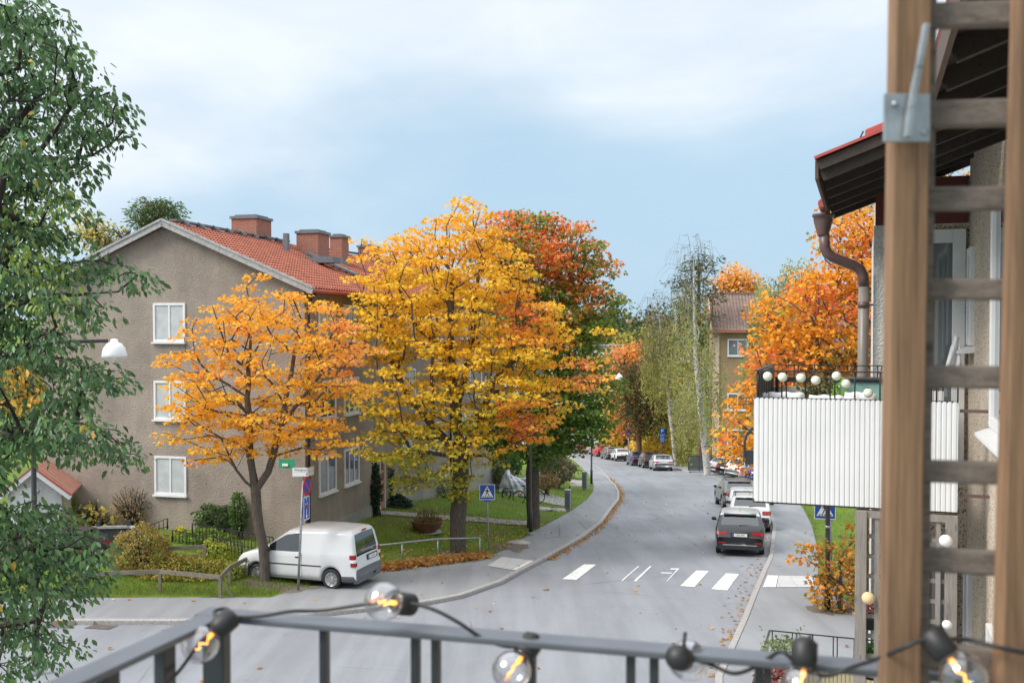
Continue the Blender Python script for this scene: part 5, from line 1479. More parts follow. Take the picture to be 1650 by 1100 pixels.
# ================================================================== street furniture
def pedestrian_sign(parent, c, un, ux, size, mb_arg=None):
    """square blue crossing sign with white triangle and walking figure"""
    c, un, ux = Vector(c), Vector(un).normalized(), Vector(ux).normalized(); uy = Vector((0, 0, 1)); s = size
    def pp(poly, mi, d, m):
        m.prism([(x*s, y*s) for x, y in poly], c+un*d, ux, uy, un*.003, mi)
    m = MB(parent); m.obox(c-un*.015, ux*s, un*.02, uy*s); face = m.build('sign_face', 'sign blue', parent)
    m = MB(parent)
    for (a, b, w, h) in ((0, .485, 1, .03), (0, -.485, 1, .03), (.485, 0, .03, .94), (-.485, 0, .03, .94)): m.obox(c+ux*a*s+uy*b*s-un*.002, ux*w*s, un*.008, uy*h*s)
    pp([(-.40, -.34), (.40, -.34), (0, .40)], 0, -.003, m)
    m.build('emblem', 'sign white', parent)
    m = MB(parent)
    fig = [[(-.035, .20), (.035, .20), (.045, .25), (0, .285), (-.045, .25)],                     # head
           [(-.06, .17), (.05, .17), (.045, -.02), (-.05, -.02)],                                 # torso
           [(.045, .16), (.15, .02), (.125, -.0), (.03, .10)], [(-.06, .16), (-.14, .03), (-.12, .01), (-.045, .09)],
           [(.045, -.02), (.13, -.20), (.16, -.22), (.12, -.24), (.08, -.22), (-.0, -.04)], [(-.05, -.02), (-.11, -.20), (-.15, -.24), (-.10, -.245), (-.07, -.21), (.0, -.04)]]
    for pol in fig: pp(pol, 0, .002, m)
    for x in (-.26, -.13, 0, .13, .26): pp([(x-.045, -.315), (x+.035, -.315), (x+.045, -.26), (x-.035, -.26)], 0, .0015, m)
    m.build('walking_figure', 'sign black', parent)
# crossing sign on the left lawn
b = gpt(788, 893); D0 = b.y
t = thing('crossing_sign', 'square blue pedestrian crossing sign on a grey post beside the yellow maple', 'road sign', b)
top = at(785, 804, D0)
m = MB(t); m.tube([b-Vector((0, 0, .1)), top, at(785, 790, D0)], .03, 10); m.build('post', 'galvanised steel', t)
m = MB(t); m.obox(at(785, 806, D0)+Vector((0, -.03, 0)), (.26, 0, 0), (0, .05, 0), (0, 0, .07)); m.build('bracket', 'sign blue', t)
un = Vector((.05, -1, 0)).normalized(); pedestrian_sign(t, at(785, 792, D0)+un*.06, un, (1, .05, 0), .57)
# crossing sign on the right behind the black post
b = gpt(1340, 965); D0 = b.y
t = thing('crossing_sign', 'blue pedestrian crossing sign partly hidden behind the black post', 'road sign', b)
m = MB(t); m.tube([b-Vector((0, 0, .1)), at(1336, 800, D0)], .045, 10); m.build('post', 'galvanised steel', t)
un = Vector((-.2, -1, 0)).normalized(); pedestrian_sign(t, at(1329, 819, D0)+un*.06, un, (1, -.2, 0), .60)
b = gpt(1333, 982)
t = thing('black_post', 'black metal post rising through the young rusty maple on the right pavement', 'post', b)
m = MB(t); m.tube([b-Vector((0, 0, .1)), b+Vector((0, 0, .9)), b+Vector((0, 0, .9)), at(1334, 770, b.y)], [.09, .09, .065, .065], 12); m.build('shaft', 'black metal', t)
m = MB(t); m.tube([at(1333, 850, b.y), at(1333, 846, b.y)], .075, 12); m.build('clamp', 'galvanised steel', t)
# lamp posts with arm and white dome
def lamp(px, py, arm_px, label, group='street lamps', height=7.55, arm=1.85, rz=0):
    b = gpt(px, py)
    t = thing('street_lamp', label, 'street lamp', b, (0, 0, rz), group)
    m = MB(); m.tube([(0, 0, -.1), (0, 0, 1.1), (0, 0, 1.12), (0, 0, height-.15), (.06, 0, height-.03), (.2, 0, height), (arm-.15, 0, height+.03)], [.085, .085, .06, .055, .05, .045, .04], 12); m.build('post', 'black metal', t)
    m = MB(); m.lathe([(.0, .06), (.07, .05), (.09, -.02), (.16, -.05), (.24, -.16), (.27, -.30), (.275, -.37), (.255, -.37), (.23, -.30), (.18, -.17), (0, -.12)], (arm, 0, height+.02), 24); m.build('dome', 'white paint', t)
    m = MB(); m.sphere((arm, 0, height-.28), .11, 12); m.build('lamp_glass', 'white lens', t)
    m = MB(); m.lathe([(.14, -.05), (.14, .06), (.09, .10)], (0, 0, .05), 14); m.build('base', 'grey cabinet', t)
    return t
lamp(58, 1086, 0, 'nearest street lamp with white dome beside the leafy green tree')
lamp(855, 862, 0, 'black street lamp post standing against the red maple trunk on the lawn', height=7.0, rz=R(75))
lamp(953, 783, 0, 'farther street lamp at the pavement bend past the two grey cabinets')
# blue sign whose top edge peeps into the picture below the near lamp
b = gpt(46, 1086); c = at(35, 1120, b.y-.35)
t = thing('crossing_sign', 'blue road sign on the near lamp post with only its top edge in view', 'road sign', Vector((c.x, c.y, b.z)))
un = Vector((.25, -1, .0)).normalized(); pedestrian_sign(t, c, un, (1, .25, 0), .72)
m = MB(t); m.tube([c+Vector((0, .1, -.35)), c+Vector((0, .1, .25))], .03, 8); m.build('bracket', 'galvanised steel', t)
# street name pole with parking signs
b = gpt(480, 951); D0 = b.y
t = thing('sign_pole', 'leaning grey pole in front of the van with white street name sign', 'road sign', b)
topp = at(489.5, 762, D0)
m = MB(t); m.tube([b-Vector((0, 0, .1)), topp+Vector((0, 0, .18))], .038, 10); m.build('post', 'galvanised steel', t)
def on_pole(py):
    return at(480+(951-py)/(951-762)*9.5, py, D0)
c = at(484.5, 760, D0-.12)
m = MB(t)
m.obox(c+Vector((0, 0, .065)), (.50, .0, 0), (0, .025, 0), (0, 0, .125)); m.obox(c+Vector((0, 0, -.07)), (.50, .0, 0), (0, .025, 0), (0, 0, .13))
npl = m.build('name_plate', 'sign white', t)
m = MB(t); put_text(m, 'Vinjegatan', .10, c+Vector((.01, -.0145, .065)), (1, 0, 0), (0, 0, 1)); m.sphere(c+Vector((.19, -.014, -.07)), .02, 8, sc=(1, .1, 1.6)); m.build('lettering', 'sign black', npl)
m = MB(t); cc = at(500.5, 759, D0); m.obox(cc+Vector((0, 0, .07)), Vector((.11, .42, 0)), Vector((.02, -.005, 0)), (0, 0, .12)); m.obox(cc+Vector((0, 0, -.065)), Vector((.11, .42, 0)), Vector((.02, -.005, 0)), (0, 0, .12)); m.build('name_plate', 'beige', t)
un = Vector((math.sin(R(77)), -math.cos(R(77)), 0)); ux = Vector((math.cos(R(77)), math.sin(R(77)), 0)); uz = Vector((0, 0, 1))
def disc(m, c, un, ux, r, d0, d1, n=28, r0=0):
    uy = Vector((0, 0, 1))
    m.prism([(r*math.cos(2*math.pi*k/n), r*math.sin(2*math.pi*k/n)) for k in range(n)], Vector(c)+un*d0, ux, uy, un*(d1-d0))
c = at(492.5, 783, D0)+un*.05
m = MB(t); disc(m, c, un, ux, .29, -.02, .0); rd = m.build('round_sign', 'sign red', t)
m = MB(t); disc(m, c, un, ux, .225, .0, .004); m.build('blue_field', 'sign blue', rd)
m = MB(t); m.prism([(-.18, .13), (-.13, .18), (.18, -.13), (.13, -.18)], c+un*.004, ux, uz, un*.003); m.build('red_bar', 'sign red', rd)
c = at(491, 818, D0)+un*.05
m = MB(t); m.obox(c, ux*.40, un*.02, uz*.72); pn = m.build('sub_panel', 'sign blue', t)
m = MB(t)
for (a, b_, w_, h_) in ((0, .345, .40, .025), (0, -.345, .40, .025), (.19, 0, .02, .68), (-.19, 0, .02, .68), (0, -.15, .025, .30)): m.obox(c+ux*a+uz*b_+un*.012, ux*w_, un*.004, uz*h_)
m.prism([(-.06, -.22), (.06, -.22), (0, -.32)], c+un*.01, ux, uz, un*.005)
put_text(m, 'P', .16, c+uz*.26+un*.0125, ux, uz); put_text(m, '8-18', .10, c+uz*.13+un*.0125, ux, uz)
m.build('panel_marks', 'sign white', pn)
m = MB(t); disc(m, c+uz*.03, un, ux, .055, .011, .016); m.build('red_dot', 'sign red', pn)
# grey utility cabinets
for (px, py, h, lab) in ((915, 822, 1.05, 'grey metal cabinet at the edge of the pavement nearest to the rocks'), (942, 789, 1.15, 'grey metal cabinet right beside the farther black lamp post')):
    b = gpt(px, py)
    t = thing('utility_cabinet', lab, 'cabinet', b, rot=(0, 0, R(-15)), group='grey cabinets on the lawn edge')
    m = MB(); m.box(-.15, .15, -.15, .15, .12, h); m.build('box', 'grey cabinet', t, bev=.015)
    m = MB(); m.box(-.165, .165, -.165, .165, h, h+.05); m.build('lid', 'galvanised steel', t, bev=.01)
    m = MB(); m.box(-.13, .13, -.13, .13, -.1, .12); m.build('foot', 'galvanised steel', t)
    m = MB(); m.box(-.10, .10, -.158, -.15, .2, h-.12); m.build('door', 'grey plastic', t)
b = gpt(918, 794)
t = thing('marker_post', 'thin black marker post with a yellow band behind the nearer cabinet', 'post', b)
m = MB(); m.tube([(0, 0, -.1), (0, 0, 1.05)], .04, 10); m.build('post', 'black plastic', t)
m = MB(); m.tube([(0, 0, .42), (0, 0, .70)], .044, 10); m.build('band', 'sign yellow', t)
# bowl planter
b = gpt(688, 857)
t = thing('bowl_planter', 'wide rusty bowl planter with withered plants on the lawn', 'planter', b)
m = MB(); m.lathe([(.0, .0), (.34, .0), (.40, .05), (.56, .20), (.64, .42), (.67, .46), (.63, .46), (.58, .36), (0, .36)], (0, 0, .02), 28); m.build('bowl', 'rust bowl', t)
rng = np.random.default_rng(8); n = 900
d = unit(rng.normal(0, 1, (n, 3))); P = np.array(b)+np.array([0, 0, .48])+d*rng.random((n, 1))**.5*np.array([.52, .5, .36]); P[:, 2] = np.maximum(P[:, 2], b.z+.40)
leaf_mesh('plants', P, unit(d+[0, 0, .6]), rng.normal(0, 1, (n, 3)), rng.uniform(.06, .14, n), pal([(.12, .13, .04), (.22, .12, .05), (.09, .07, .03), (.3, .28, .08)], rng, n), 'needle', 'autumn leaf', t)
m = MB(); m.lathe([(.5, 0), (.6, .03), (.3, .035), (0, .035)], (0, 0, -.01), 20); m.build('slab', 'rock', t)
# galvanised tube rail in front of the lawn
t = thing('tube_railing', 'low galvanised tube railing between the van and the yellow maple', 'railing', gpt(648, 905))
p = [gpt(600, 911), gpt(648, 905), gpt(705.5, 898), gpt(773, 896)]
m = MB(t); m.tube([q+Vector((0, 0, .68)) for q in p], .03, 8); m.build('top_rail', 'galvanised steel', t)
for q in p: m = MB(t); m.tube([q-Vector((0, 0, .1)), q+Vector((0, 0, .68))], .026, 8); m.build('post', 'galvanised steel', t)
# low wooden rail around the shrubs
t = thing('wooden_rail', 'low weathered wooden rail along the kerbside shrubs', 'fence', gpt(356, 962))
p = [gpt(130, 958), gpt(258, 953), gpt(355, 963), gpt(370, 942), gpt(398, 925)]
hts = [.62, .62, .62, .55, .5]
m = MB(t)
for i in range(len(p)-1): m.bar(p[i]+Vector((0, 0, hts[i])), p[i+1]+Vector((0, 0, hts[i+1])), .05, .12)
m.build('rail', 'grey rail wood', t)
for q, h in zip(p, hts): m = MB(t); m.bar(q-Vector((0, 0, .1)), q+Vector((0, 0, h-.04)), .08, .08); m.build('post', 'grey rail wood', t)
m = MB(t); m.bar(p[2]+Vector((.35, .1, 0)), p[2]+Vector((.05, 0, .45)), .06, .05); m.build('brace', 'grey rail wood', t)
t = thing('wooden_rail', 'second low wooden rail with two boards behind the clipped shrub', 'fence', gpt(275, 912))
p = [gpt(268, 912), gpt(330, 909)]
m = MB(t)
for h in (.28, .58): m.bar(p[0]+Vector((0, 0, h)), p[1]+Vector((0, 0, h)), .05, .13)
m.build('rail', 'grey rail wood', t)
for q in p: m = MB(t); m.bar(q-Vector((0, 0, .1)), q+Vector((0, 0, .6)), .10, .10); m.build('post', 'grey rail wood', t)
# iron railings by the basement stair
def iron(label, a, b_, h0, h1, spacing=.13, D=None):
    A_, B_ = Vector(a), Vector(b_)
    t = thing('iron_railing', label, 'railing', A_)
    n = max(2, int((B_-A_).length/spacing))
    m = MB(t)
    m.bar(A_+Vector((0, 0, h0)), B_+Vector((0, 0, h1)), .04, .025); m.bar(A_+Vector((0, 0, .08)), B_+Vector((0, 0, .08)), .03, .02); m.build('rail', 'dark iron', t)
    m = MB(t)
    for i in range(n+1):
        q = A_.lerp(B_, i/n); h = h0+(h1-h0)*i/n
        m.tube([q, q+Vector((0, 0, h))], .013 if 0 < i < n else .03, 5)
    m.build('bars', 'dark iron', t)
iron('black iron railing stepping down along the gable wall behind the maple trunk', at(310, 866, 34.2), at(440, 893, 33.4), .5, .58)
iron('short iron railing rising to the left of the stair below the gable window', at(236, 858, 35), at(270, 852, 35), .22, .38)
iron('lower black iron railing in front of the gable climbers', at(278, 872, 33.6), at(390, 894, 32.8), .38, .42)
# dark board fence with zinc capping, and picket fence further left
t = thing('board_fence', 'dark board fence with grey capping behind the dark parked car', 'fence', at(105, 900, 34))
a, b_, c_ = at(60, 852, 34.4), at(212, 848, 34.4), at(226, 858, 33.2)
m = MB(t)
for p, q in ((a, b_), (b_, c_)): m.bar(p, q, .12, .08)
m.build('capping', 'weathered verge', t)
m = MB(t)
for p, q in ((a, b_), (b_, c_)):
    n = int((q-p).length/.13)
    for i in range(n): w0 = p.lerp(q, (i+.5)/n); m.obox(w0-Vector((0, 0, .78)), (q-p)/n*.9, (0, .03, 0), (0, 0, 1.45))
m.build('boards', 'dark painted boards', t)
for fx in (.3, .65, .97): w0 = a.lerp(b_, fx); m = MB(t); m.obox(w0-Vector((0, -.02, .65)), (.12, 0, 0), (0, .12, 0), (0, 0, 1.75)); m.build('post', 'dark painted boards', t)
t = thing('picket_fence', 'grey picket fence in front of the white garden shed', 'fence', at(20, 890, 32))
m = MB(t); a, b_ = at(-30, 858, 32), at(60, 862, 32)
for i in range(14): w0 = a.lerp(b_, i/13); m.obox(w0-Vector((0, 0, .5)), (.09, 0, 0), (0, .03, 0), (0, 0, 1.1))
m.build('pickets', 'grey rail wood', t)
m = MB(t)
for dz in (-.15, -.8): m.bar(a+Vector((0, .04, dz)), b_+Vector((0, .04, dz)), .04, .09)
m.build('rail', 'grey rail wood', t)
# white garden shed
cs = at(56, 800, 34.6); base = Vector((cs.x, cs.y, zg(cs.x, cs.y)))
t = thing('garden_shed', 'small white garden shed with pale red metal roof', 'shed', base, rot=(0, 0, R(16)))
hE = at(60, 785, 34.6).z-base.z; hR = at(56, 752, 34.6).z-base.z
m = MB(); w2, l2 = .86, 2.2
shell(m, [(-w2, 0), (w2, 0), (w2, l2), (-w2, l2)], -.3, hE); m.add([(-w2, 0, hE), (w2, 0, hE), (0, 0, hR-.06)], [(0, 1, 2)]); m.build('wall', 'white render', t)
m = MB()
for s_ in (1, -1):
    ex = s_*(w2+.34); ez = hE-(hR-hE)*.34/w2
    m.add([(0, -.3, hR), (ex, -.3, ez), (ex, l2+.3, ez), (0, l2+.3, hR), (0, -.3, hR-.05), (ex, -.3, ez-.05), (ex, l2+.3, ez-.05), (0, l2+.3, hR-.05)], [(0, 1, 2, 3), (4, 7, 6, 5), (0, 4, 5, 1), (1, 5, 6, 2), (2, 6, 7, 3)])
    for y_ in np.arange(-.3, l2+.31, .5): m.bar((0, y_, hR+.02), (ex, y_, ez+.02), .03, .04)
m.build('roof', 'pale red roof metal', t)
m = MB()
for s_ in (1, -1):
    ex = s_*(w2+.36); ez = hE-(hR-hE)*.36/w2; m.bar((0, -.32, hR+.03), (ex, -.32, ez+.03), .05, .06)
m.build('verge_trim', 'red roof metal', t)
m = MB()
for s_ in (1, -1):
    ex = s_*(w2+.34); ez = hE-(hR-hE)*.34/w2; m.bar((0, -.31, hR-.09), (ex, -.31, ez-.09), .04, .16)
m.build('verge_board', 'white paint', t)
m = MB(); m.box(-.75, .05, -.04, 0, 0, 1.9); dd = m.build('door', 'white paint', t, bev=.01)
m = MB(); m.sphere((-.02, -.07, .95), .03, 8); m.build('handle', 'galvanised steel', dd)
m = MB(); m.tube([(.12, 0, hE-.1), (.12, -.18, hE-.08)], .02, 6); m.sphere((.12, -.2, hE-.1), .09, 10); m.build('wall_lamp', 'galvanised steel', t)
# motorcycle under a silver cover
b = gpt(832, 797)
t = thing('covered_motorcycle', 'motorcycle under a crumpled silver cover on the paved path', 'motorcycle', b)
m = MB(); rr = random.Random(4); vs, fs = [], []
prof = [(-.95, .45), (-.85, .78), (-.62, 1.30), (-.45, 1.42), (-.25, 1.12), (0, .95), (.30, .92), (.60, .98), (.85, .85), (1.0, .55)]
n = 18; xs_ = np.linspace(-.98, 1.02, 26)
for x in xs_:
    h = np.interp(x, [q[0] for q in prof], [q[1] for q in prof]); wdt = .46-.12*abs(x)
    for k in range(n+1):
        a = math.pi*k/n; e = .55
        yy = -math.copysign(abs(math.cos(a))**e, math.cos(a))*wdt*(1.1-.3*math.sin(a)); zz = h*math.sin(a)**.62
        vs.append((x+rr.uniform(-.02, .02), yy+.05*math.sin(x*17+k*1.3)+rr.uniform(-.045, .045), max(.02, zz+.04*math.sin(x*13-k*1.9)+rr.uniform(-.035, .035))))
for i in range(len(xs_)-1):
    for k in range(n): fs.append((i*(n+1)+k, (i+1)*(n+1)+k, (i+1)*(n+1)+k+1, i*(n+1)+k+1))
m.add(vs, fs, 0, True); m.build('cover', 'silver tarp', t)
for x in (-.68, .70):
    m = MB(); m.lathe([(.2, -.07), (.30, -.06), (.32, 0), (.30, .06), (.2, .07)], (x, 0, .32), 20, (0, 1, 0)); m.build('wheel', 'rubber', t)
# bicycles
def bicycle(label, b, rotz, colour, trailer=False, group='bicycles on the lawn'):
    t = thing('bicycle', label, 'bicycle', b, rot=(0, 0, rotz), group=group)
    for x in (-.52, .52):
        m = MB(); pts = [(x+.33*math.cos(a), 0, .34+.33*math.sin(a)) for a in np.linspace(0, 2*math.pi, 29)]; m.tube(pts, .022, 6, cap=False); wo = m.build('wheel', 'rubber', t)
        m = MB()
        for k in range(12):
            a = math.pi*2*k/12; m.tube([(x, .02*(-1)**k, .34), (x+.31*math.cos(a), 0, .34+.31*math.sin(a))], .004, 3)
        m.tube([(x, -.05, .34), (x, .05, .34)], .02, 6); m.build('spokes', 'galvanised steel', wo)
        m = MB(); m.tube([(x+.36*math.cos(a), 0, .34+.36*math.sin(a)) for a in np.linspace(.5, 2.6, 12)], .018, 5); m.build('mudguard', colour, t)
    bb, st, hd = (-.08, 0, .30), (-.24, 0, .82), (.36, 0, .86)
    m = MB()
    for p, q in ((bb, st), (st, hd), (bb, (.34, 0, .78)), ((-.52, 0, .34), bb), ((-.52, 0, .34), (-.22, 0, .76)), ((.52, 0, .34), (.34, 0, .98))): m.tube([p, q], .018, 6)
    m.build('frame', colour, t)
    m = MB(); m.tube([st, (-.26, 0, .93)], .014, 6); m.sphere((-.28, 0, .96), .12, 10, sc=(1.1, .65, .35)); m.build('saddle', 'black plastic', t)
    m = MB(); m.tube([(.34, 0, .98), (.36, 0, 1.06)], .014, 6); m.tube([(.22, -.28, 1.04), (.36, -.18, 1.07), (.38, 0, 1.07), (.36, .18, 1.07), (.22, .28, 1.04)], .013, 6); m.build('handlebar', 'black metal', t)
    m = MB(); m.lathe([(.0, -.01), (.09, -.01), (.09, .01), (0, .01)], (-.08, 0, .30), 16, (0, 1, 0)); m.tube([(-.08, .08, .30), (.06, .08, .2), (.06, .14, .2)], .01, 5); m.tube([(-.08, -.08, .30), (-.22, -.08, .4), (-.22, -.14, .4)], .01, 5); m.build('crank', 'black metal', t)
    return t
b = gpt(852, 811)
bicycle('green framed bicycle parked in front of the covered motorcycle', b, R(4), plain('green bike paint', (.02, .16, .09), .4))
b = gpt(921, 772)
bicycle('dark bicycle parked on the path beside the reddish rounded shrub', b, R(-10), plain('dark bike paint', (.03, .032, .036), .4))
b = gpt(822, 803)
t = thing('bicycle_trailer', 'low black cargo trailer left of the green bicycle', 'trailer', b)
m = MB()
for y in (-.28, .28): m.tube([(-.9, y, .32), (.35, y, .32), (.35, y, .62), (-.35, y, .62), (-.35, y, .32)], .018, 6); m.tube([(-.9, y, .32), (-.9, y, .58), (-.5, y, .58)], .018, 6)
for x in (-.9, -.35, .35): m.tube([(x, -.28, .32), (x, .28, .32)], .018, 6)
m.build('frame', 'black metal', t)
for y in (-.34, .34):
    m = MB(); m.tube([(-.2+.24*math.cos(a), y, .25+.24*math.sin(a)) for a in np.linspace(0, 6.283, 22)], .025, 6, cap=False); m.lathe([(0, -.02), (.05, -.02), (.05, .02), (0, .02)], (-.2, y, .25), 8, (0, 1, 0)); m.build('wheel', 'rubber', t)
m = MB(); m.sphere((.55, -.1, .28), .1, 10, sc=(1.6, .6, .5)); m.build('rear_light', plain('orange lens', (.75, .22, .04), .4), t)
# rocks in the lawn
for i, (px, py, sx) in enumerate(((868, 821, .7), (898, 823, .55), (835, 876, .5), (928, 783, .5))):
    b = gpt(px, py); m = MB()
    m.sphere((0, 0, 0), 1, 14, sc=(sx, sx*.5, .16), rough=.12, seed=i)
    o = m.build('rock', 'rock'); o.location = b
    tag(o, ['grey flat rock in the grass right of the red maple trunk', 'grey flat rock beside the nearer grey cabinet', 'grey rock edging the worn soil by the crossing sign', 'small rock near the black and yellow marker post'][i], 'rock', 'rocks in the lawn')
# far signs
b = Vector(at(1067, 740, 98.5)); b.z = zg(b.x, b.y)
t = thing('parking_sign', 'tall blue parking sign on a brown post behind the black estate car', 'road sign', b)
m = MB(t); m.tube([b, at(1067, 692, 98.5)], .05, 8); m.build('post', 'brown pipe', t)
m = MB(t)
cc = at(1067, 701, 98.4)
m.obox(cc, (.56, 0, 0), (0, .03, 0), (0, 0, 1.42)); pn = m.build('sign_face', 'sign blue', t)
m = MB(t); put_text(m, 'P', .48, cc+Vector((0, -.02, .42)), (1, 0, 0), (0, 0, 1))
m.obox(cc+Vector((0, -.017, .05)), (.42, 0, 0), (0, .006, 0), (0, 0, .03)); m.obox(cc+Vector((0, -.017, -.42)), (.46, 0, 0), (0, .006, 0), (0, 0, .03))
put_text(m, '24 tim', .14, cc+Vector((0, -.02, -.12)), (1, 0, 0), (0, 0, 1)); put_text(m, 'Boende', .12, cc+Vector((0, -.02, -.3)), (1, 0, 0), (0, 0, 1)); put_text(m, '0-24', .16, cc+Vector((0, -.02, -.58)), (1, 0, 0), (0, 0, 1))
m.build('lettering', 'sign white', pn)
b = Vector(at(1013, 728, 107)); b.z = zg(b.x, b.y)
t = thing('no_parking_sign', 'round blue and red no parking sign in front of the yellow maple', 'road sign', b)
m = MB(t); m.tube([b, at(1013, 690, 107)], .05, 8); m.build('post', 'galvanised steel', t)
un = Vector((0, -1, 0)); ux = Vector((1, 0, 0)); cc = at(1012.5, 697, 106.8)
m = MB(t); disc(m, cc, un, ux, .42, -.02, 0); rd = m.build('round_sign', 'sign red', t)
m = MB(t); disc(m, cc, un, ux, .33, 0, .01); m.build('blue_field', 'sign blue', rd)
m = MB(t); m.prism([(-.29, .20), (-.20, .29), (.29, -.20), (.20, -.29)], cc+un*.01, ux, uz, un*.008); m.build('red_bar', 'sign red', rd)
m = MB(t); m.obox(at(1016, 688, 106.9), (.62, 0, 0), (0, .03, 0), (0, 0, .16)); m.build('top_plate', 'sign white', t)
# dark board fence by the parking area
t = thing('board_fence', 'dark grey board fence between the lawn and the white trunked birch', 'fence', at(1112, 757, 87))
m = MB(t); a, b_ = at(1110, 757, 87), at(1167, 756, 84.5)
n = 26
for i in range(n): w0 = a.lerp(b_, (i+.5)/n); m.obox(w0+Vector((0, 0, .6)), (b_-a)/n*.86, (0, .03, 0), (0, 0, 1.25))
m.build('boards', 'dark painted boards', t)
m = MB(t); m.bar(a+Vector((0, -.03, 1.25)), b_+Vector((0, -.03, 1.25)), .06, .07); m.bar(a+Vector((0, -.04, .3)), b_+Vector((0, -.04, .3)), .05, .09); m.build('rail', 'dark painted boards', t)
for k in (0, .3, .65, 1): w0 = a.lerp(b_, k); m = MB(t); m.obox(w0+Vector((0, .05, .6)), (.12, 0, 0), (0, .1, 0), (0, 0, 1.4)); m.build('post', 'dark painted boards', t)
# tan apartment house behind the birches
cb = at(1152, 700, 92); cb.z = 0
t = thing('tan_house', 'tan rendered apartment house with brown tiled roof behind the birches', 'building', cb, rot=(0, 0, R(-8)))
zb, zt_ = ZC-14.5, at(1160, 531, 92).z; zrg = at(1160, 489, 92).z+1.0
m = MB(); shell(m, [(0, 0), (14, 0), (14, 10), (0, 10)], zb, zt_); m.add([(0, 0, zt_), (0, 10, zt_), (0, 5, zrg-.1)], [(0, 1, 2)]); m.build('wall', 'tan render', t)
m = MB(); m.box(-.25, .35, -.12, .0, zb, zt_+.1); m.build('pilaster', plain('pale tan render', (.62, .47, .34), .9), t)
m = MB(); sl_ = math.hypot(5.5, zrg-zt_)
tile_roof(m, (-.4, 5, zrg), (1, 0, 0), (0, -5.5, -(zrg-zt_)), 14.8, sl_+.2, tu=.3, tv=.4, amp=.05); m.build('roof', 'brown tiles', t)
m = MB(); m.bar((-.4, -.55, zt_-.15), (14.4, -.55, zt_-.15), .18, .22); m.build('gutter', plain('salmon metal', (.50, .16, .09), .5), t)
m = MB(); m.bar((-.4, 5, zrg+.1), (14.4, 5, zrg+.1), .3, .14); m.build('ridge_capping', 'zinc flashing', t)
m = MB(); m.bar((-.42, 5, zrg), (-.42, -.6, zt_-.1), .12, .3); m.build('verge_board', plain('pale tan render', (.62, .47, .34), .9), t)
for zz in (545, 632, 690, 738):
    z1 = at(1180, zz, 92).z
    for x in (1.1, 5.6, 9.6): window(t, (x, 0, z1-1.65), (1, 0, 0), (0, -1, 0), 1.9, 1.6, mull=1, glass='window glass', deep=.06, fr_w=.13)
# flat pale building glimpsed behind the trees
cb = at(905, 640, 150); cb.z = 0
t = thing('flat_roof_building', 'pale low building with flat roof glimpsed behind the red maple', 'building', cb)
z0_, z1_ = ZC-19.5, at(1000, 560, 150).z
m = MB(); shell(m, [(-14, 0), (9.2, 0), (9.2, 9), (-14, 9)], z0_, z1_); m.build('wall', 'white render', t)
m = MB(); m.box(-14.3, 9.6, -.3, 9.3, z1_, z1_+.35); m.build('roof', 'zinc flashing', t)
for x in (-10, -6, -2, 2, 6): window(t, (x, 0, z1_-2.4), (1, 0, 0), (0, -1, 0), 1.6, 1.4, glass='window glass')
# bench by the young maple
b = gpt(1358, 978)
t = thing('wooden_bench', 'weathered wooden bench with black metal frame beside the young maple', 'bench', b, rot=(0, 0, R(-68)))
for i, y in enumerate((0, .17, .34)): m = MB(); m.box(-.8, .8, y-.07, y+.07, .42, .46); m.build('seat_slat', 'grey lattice wood', t)
for i, z in enumerate((.62, .80)): m = MB(); m.obox((0, .47+.05*i, z), (1.6, 0, 0), (0, .04, .0), (0, .02, .14)); m.build('back_slat', 'grey lattice wood', t)
for x in (-.6, .6):
    m = MB(); m.tube([(x, -.05, 0), (x, .05, .42), (x, .42, .42), (x, .54, .92)], .025, 6); m.tube([(x, .42, .42), (x, .5, 0)], .025, 6); m.build('frame', 'black metal', t)
    m = MB(); m.obox((x, .18, .66), (.05, 0, 0), (0, .45, 0), (0, 0, .04)); m.tube([(x, .0, .44), (x, .0, .66)], .02, 6); m.build('armrest', 'orange door wood', t)
# ================================================================== rendered house on the right with its balconies
TR = R(19.5)
A0 = Vector((2.5, 10.2))
house = thing('rendered_house', 'pebble dashed house on the right with overhanging dark boarded eaves', 'building', (A0.x, A0.y, 0), (0, 0, -TR))
Lz = lambda z: z+ZC
def hw_(x, y, z):           # local -> world
    return Vector((A0.x+x*math.cos(TR)+y*math.sin(TR), A0.y-x*math.sin(TR)+y*math.cos(TR), z))
FX = 2.2; WX = 1.18; WY = 2.25
m = MB()
m.add([(FX, -9.5, Lz(-8.6)), (FX, WY, Lz(-8.6)), (FX, WY, Lz(2.3)), (FX, -9.5, Lz(2.3))], [(0, 3, 2, 1)])
m.add([(FX, -9.5, Lz(-8.6)), (FX, -9.5, Lz(2.3)), (FX+8, -9.5, Lz(2.3)), (FX+8, -9.5, Lz(-8.6))], [(0, 1, 2, 3)])
m.build('wall', 'pebble dash', house)
# stepped out part: end wall facing the viewer
m = MB(); m.box(WX, FX+.35, WY, WY+3.6, Lz(-8.6), Lz(1.8)); m.build('end_wall', 'pebble dash', house)
m = MB(); m.box(WX-.02, WX+.22, WY-.03, WY+.02, Lz(-8.6), Lz(1.25)); m.box(WX-.025, WX+.0, WY+.02, WY+3.6, Lz(-8.6), Lz(1.25)); m.build('corner_pilaster', 'white render', house)
m = MB(); m.box(WX-.01, FX-.02, WY-.035, WY-.002, Lz(1.25), Lz(1.78)); m.build('gable_boards', 'dark red boards', house)
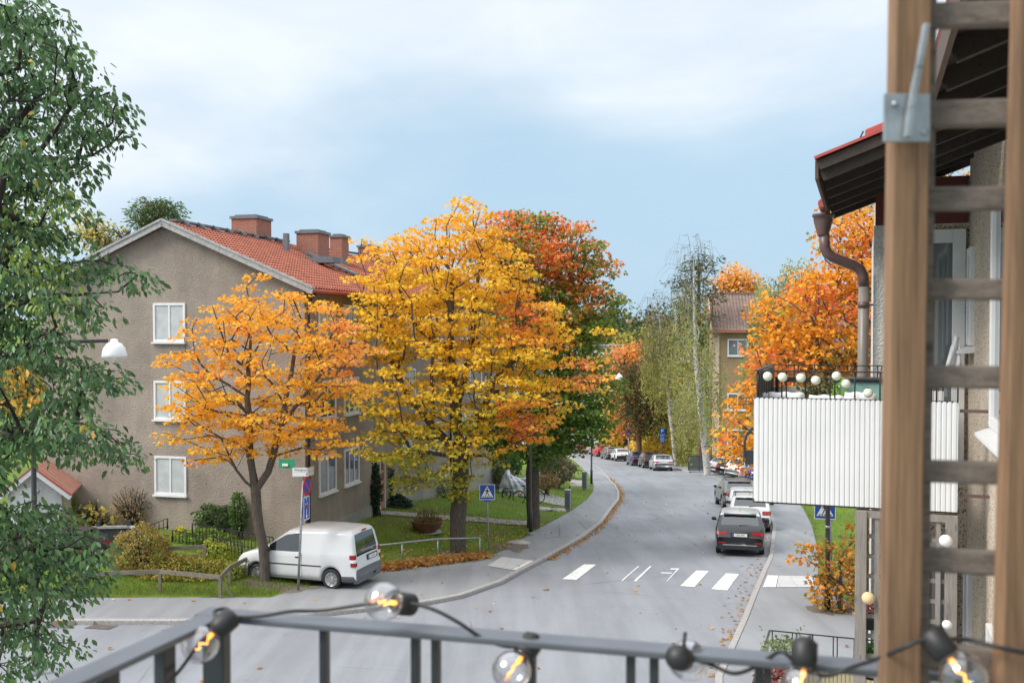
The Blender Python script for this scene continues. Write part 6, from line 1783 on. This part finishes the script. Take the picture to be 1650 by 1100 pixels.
# glazed balcony door in the end wall
m = MB()
dx0, dx1, dz0, dz1 = 1.46, 2.16, Lz(-1.70), Lz(1.18)
for (x0, x1, z0, z1) in ((dx0, dx0+.08, dz0, dz1), (dx1-.14, dx1, dz0, dz1), (dx0+.08, dx1-.14, dz1-.16, dz1), (dx0+.08, dx1-.14, dz0, dz0+.25)): m.box(x0, x1, WY-.07, WY-.003, z0, z1)
dr = m.build('door', 'white paint', house, bev=.006)
m = MB(); m.box(dx0+.06, dx1-.12, WY-.04, WY-.02, dz0+.2, dz1-.12); m.build('pane', 'window glass', dr)
m = MB(); m.box(WX+.24, dx0-.02, WY-.03, WY-.002, Lz(-.75), Lz(1.18)); m.build('side_light', 'white paint', house)
# windows on the long facade, standing proud
for (y0, y1, z0, z1) in ((1.62, 2.02, -.17, .93), (-2.3, -.25, -.90, 1.22), (-2.3, -.2, -5.2, -2.75), (1.5, 2.05, -5.0, -2.55)):
    wo = window(house, (FX, y1, Lz(z0)), (0, -1, 0), (-1, 0, 0), y1-y0, z1-z0, mull=1, deep=.05, fr_w=.1, glass='window glass', sill=False)
    m = MB(); m.prism([(0, 0), (.16, -.06), (.16, -.09), (0, -.08)], (FX, y0-.06, Lz(z0)), (-1, 0, 0), (0, 0, 1), (0, y1-y0+.12, 0)); m.build('sill', 'white paint', wo)
m = MB(); m.tube([(FX-.10, -2.9, Lz(1.5)), (FX-.10, -2.9, Lz(-8.4))], .05, 10); m.build('downpipe', 'taupe pipe', house)
# roof of the near long part
P_ = .37
EX, EZ = 1.453, 1.5
def roofpart(ex, ez, y0, y1, run, hand):
    m = MB()
    vs = [(ex, y0, Lz(ez)), (ex+run, y0, Lz(ez+run*P_)), (ex+run, y1, Lz(ez+run*P_)), (ex, y1, Lz(ez))]
    top = [(v[0], v[1], v[2]+.07) for v in vs]
    m.add(vs, [(0, 1, 2, 3)]); m.build('soffit', 'dark soffit wood', house)
    m = MB(); m.add(vs+top, [(4, 7, 6, 5), (0, 4, 5, 1), (2, 6, 7, 3), (1, 5, 6, 2)], 0); m.add([(v[0]-.02, v[1], v[2]+.073) for v in vs]+[(v[0]-.04, v[1], v[2]+.10) for v in vs], [(4, 5, 6, 7), (0, 1, 5, 4), (3, 0, 4, 7)], 1)
    m.build('roof', ['dark soffit wood', 'red roof metal'], house)
    m = MB(); m.bar((ex-.017, y0, Lz(ez-.02)), (ex-.017, y1, Lz(ez-.02)), .03, .17); m.build('fascia', plain('brown fascia', (.10, .065, .045), .7), house)
    # rafters running up the slope below the boards
    k = int((y1-y0)/.62)
    m = MB()
    for i in range(k+1):
        y = y0+.06+i*(y1-y0-.12)/k
        m.bar((ex+.02, y, Lz(ez-.06)), (ex+run, y, Lz(ez+run*P_-.06)), .07, .12)
    m.build('rafters', 'dark soffit wood', house)
roofpart(EX, EZ, -12, -.86, 2.6, 1)
roofpart(.645, 1.5, -.83, 2.6, 3.2, 1)
m = MB(); m.bar((.645, -.855, Lz(1.515)), (3.8, -.855, Lz(1.515+3.155*P_)), .04, .09); m.build('verge_board', 'dark soffit wood', house)
m = MB(); m.bar((.61, -.87, Lz(1.58)), (3.8, -.87, Lz(1.58+3.19*P_)), .08, .025); m.build('verge_flashing', 'red roof metal', house)
m = MB(); m.obox((1.32, -.35, Lz(1.86)), (.55, 0, .55*P_), (0, .4, 0), (0, 0, .24)); m.build('roof_hatch', 'red roof metal', house, bev=.01)
m = MB(); m.tube([(1.03, -.5, Lz(1.87)), (.97, -.52, Lz(1.74)), (.94, -.45, Lz(1.66))], .008, 5); m.build('roof_wire', 'black metal', house)
m = MB(); m.tube([(.585, 1.6, Lz(1.47)), (.585, 2.5, Lz(1.46))], .05, 10); m.build('gutter', 'red roof metal', house)
# rainwater hopper and pipe at the far eave corner
D0 = 11.9
m = MB()
hc = at(1326.5, 345, D0)
H_ = MB(house)
H_.lathe([(.125, 0), (.13, -.03), (.115, -.035), (.11, -.09), (.068, -.24), (.062, -.26), (.055, -.26), (.10, -.09), (.11, 0)], hc, 20); H_.build('hopper', 'brown pipe', house)
H_ = MB(house)
pts = [at(1328, 378, D0), at(1329, 398, D0), at(1333, 408, D0), at(1341, 414, D0), at(1376, 428, D0), at(1386, 434, D0), at(1391, 446, D0), at(1392, 462, D0)]
H_.tube(pts, .0625, 16); H_.build('downpipe', 'brown pipe', house)
H_ = MB(house); H_.tube([at(1392, 462, D0), at(1390, 620, D0), at(1390, 1150, D0)], .063, 16); H_.build('downpipe', 'taupe pipe', house)
H_ = MB(house); H_.tube([at(1391.5, 486, D0), at(1391.5, 496, D0)], .068, 16); H_.tube([at(1391.5, 491, D0), at(1412, 491, D0+.2)], .012, 6); H_.build('pipe_clamp', 'brown pipe', house)
# ------------------------------------------------------------------ upper balcony
BW, BD = 1.913, 1.89
def local_thing(name, label, cat, x, y, z, group=None):
    w0 = hw_(x, y, z); return thing(name, label, cat, w0, (0, 0, -TR), group)
def balcony(label, ztop_rail, zp_top, zp_bot, mat_panel, with_left=True, zfloor=None):
    t = local_thing('balcony', label, 'balcony', 0, 0, 0)
    def corr(x0, x1, y, name='front_panel', face=-1):
        n = int((x1-x0)/.0039); m = MB(); vs = []
        for i in range(n+1):
            x = x0+(x1-x0)*i/n; ph = (x/.0465) % 1
            d = .013*(1 if .16 < ph < .84 else (abs(ph-.5)-.5)**2*0+max(0, (ph/.16 if ph < .16 else (1-ph)/.16)))
            vs += [(x, y-d, Lz(zp_bot)), (x, y-d, Lz(zp_top))]
        m.add(vs, [(2*i, 2*i+2, 2*i+3, 2*i+1) for i in range(n)], 0, True)
        m.add([(x0, y+.005, Lz(zp_bot)), (x1, y+.005, Lz(zp_bot)), (x1, y+.005, Lz(zp_top)), (x0, y+.005, Lz(zp_top))], [(0, 1, 2, 3)])
        return m.build(name, mat_panel, t)
    corr(0, BW, 0)
    m = MB()
    for i in range(int(BD/.11)): m.box(-.012-(i % 2)*.012, 0, .02+i*.11, .02+(i+1)*.11, Lz(zp_bot), Lz(zp_top)); 
    m.build('side_panel', mat_panel, t)
    corr(0, BW, BD, 'far_panel')
    m = MB(); m.box(-.02, BW+.02, .03, BD+.05, Lz(zp_bot)+.02, Lz(zp_bot)+.16); m.build('floor_slab', 'weathered verge', t)
    m = MB(); m.box(-.02, BW+.02, .012, .05, Lz(zp_bot)-.02, Lz(zp_bot)+.02); m.build('edge_beam', plain('brown fascia', (.10, .065, .045), .7), t)
    m = MB()
    for z in (ztop_rail, zp_top):
        m.bar((-.01, 0, Lz(z)), (BW, 0, Lz(z)), .025, .013); m.bar((-.01, BD, Lz(z)), (BW, BD, Lz(z)), .02, .011); m.bar((0, 0, Lz(z)), (0, BD, Lz(z)), .025, .012)
    m.build('hand_rail', 'black metal', t)
    xs_ = []
    for k in range(9): xs_ += [.03+k*.235, .03+k*.235+.045] if k % 2 else [.03+k*.235]
    spots = [(x, y+.012) for y in (0, BD) for x in xs_ if x < BW]+[(0, k*BD/8) for k in range(1, 8)]
    for (x, y) in spots: m = MB(); m.tube([(x, y, Lz(zp_top)), (x, y, Lz(ztop_rail))], .0075, 5); m.build('baluster', 'black metal', t)
    return t
ub = balcony('white corrugated balcony hanging on the right house with black rails', -.415, -.69, -1.755, 'white sheet metal')
m = MB()
m.box(.012, .03, .02, BD-.02, Lz(-1.5), Lz(-.43))
for k in range(9): m.box(.03, .042, .03+k*.206, .03+k*.206+.103, Lz(-1.5), Lz(-.432))
m.build('side_screen', 'charcoal sheet metal', ub)
m = MB(); m.bar((BW+.02, .05, Lz(-.78)), (FX, .05, Lz(-.78)), .03, .03); m.bar((BW+.02, .05, Lz(-1.6)), (FX, .05, Lz(-1.6)), .03, .03); m.build('wall_bracket', 'brown pipe', ub)
for px in (1278, 1497):
    c = at(px, 647, 10.18); m = MB(ub); m.obox(c, (.03, 0, 0), (0, .03, 0), (0, 0, .045)); m.build('rail_clip', 'black plastic', ub)
# round cotton lanterns on a string along the rail
rr = random.Random(2)
L_px = [(1237, 606, 'leftmost cotton lantern on the balcony rail next to the charcoal screen'), (1261, 607.5, 'second cotton lantern from the charcoal side screen'), (1290.5, 608.5, 'third cotton lantern hanging above the gap between two cushions'), (1314.5, 612.5, 'fourth cotton lantern hanging above the balcony plants'), (1348, 605.5, 'highest cotton lantern right above the lime green leaf'), (1363, 618, 'cotton lantern just below and right of the lime green leaf'), (1399, 633, 'lowest cotton lantern in front of the rightmost cushion')]
prev = None
st = MB()
for (px, py, lab) in L_px:
    c = at(px, py, 10.2-(px-1217)/1600*2.2-.085)
    m = MB(); m.sphere((0, 0, 0), .047, 20); m2 = MB(); m2.lathe([(.012, .043), (.014, .05), (.0, .053)], (0, 0, 0), 10)
    t = thing('cotton_lantern', lab, 'lantern', c, group='cotton lanterns on the balcony rail')
    m.build('ball', 'lantern cotton', t); m2.build('cap', 'black plastic', t)
    if prev is not None:
        a, b_ = prev, c+Vector((0, 0, .05)); st.tube([a, (a+b_)/2+Vector((0, 0, -.0)), b_], .0022, 4)
    prev = c+Vector((0, 0, .05))
tag(st.build('lantern_string', 'black plastic'), 'thin black string linking the cotton lanterns on the balcony', 'string')
# cushions, planter, cabinet on the balcony
def cushion(label, px0, px1, py0, py1, D, seed, mat='white cushion'):
    a, b_ = at(px0, py1, D), at(px1, py0, D)
    c = (a+b_)/2; t_ = MB(); r_ = random.Random(seed); vs, fs = [], []
    nx, nz = 14, 8
    sx, sz = (b_.x-a.x)/2, max((b_.z-a.z)/2, .1)
    for j in range(nz+1):
        for i in range(nx+1):
            u, v = i/nx*2-1, j/nz*2-1
            k = (1-abs(u)**6)*(1-abs(v)**4)
            vs.append((u*sx*(1-.05*abs(v)), -.09*k**.5+.012*math.sin(u*9+v*7+seed), v*sz*(1-.06*u*u)+.008*math.sin(u*8+seed)))
    for j in range(nz):
        for i in range(nx): q = j*(nx+1)+i; fs.append((q, q+1, q+nx+2, q+nx+1))
    nv = len(vs); vs2 = [(x, -y+.02, z) for x, y, z in vs]
    t_.add(vs+vs2, fs+[tuple(k+nv for k in reversed(f)) for f in fs], 0, True)
    o = t_.build('cushion', mat); o.location = c; o.rotation_euler = (R(-14), 0, -TR)
    tag(o, label, 'cushion', 'white cushions on the upper balcony'); return o
cushion('small white cushion in the corner by the charcoal screen', 1224, 1238, 632, 668, 10.5, 1)
cushion('white sloping seat cushion below the two leftmost lanterns', 1237, 1296, 631, 668, 10.5, 2)
cushion('long flat white cushion under the balcony plants', 1303, 1362, 636, 670, 10.4, 3)
cushion('thick white cushion in front of the teal cabinet', 1361, 1412, 631, 668, 10.2, 4)
c = at(1385, 640, 11.0)
t = thing('teal_cabinet', 'teal garden cabinet with black lid behind the white cushions', 'cabinet', Vector((c.x, c.y, Lz(-1.6))), (0, 0, -TR))
m = MB(); m.box(-.24, .30, -.2, .2, 0, 1.04); m.build('box', 'teal paint', t, bev=.01); m = MB(); m.box(-.27, .33, -.23, .23, 1.043, 1.075); m.build('lid', 'black plastic', t, bev=.006)
for x in (-.21, .27): m = MB(); m.sphere((x, -.2, .98), .012, 8); m.build('knob', 'white paint', t)
def potted(name, label, c, rx, ry, n, cols, size, seed, pot='charcoal sheet metal', ph=.3, pr=.16, shape='diamond'):
    c = Vector(c); t = thing(name, label, 'potted plant', c)
    m = MB(); m.lathe([(0, 0), (pr*.75, 0), (pr, ph), (pr*1.06, ph), (pr*1.06, ph-.03), (pr*.9, ph-.04), (0, ph-.05)], (0, 0, 0), 20); m.build('pot', pot, t)
    rng = np.random.default_rng(seed); d = unit(rng.normal(0, 1, (n, 3)))
    P = np.array(c)+np.array([0, 0, ph+ry*.5])+d*rng.random((n, 1))**.5*np.array([rx, rx, ry])
    leaf_mesh('foliage', P, unit(d+rng.normal(0, .4, (n, 3))), unit(rng.normal(0, .6, (n, 3))+[0, -.4, .7]), rng.uniform(size[0], size[1], n), pal(cols, rng, n), shape, 'autumn leaf', t)
    m = MB()
    for k in range(8): a = rng.random()*6.28; m.tube([(0, 0, ph-.05), (math.cos(a)*rx*.4, math.sin(a)*rx*.4, ph+ry*.7)], .004, 4)
    m.build('stems', 'dark bark', t); return t
potted('potted_shrub', 'olive twiggy potted shrub below the fourth lantern', at(1312, 700, 11.1), .22, .17, 420, [(.14, .15, .05), (.2, .18, .07), (.1, .12, .04)], (.03, .06), 1, ph=.42)
potted('potted_shrub', 'dry olive potted plant left of the lime green leaf', at(1335, 700, 11.2), .16, .15, 260, [(.20, .17, .07), (.15, .16, .05)], (.03, .06), 2, ph=.40)
potted('leafy_plant', 'lime green leafy plant standing below the highest lantern', at(1350, 700, 10.8), .06, .24, 60, [(.22, .48, .03), (.30, .55, .04)], (.05, .09), 3, ph=.28, pr=.08)
b = at(1320, 622, 11.6)
t = thing('balcony_bench', 'dark slatted bench back along the far side of the upper balcony', 'bench', Vector((b.x, b.y, Lz(-1.6))), (0, 0, -TR))
m = MB(); m.box(-.5, .55, 0, .05, .99, 1.05); m.build('top_rail', 'black metal', t); m = MB(); m.box(-.48, .53, .01, .04, .82, .94); m.build('backrest', 'beige', t)
for x in (-.48, .5): m = MB(); m.box(x-.02, x+.02, 0, .05, 0, .99); m.build('leg', 'black metal', t)
m = MB(); m.box(-.48, .53, -.4, 0, .4, .44); m.build('seat', 'beige', t)
# white cloth hanging by the door
c = at(1535, 600, 11.3); m = MB(); vs, fs = [], []
for j in range(13):
    for i in range(9):
        u, v = i/8, j/12; wdt = .05+.13*v
        vs.append(((u-.5)*wdt+.04*(1-v), .035*math.sin(u*9+v*4)*(.4+v), .42*(1-v)+.02*math.sin(u*7)))
for j in range(12):
    for i in range(8): q = j*9+i; fs.append((q, q+1, q+10, q+9))
m.add(vs, fs, 0, True); o = m.build('hanging_cloth', 'cloth'); o.location = c; o.rotation_euler = (0, 0, -TR)
sd_ = o.modifiers.new('solidify', 'SOLIDIFY'); sd_.thickness = .006
tag(o, 'white cloth hanging by the glazed balcony door', 'cloth')
# ------------------------------------------------------------------ lower balcony
lb = balcony('lower balcony with beige corrugated panels below the white one', -3.64, -4.02, -5.0, 'beige sheet metal')
# lattice screen between the two balconies
t = local_thing('lattice_screen', 'grey weathered lattice screen under the white balcony', 'trellis', .95, .02, Lz(-8.0))
def lx(px): 
    s_ = 0.0
    for _ in range(100):
        w0 = hw_(s_, .02, 0); s_ += ((px-825)/1600-w0.x/w0.y)*6
    return s_-.95
z0, z1 = -.6, 8.0-1.79
for px in (1390, 1536): x = lx(px); m = MB(); m.box(x-.055, x+.055, -.05, .05, z0, z1); m.build('post', 'grey lattice wood', t, bev=.006)
m = MB(); xa, xb = lx(1399), lx(1528)
m.box(xa, xb, -.03, .03, z1-.07, z1); m.build('top_beam', 'grey lattice wood', t)
for px in (1416, 1440, 1466, 1496, 1515): x = lx(px); m = MB(); m.box(x-.022, x+.022, -.012, .012, z0, z1-.07); m.build('upright_slat', 'grey lattice wood', t)
z = z1-.26
while z > z0:
    m = MB(); m.box(xa, xb, .0125, .032, z-.02, z+.02); m.build('cross_slat', 'grey lattice wood', t); z -= .2
# ground and first floor wall pieces seen through the lattice
m = MB(); m.box(WX+.05, WX+.25, WY-.04, WY-.03, Lz(-8.4), Lz(-2.0)); m.build('lower_pilaster', 'white render', house)
wo = window(house, (1.50, WY, Lz(-4.6)), (1, 0, 0), (0, -1, 0), .6, 2.1, mull=0, glass='window glass', sill=False)
# globes between the lattice
for i, (px, py, D, r_, mat_, lab) in enumerate(((1399, 963, 9.75, .062, 'cream lantern', 'cream wooden ball lantern on the lattice post left of the brown post'), (1524, 871, 9.3, .06, 'white globe', 'white globe lantern near the top of the lattice behind the brown rungs'), (1487, 939, 9.4, .045, 'cream lantern', 'small cream ball just right of the brown post at mid height'), (1487, 1003, 9.4, .05, 'cream lantern', 'cream ball just right of the brown post near the railing'), (1526, 1006, 9.3, .045, 'white globe', 'white globe lantern low behind the black bulb socket'))):
    c = at(px, py, D); t = thing('ball_lantern', lab, 'lantern', c, group='ball lanterns on the lattice')
    m = MB(); m.sphere((0, 0, 0), r_, 20); m.build('ball', mat_, t); m = MB(); m.tube([(0, 0, r_-.005), (0, .0, r_+.05)], .003, 5); m.build('hanger', 'black plastic', t)
# pots on the lower balcony
t = potted('hanging_pot_plant', 'trailing grey green plant in a white ribbed pot on the lower balcony', at(1262, 1092, 11.0), .24, .13, 420, [(.26, .33, .16), (.34, .40, .22), (.18, .26, .10)], (.03, .055), 5, 'pot white', .26, .17)
rng = np.random.default_rng(6); P = []
for (p0, p1) in (((1255, 1060), (1222, 1008)), ((1255, 1060), (1213, 1080)), ((1268, 1055), (1300, 1040)), ((1285, 1030), (1292, 1008)), ((1250, 1070), (1205, 1070)), ((1255, 1045), (1280, 1030))):
    for k in range(16):
        f = k/15; q = at(p0[0]*(1-f)+p1[0]*f+rng.normal(0, 1.5), p0[1]*(1-f)+p1[1]*f+rng.normal(0, 1.5), 10.7); P.append(q)
P = np.array(P); n = len(P)
leaf_mesh('tendrils', P, rng.normal(0, 1, (n, 3)), unit(rng.normal(0, .6, (n, 3))+[0, -.8, .4]), rng.uniform(.025, .045, n), pal([(.30, .37, .20), (.24, .33, .14)], rng, n), 'oval', 'autumn leaf', t)
potted('flower_pot', 'dark red flowering plant low on the lower balcony', at(1245, 1128, 10.6), .2, .10, 420, [(.38, .03, .04), (.55, .40, .32), (.30, .04, .04)], (.03, .05), 7, ph=.2)
potted('flower_pot', 'pink flowering plant behind the lattice on the lower balcony', at(1402, 1012, 11.2), .09, .12, 120, [(.45, .10, .13), (.6, .2, .2)], (.03, .06), 8, ph=.16, pr=.1)
potted('leafy_plant', 'dark green leafy plant seen through the lattice under the railing', at(1404, 1092, 10.6), .1, .12, 180, [(.05, .12, .03), (.08, .16, .04)], (.04, .08), 9, ph=.18, pr=.1)
# dark rounded screen of the balcony farther along
c = at(1208, 720, 18); 
t = thing('rounded_screen', 'dark rounded balcony side screen peeking out left of the white balcony', 'balcony', c)
k = 18/F
outer = [(-9, -30), (-9, 8), (-5, 22), (3, 31), (12, 34), (24, 34), (24, -30)]
inner = [(-6, -5), (-6, 8), (-3, 19), (4, 27), (12, 30), (24, 30), (24, -5)]
m = MB()
n = len(outer)
for i in range(n-1):
    a, b_, c2, d_ = outer[i], outer[i+1], inner[i+1], inner[i]
    m.prism([(p[0]*k, p[1]*k) for p in (a, b_, c2, d_)], (0, 0, 0), (1, 0, 0), (0, 0, 1), (0, .06, 0))
m.build('frame', 'charcoal sheet metal', t)
m = MB(); m.prism([(p[0]*k, p[1]*k) for p in ((-6, -28), (-6, -5.5), (24, -5.5), (24, -28))], (0, .01, 0), (1, 0, 0), (0, 0, 1), (0, .04, 0)); m.build('panel', 'charcoal sheet metal', t)

# ================================================================== own balcony: railing, trellis, string lights
def P0(px, py, D): return at(px, py, D)
t = thing('balcony_railing', 'dark grey metal balcony railing with flat top rail in the foreground', 'railing', (0, 1.6, ZC-1.55))
cor = P0(352, 990, 1.77); rgt = P0(1660, 1096, 1.44)
ld = Vector((-.31, -.95, 0)).normalized()
lft = cor+ld*1.6
def flat(m, a, b_, wdt, hgt, off):
    m.bar(a+off, b_+off, wdt, hgt)
fd = (rgt-cor).normalized(); fn = Vector((-fd.y, fd.x, 0))
m = MB(t); m.bar(cor-fd*.035, rgt, .05, .012); m.build('top_rail', 'top rail sky sheen', t, bev=.003)
m = MB(t); m.bar(cor-ld*.0-fd*0+ld*.026, lft, .05, .012); m.build('top_rail', 'top rail sky sheen', t, bev=.003)
def post_at(px, wdt=.022, py=1000):
    # baluster under the rail at picture column px
    s_ = .5
    for _ in range(60):
        q = cor+fd*s_; s_ += ((px-825)/1600-q.x/q.y)*1.6
    q = cor+fd*s_
    m = MB(t); m.bar(q-Vector((0, 0, 1.0)), q-Vector((0, 0, .006)), .018, wdt, up=fd); m.build('baluster', 'rail metal', t, bev=.002)
for px in (521, 669, 702, 857, 1018, 1056, 1226, 1240): post_at(px, .014 if px not in (1226, 1240) else .012)
m = MB(t); q = cor+fd*.0; m.bar(q+Vector((.0, -.012, -1.0)), q+Vector((0, -.012, -.006)), .028, .042, up=fd); m.build('corner_post', 'rail metal', t, bev=.003)
for s_ in (.15, .285, .45, .62, .85): q = cor+ld*s_; m = MB(t); m.bar(q-Vector((0, 0, 1.0)), q-Vector((0, 0, .006)), .022, .03, up=ld); m.build('baluster', 'rail metal', t, bev=.002)
m = MB(t); m.bar(cor-Vector((0, 0, .95)), rgt-Vector((0, 0, .95)), .04, .012); m.bar(cor+ld*.03-Vector((0, 0, .95)), lft-Vector((0, 0, .95)), .04, .012); m.build('bottom_rail', 'rail metal', t)
# trellis posts and rungs
t = thing('wooden_trellis', 'brown wooden trellis post with rungs standing at the balcony end', 'trellis', P0(1465, 1100, 1.42))
def lean(px_top, px_bot, D): return P0(px_top, -80, D), P0(px_bot, 1180, D)
a, b_ = lean(1467, 1447, 1.40)
m = MB(t); m.bar(b_, a, .052, .03, up=(0, 1, 0)); m.build('front_post', 'warm pine', t, bev=.004)
a2, b2 = lean(1492, 1477, 1.445)
m = MB(t); m.bar(b2, a2, .019, .04, up=(0, 1, 0)); m.build('batten', 'weathered rung', t, bev=.003)
a3, b3 = lean(1668, 1632, 1.36)
m = MB(t); m.bar(b3, a3, .052, .03, up=(0, 1, 0)); m.build('side_post', 'warm pine', t, bev=.004)
for (y0, y1, sl_) in ((6, 46, -4), (163, 206, -3), (302, 340, -1), (449, 483, 1), (588, 625, 2), (741, 777, 4), (882, 921, 8), (1036, 1080, 12)):
    ym = (y0+y1)/2
    a = P0(1480, ym-sl_*.3, 1.43); b_ = P0(1650, ym+sl_, 1.39)
    m = MB(t); m.bar(a, b_, .02, (y1-y0)/1600*1.41); m.build('rung', 'weathered rung', t, bev=.004)
# galvanised strap bolted to the post
t = thing('metal_bracket', 'galvanised bracket with bent strap bolted on the brown post', 'bracket', P0(1462, 190, 1.37))
m = MB(t)
c = P0(1461, 190, 1.365); m.obox(c, (.064, 0, 0), (0, .004, 0), (0, 0, .066)); m.build('plate', 'galvanised steel', t, bev=.0015)
m = MB(t); pts = [P0(1462, 222, 1.352), P0(1467, 175, 1.352), P0(1480, 110, 1.352), P0(1492, 40, 1.36)]
for i in range(3): m.bar(pts[i], pts[i+1], .008, .012, up=(0, 1, 0))
m.build('strap', 'galvanised steel', t, bev=.001)
for (px, py) in ((1442, 168), (1490, 214)): m = MB(t); m.lathe([(.0, .004), (.004, .003), (.005, 0)], P0(px, py, 1.362), 10, (0, -1, 0)); m.build('bolt', 'galvanised steel', t)
# string of lights
t = thing('light_string', 'black cable with lamp holders draped along the balcony railing', 'cable', P0(840, 1040, 1.62))
cab = [(60, 1180, 1.35), (200, 1140, 1.45), (275, 1095, 1.60), (325, 1030, 1.70), (352, 1000, 1.72), (345, 985, 1.74), (365, 980, 1.75), (376, 992, 1.73), (420, 992, 1.72), (470, 984, 1.72), (520, 983, 1.72), (600, 972, 1.70), (660, 972, 1.66), (700, 982, 1.64), (740, 1003, 1.63), (775, 1026, 1.63), (812, 1040, 1.63), (845, 1040, 1.63), (870, 1038, 1.62), (930, 1043, 1.61), (1000, 1050, 1.60), (1050, 1056, 1.58), (1092, 1058, 1.55), (1140, 1068, 1.54), (1180, 1084, 1.52), (1212, 1076, 1.52), (1240, 1058, 1.52), (1262, 1050, 1.50), (1290, 1074, 1.49), (1330, 1088, 1.48), (1370, 1075, 1.47), (1410, 1062, 1.42), (1450, 1046, 1.36), (1480, 1032, 1.35), (1510, 1030, 1.35), (1560, 1030, 1.36), (1620, 1045, 1.33), (1700, 1060, 1.33)]
raw = [P0(*p) for p in cab]; sm_ = []
for i in range(len(raw)-1):
    p0, p1, p2_, p3 = raw[max(0, i-1)], raw[i], raw[i+1], raw[min(len(raw)-1, i+2)]
    for k in range(5):
        u = k/5; sm_.append(.5*((2*p1)+(-p0+p2_)*u+(2*p0-5*p1+4*p2_-p3)*u*u+(-p0+3*p1-3*p2_+p3)*u**3))
m = MB(t); m.tube(sm_, .0032, 8); m.build('cord', 'black plastic', t)
def bulb(label, sock, tip, D, D2):
    s_, e = P0(*sock, D), P0(*tip, D2); ax = (e-s_).normalized(); r_ = .032
    t = thing('string_light_bulb', label, 'light bulb', s_, group='clear bulbs on the cable')
    m = MB(t); m.lathe([(0, -.030), (.008, -.030), (.013, -.026), (.019, -.022), (.0195, .0), (.0185, .012), (.014, .014), (0, .014)], s_, 20, ax); m.build('socket', 'black plastic', t)
    prof = [(.013, .012), (.014, .018)]
    for k in range(1, 15):
        a = math.pi*k/15*.93+.22
        prof.append((r_*math.sin(min(a, math.pi)), .012+r_*1.02-r_*math.cos(min(a, math.pi))))
    prof[-1] = (.0005, .012+r_*2.02)
    m = MB(t); m.lathe(prof, s_, 28, ax); m.build('glass', 'clear bulb glass', t)
    side = ax.orthogonal().normalized(); m = MB(t)
    m.tube([s_+ax*.016, s_+ax*.028], .0035, 8); 
    m.tube([s_+ax*.028, s_+ax*.036+side*.008, s_+ax*.044-side*.004, s_+ax*.050+side*.006, s_+ax*.056], .0016, 6); m.build('filament', 'glowing filament', t)
bulb('clear bulb hanging at the railing corner with a black socket', (357, 1008), (318, 1042), 1.70, 1.68)
bulb('clear bulb lying on top of the rail above the van end of the picture', (648, 972), (612, 968), 1.67, 1.63)
bulb('clear bulb hanging beside the third baluster in the middle of the rail', (849, 1046), (821, 1085), 1.62, 1.59)
bulb('bulb facing away with only its dark socket turned to the viewer', (1097, 1060), (1118, 1066), 1.53, 1.60)
bulb('clear bulb below the rail to the left of the brown post', (1296, 1058), (1293, 1110), 1.49, 1.48)
bulb('clear bulb hanging from the tilted socket between the brown posts', (1516, 1042), (1553, 1088), 1.35, 1.33)
# zip ties on the rail
for (px, py) in ((1098, 1036), (1299, 1042)):
    c = P0(px, py, 1.56 if px < 1200 else 1.49); t = thing('cable_tie', 'black cable tie loop holding the cable to the rail', 'cable tie', c, group='cable ties on the rail')
    m = MB(t); m.tube([c+Vector((0, 0, -.02)), c+Vector((.002, -.01, .0)), c+Vector((.006, 0, .018))], .003, 6); m.build('strap', 'black plastic', t)
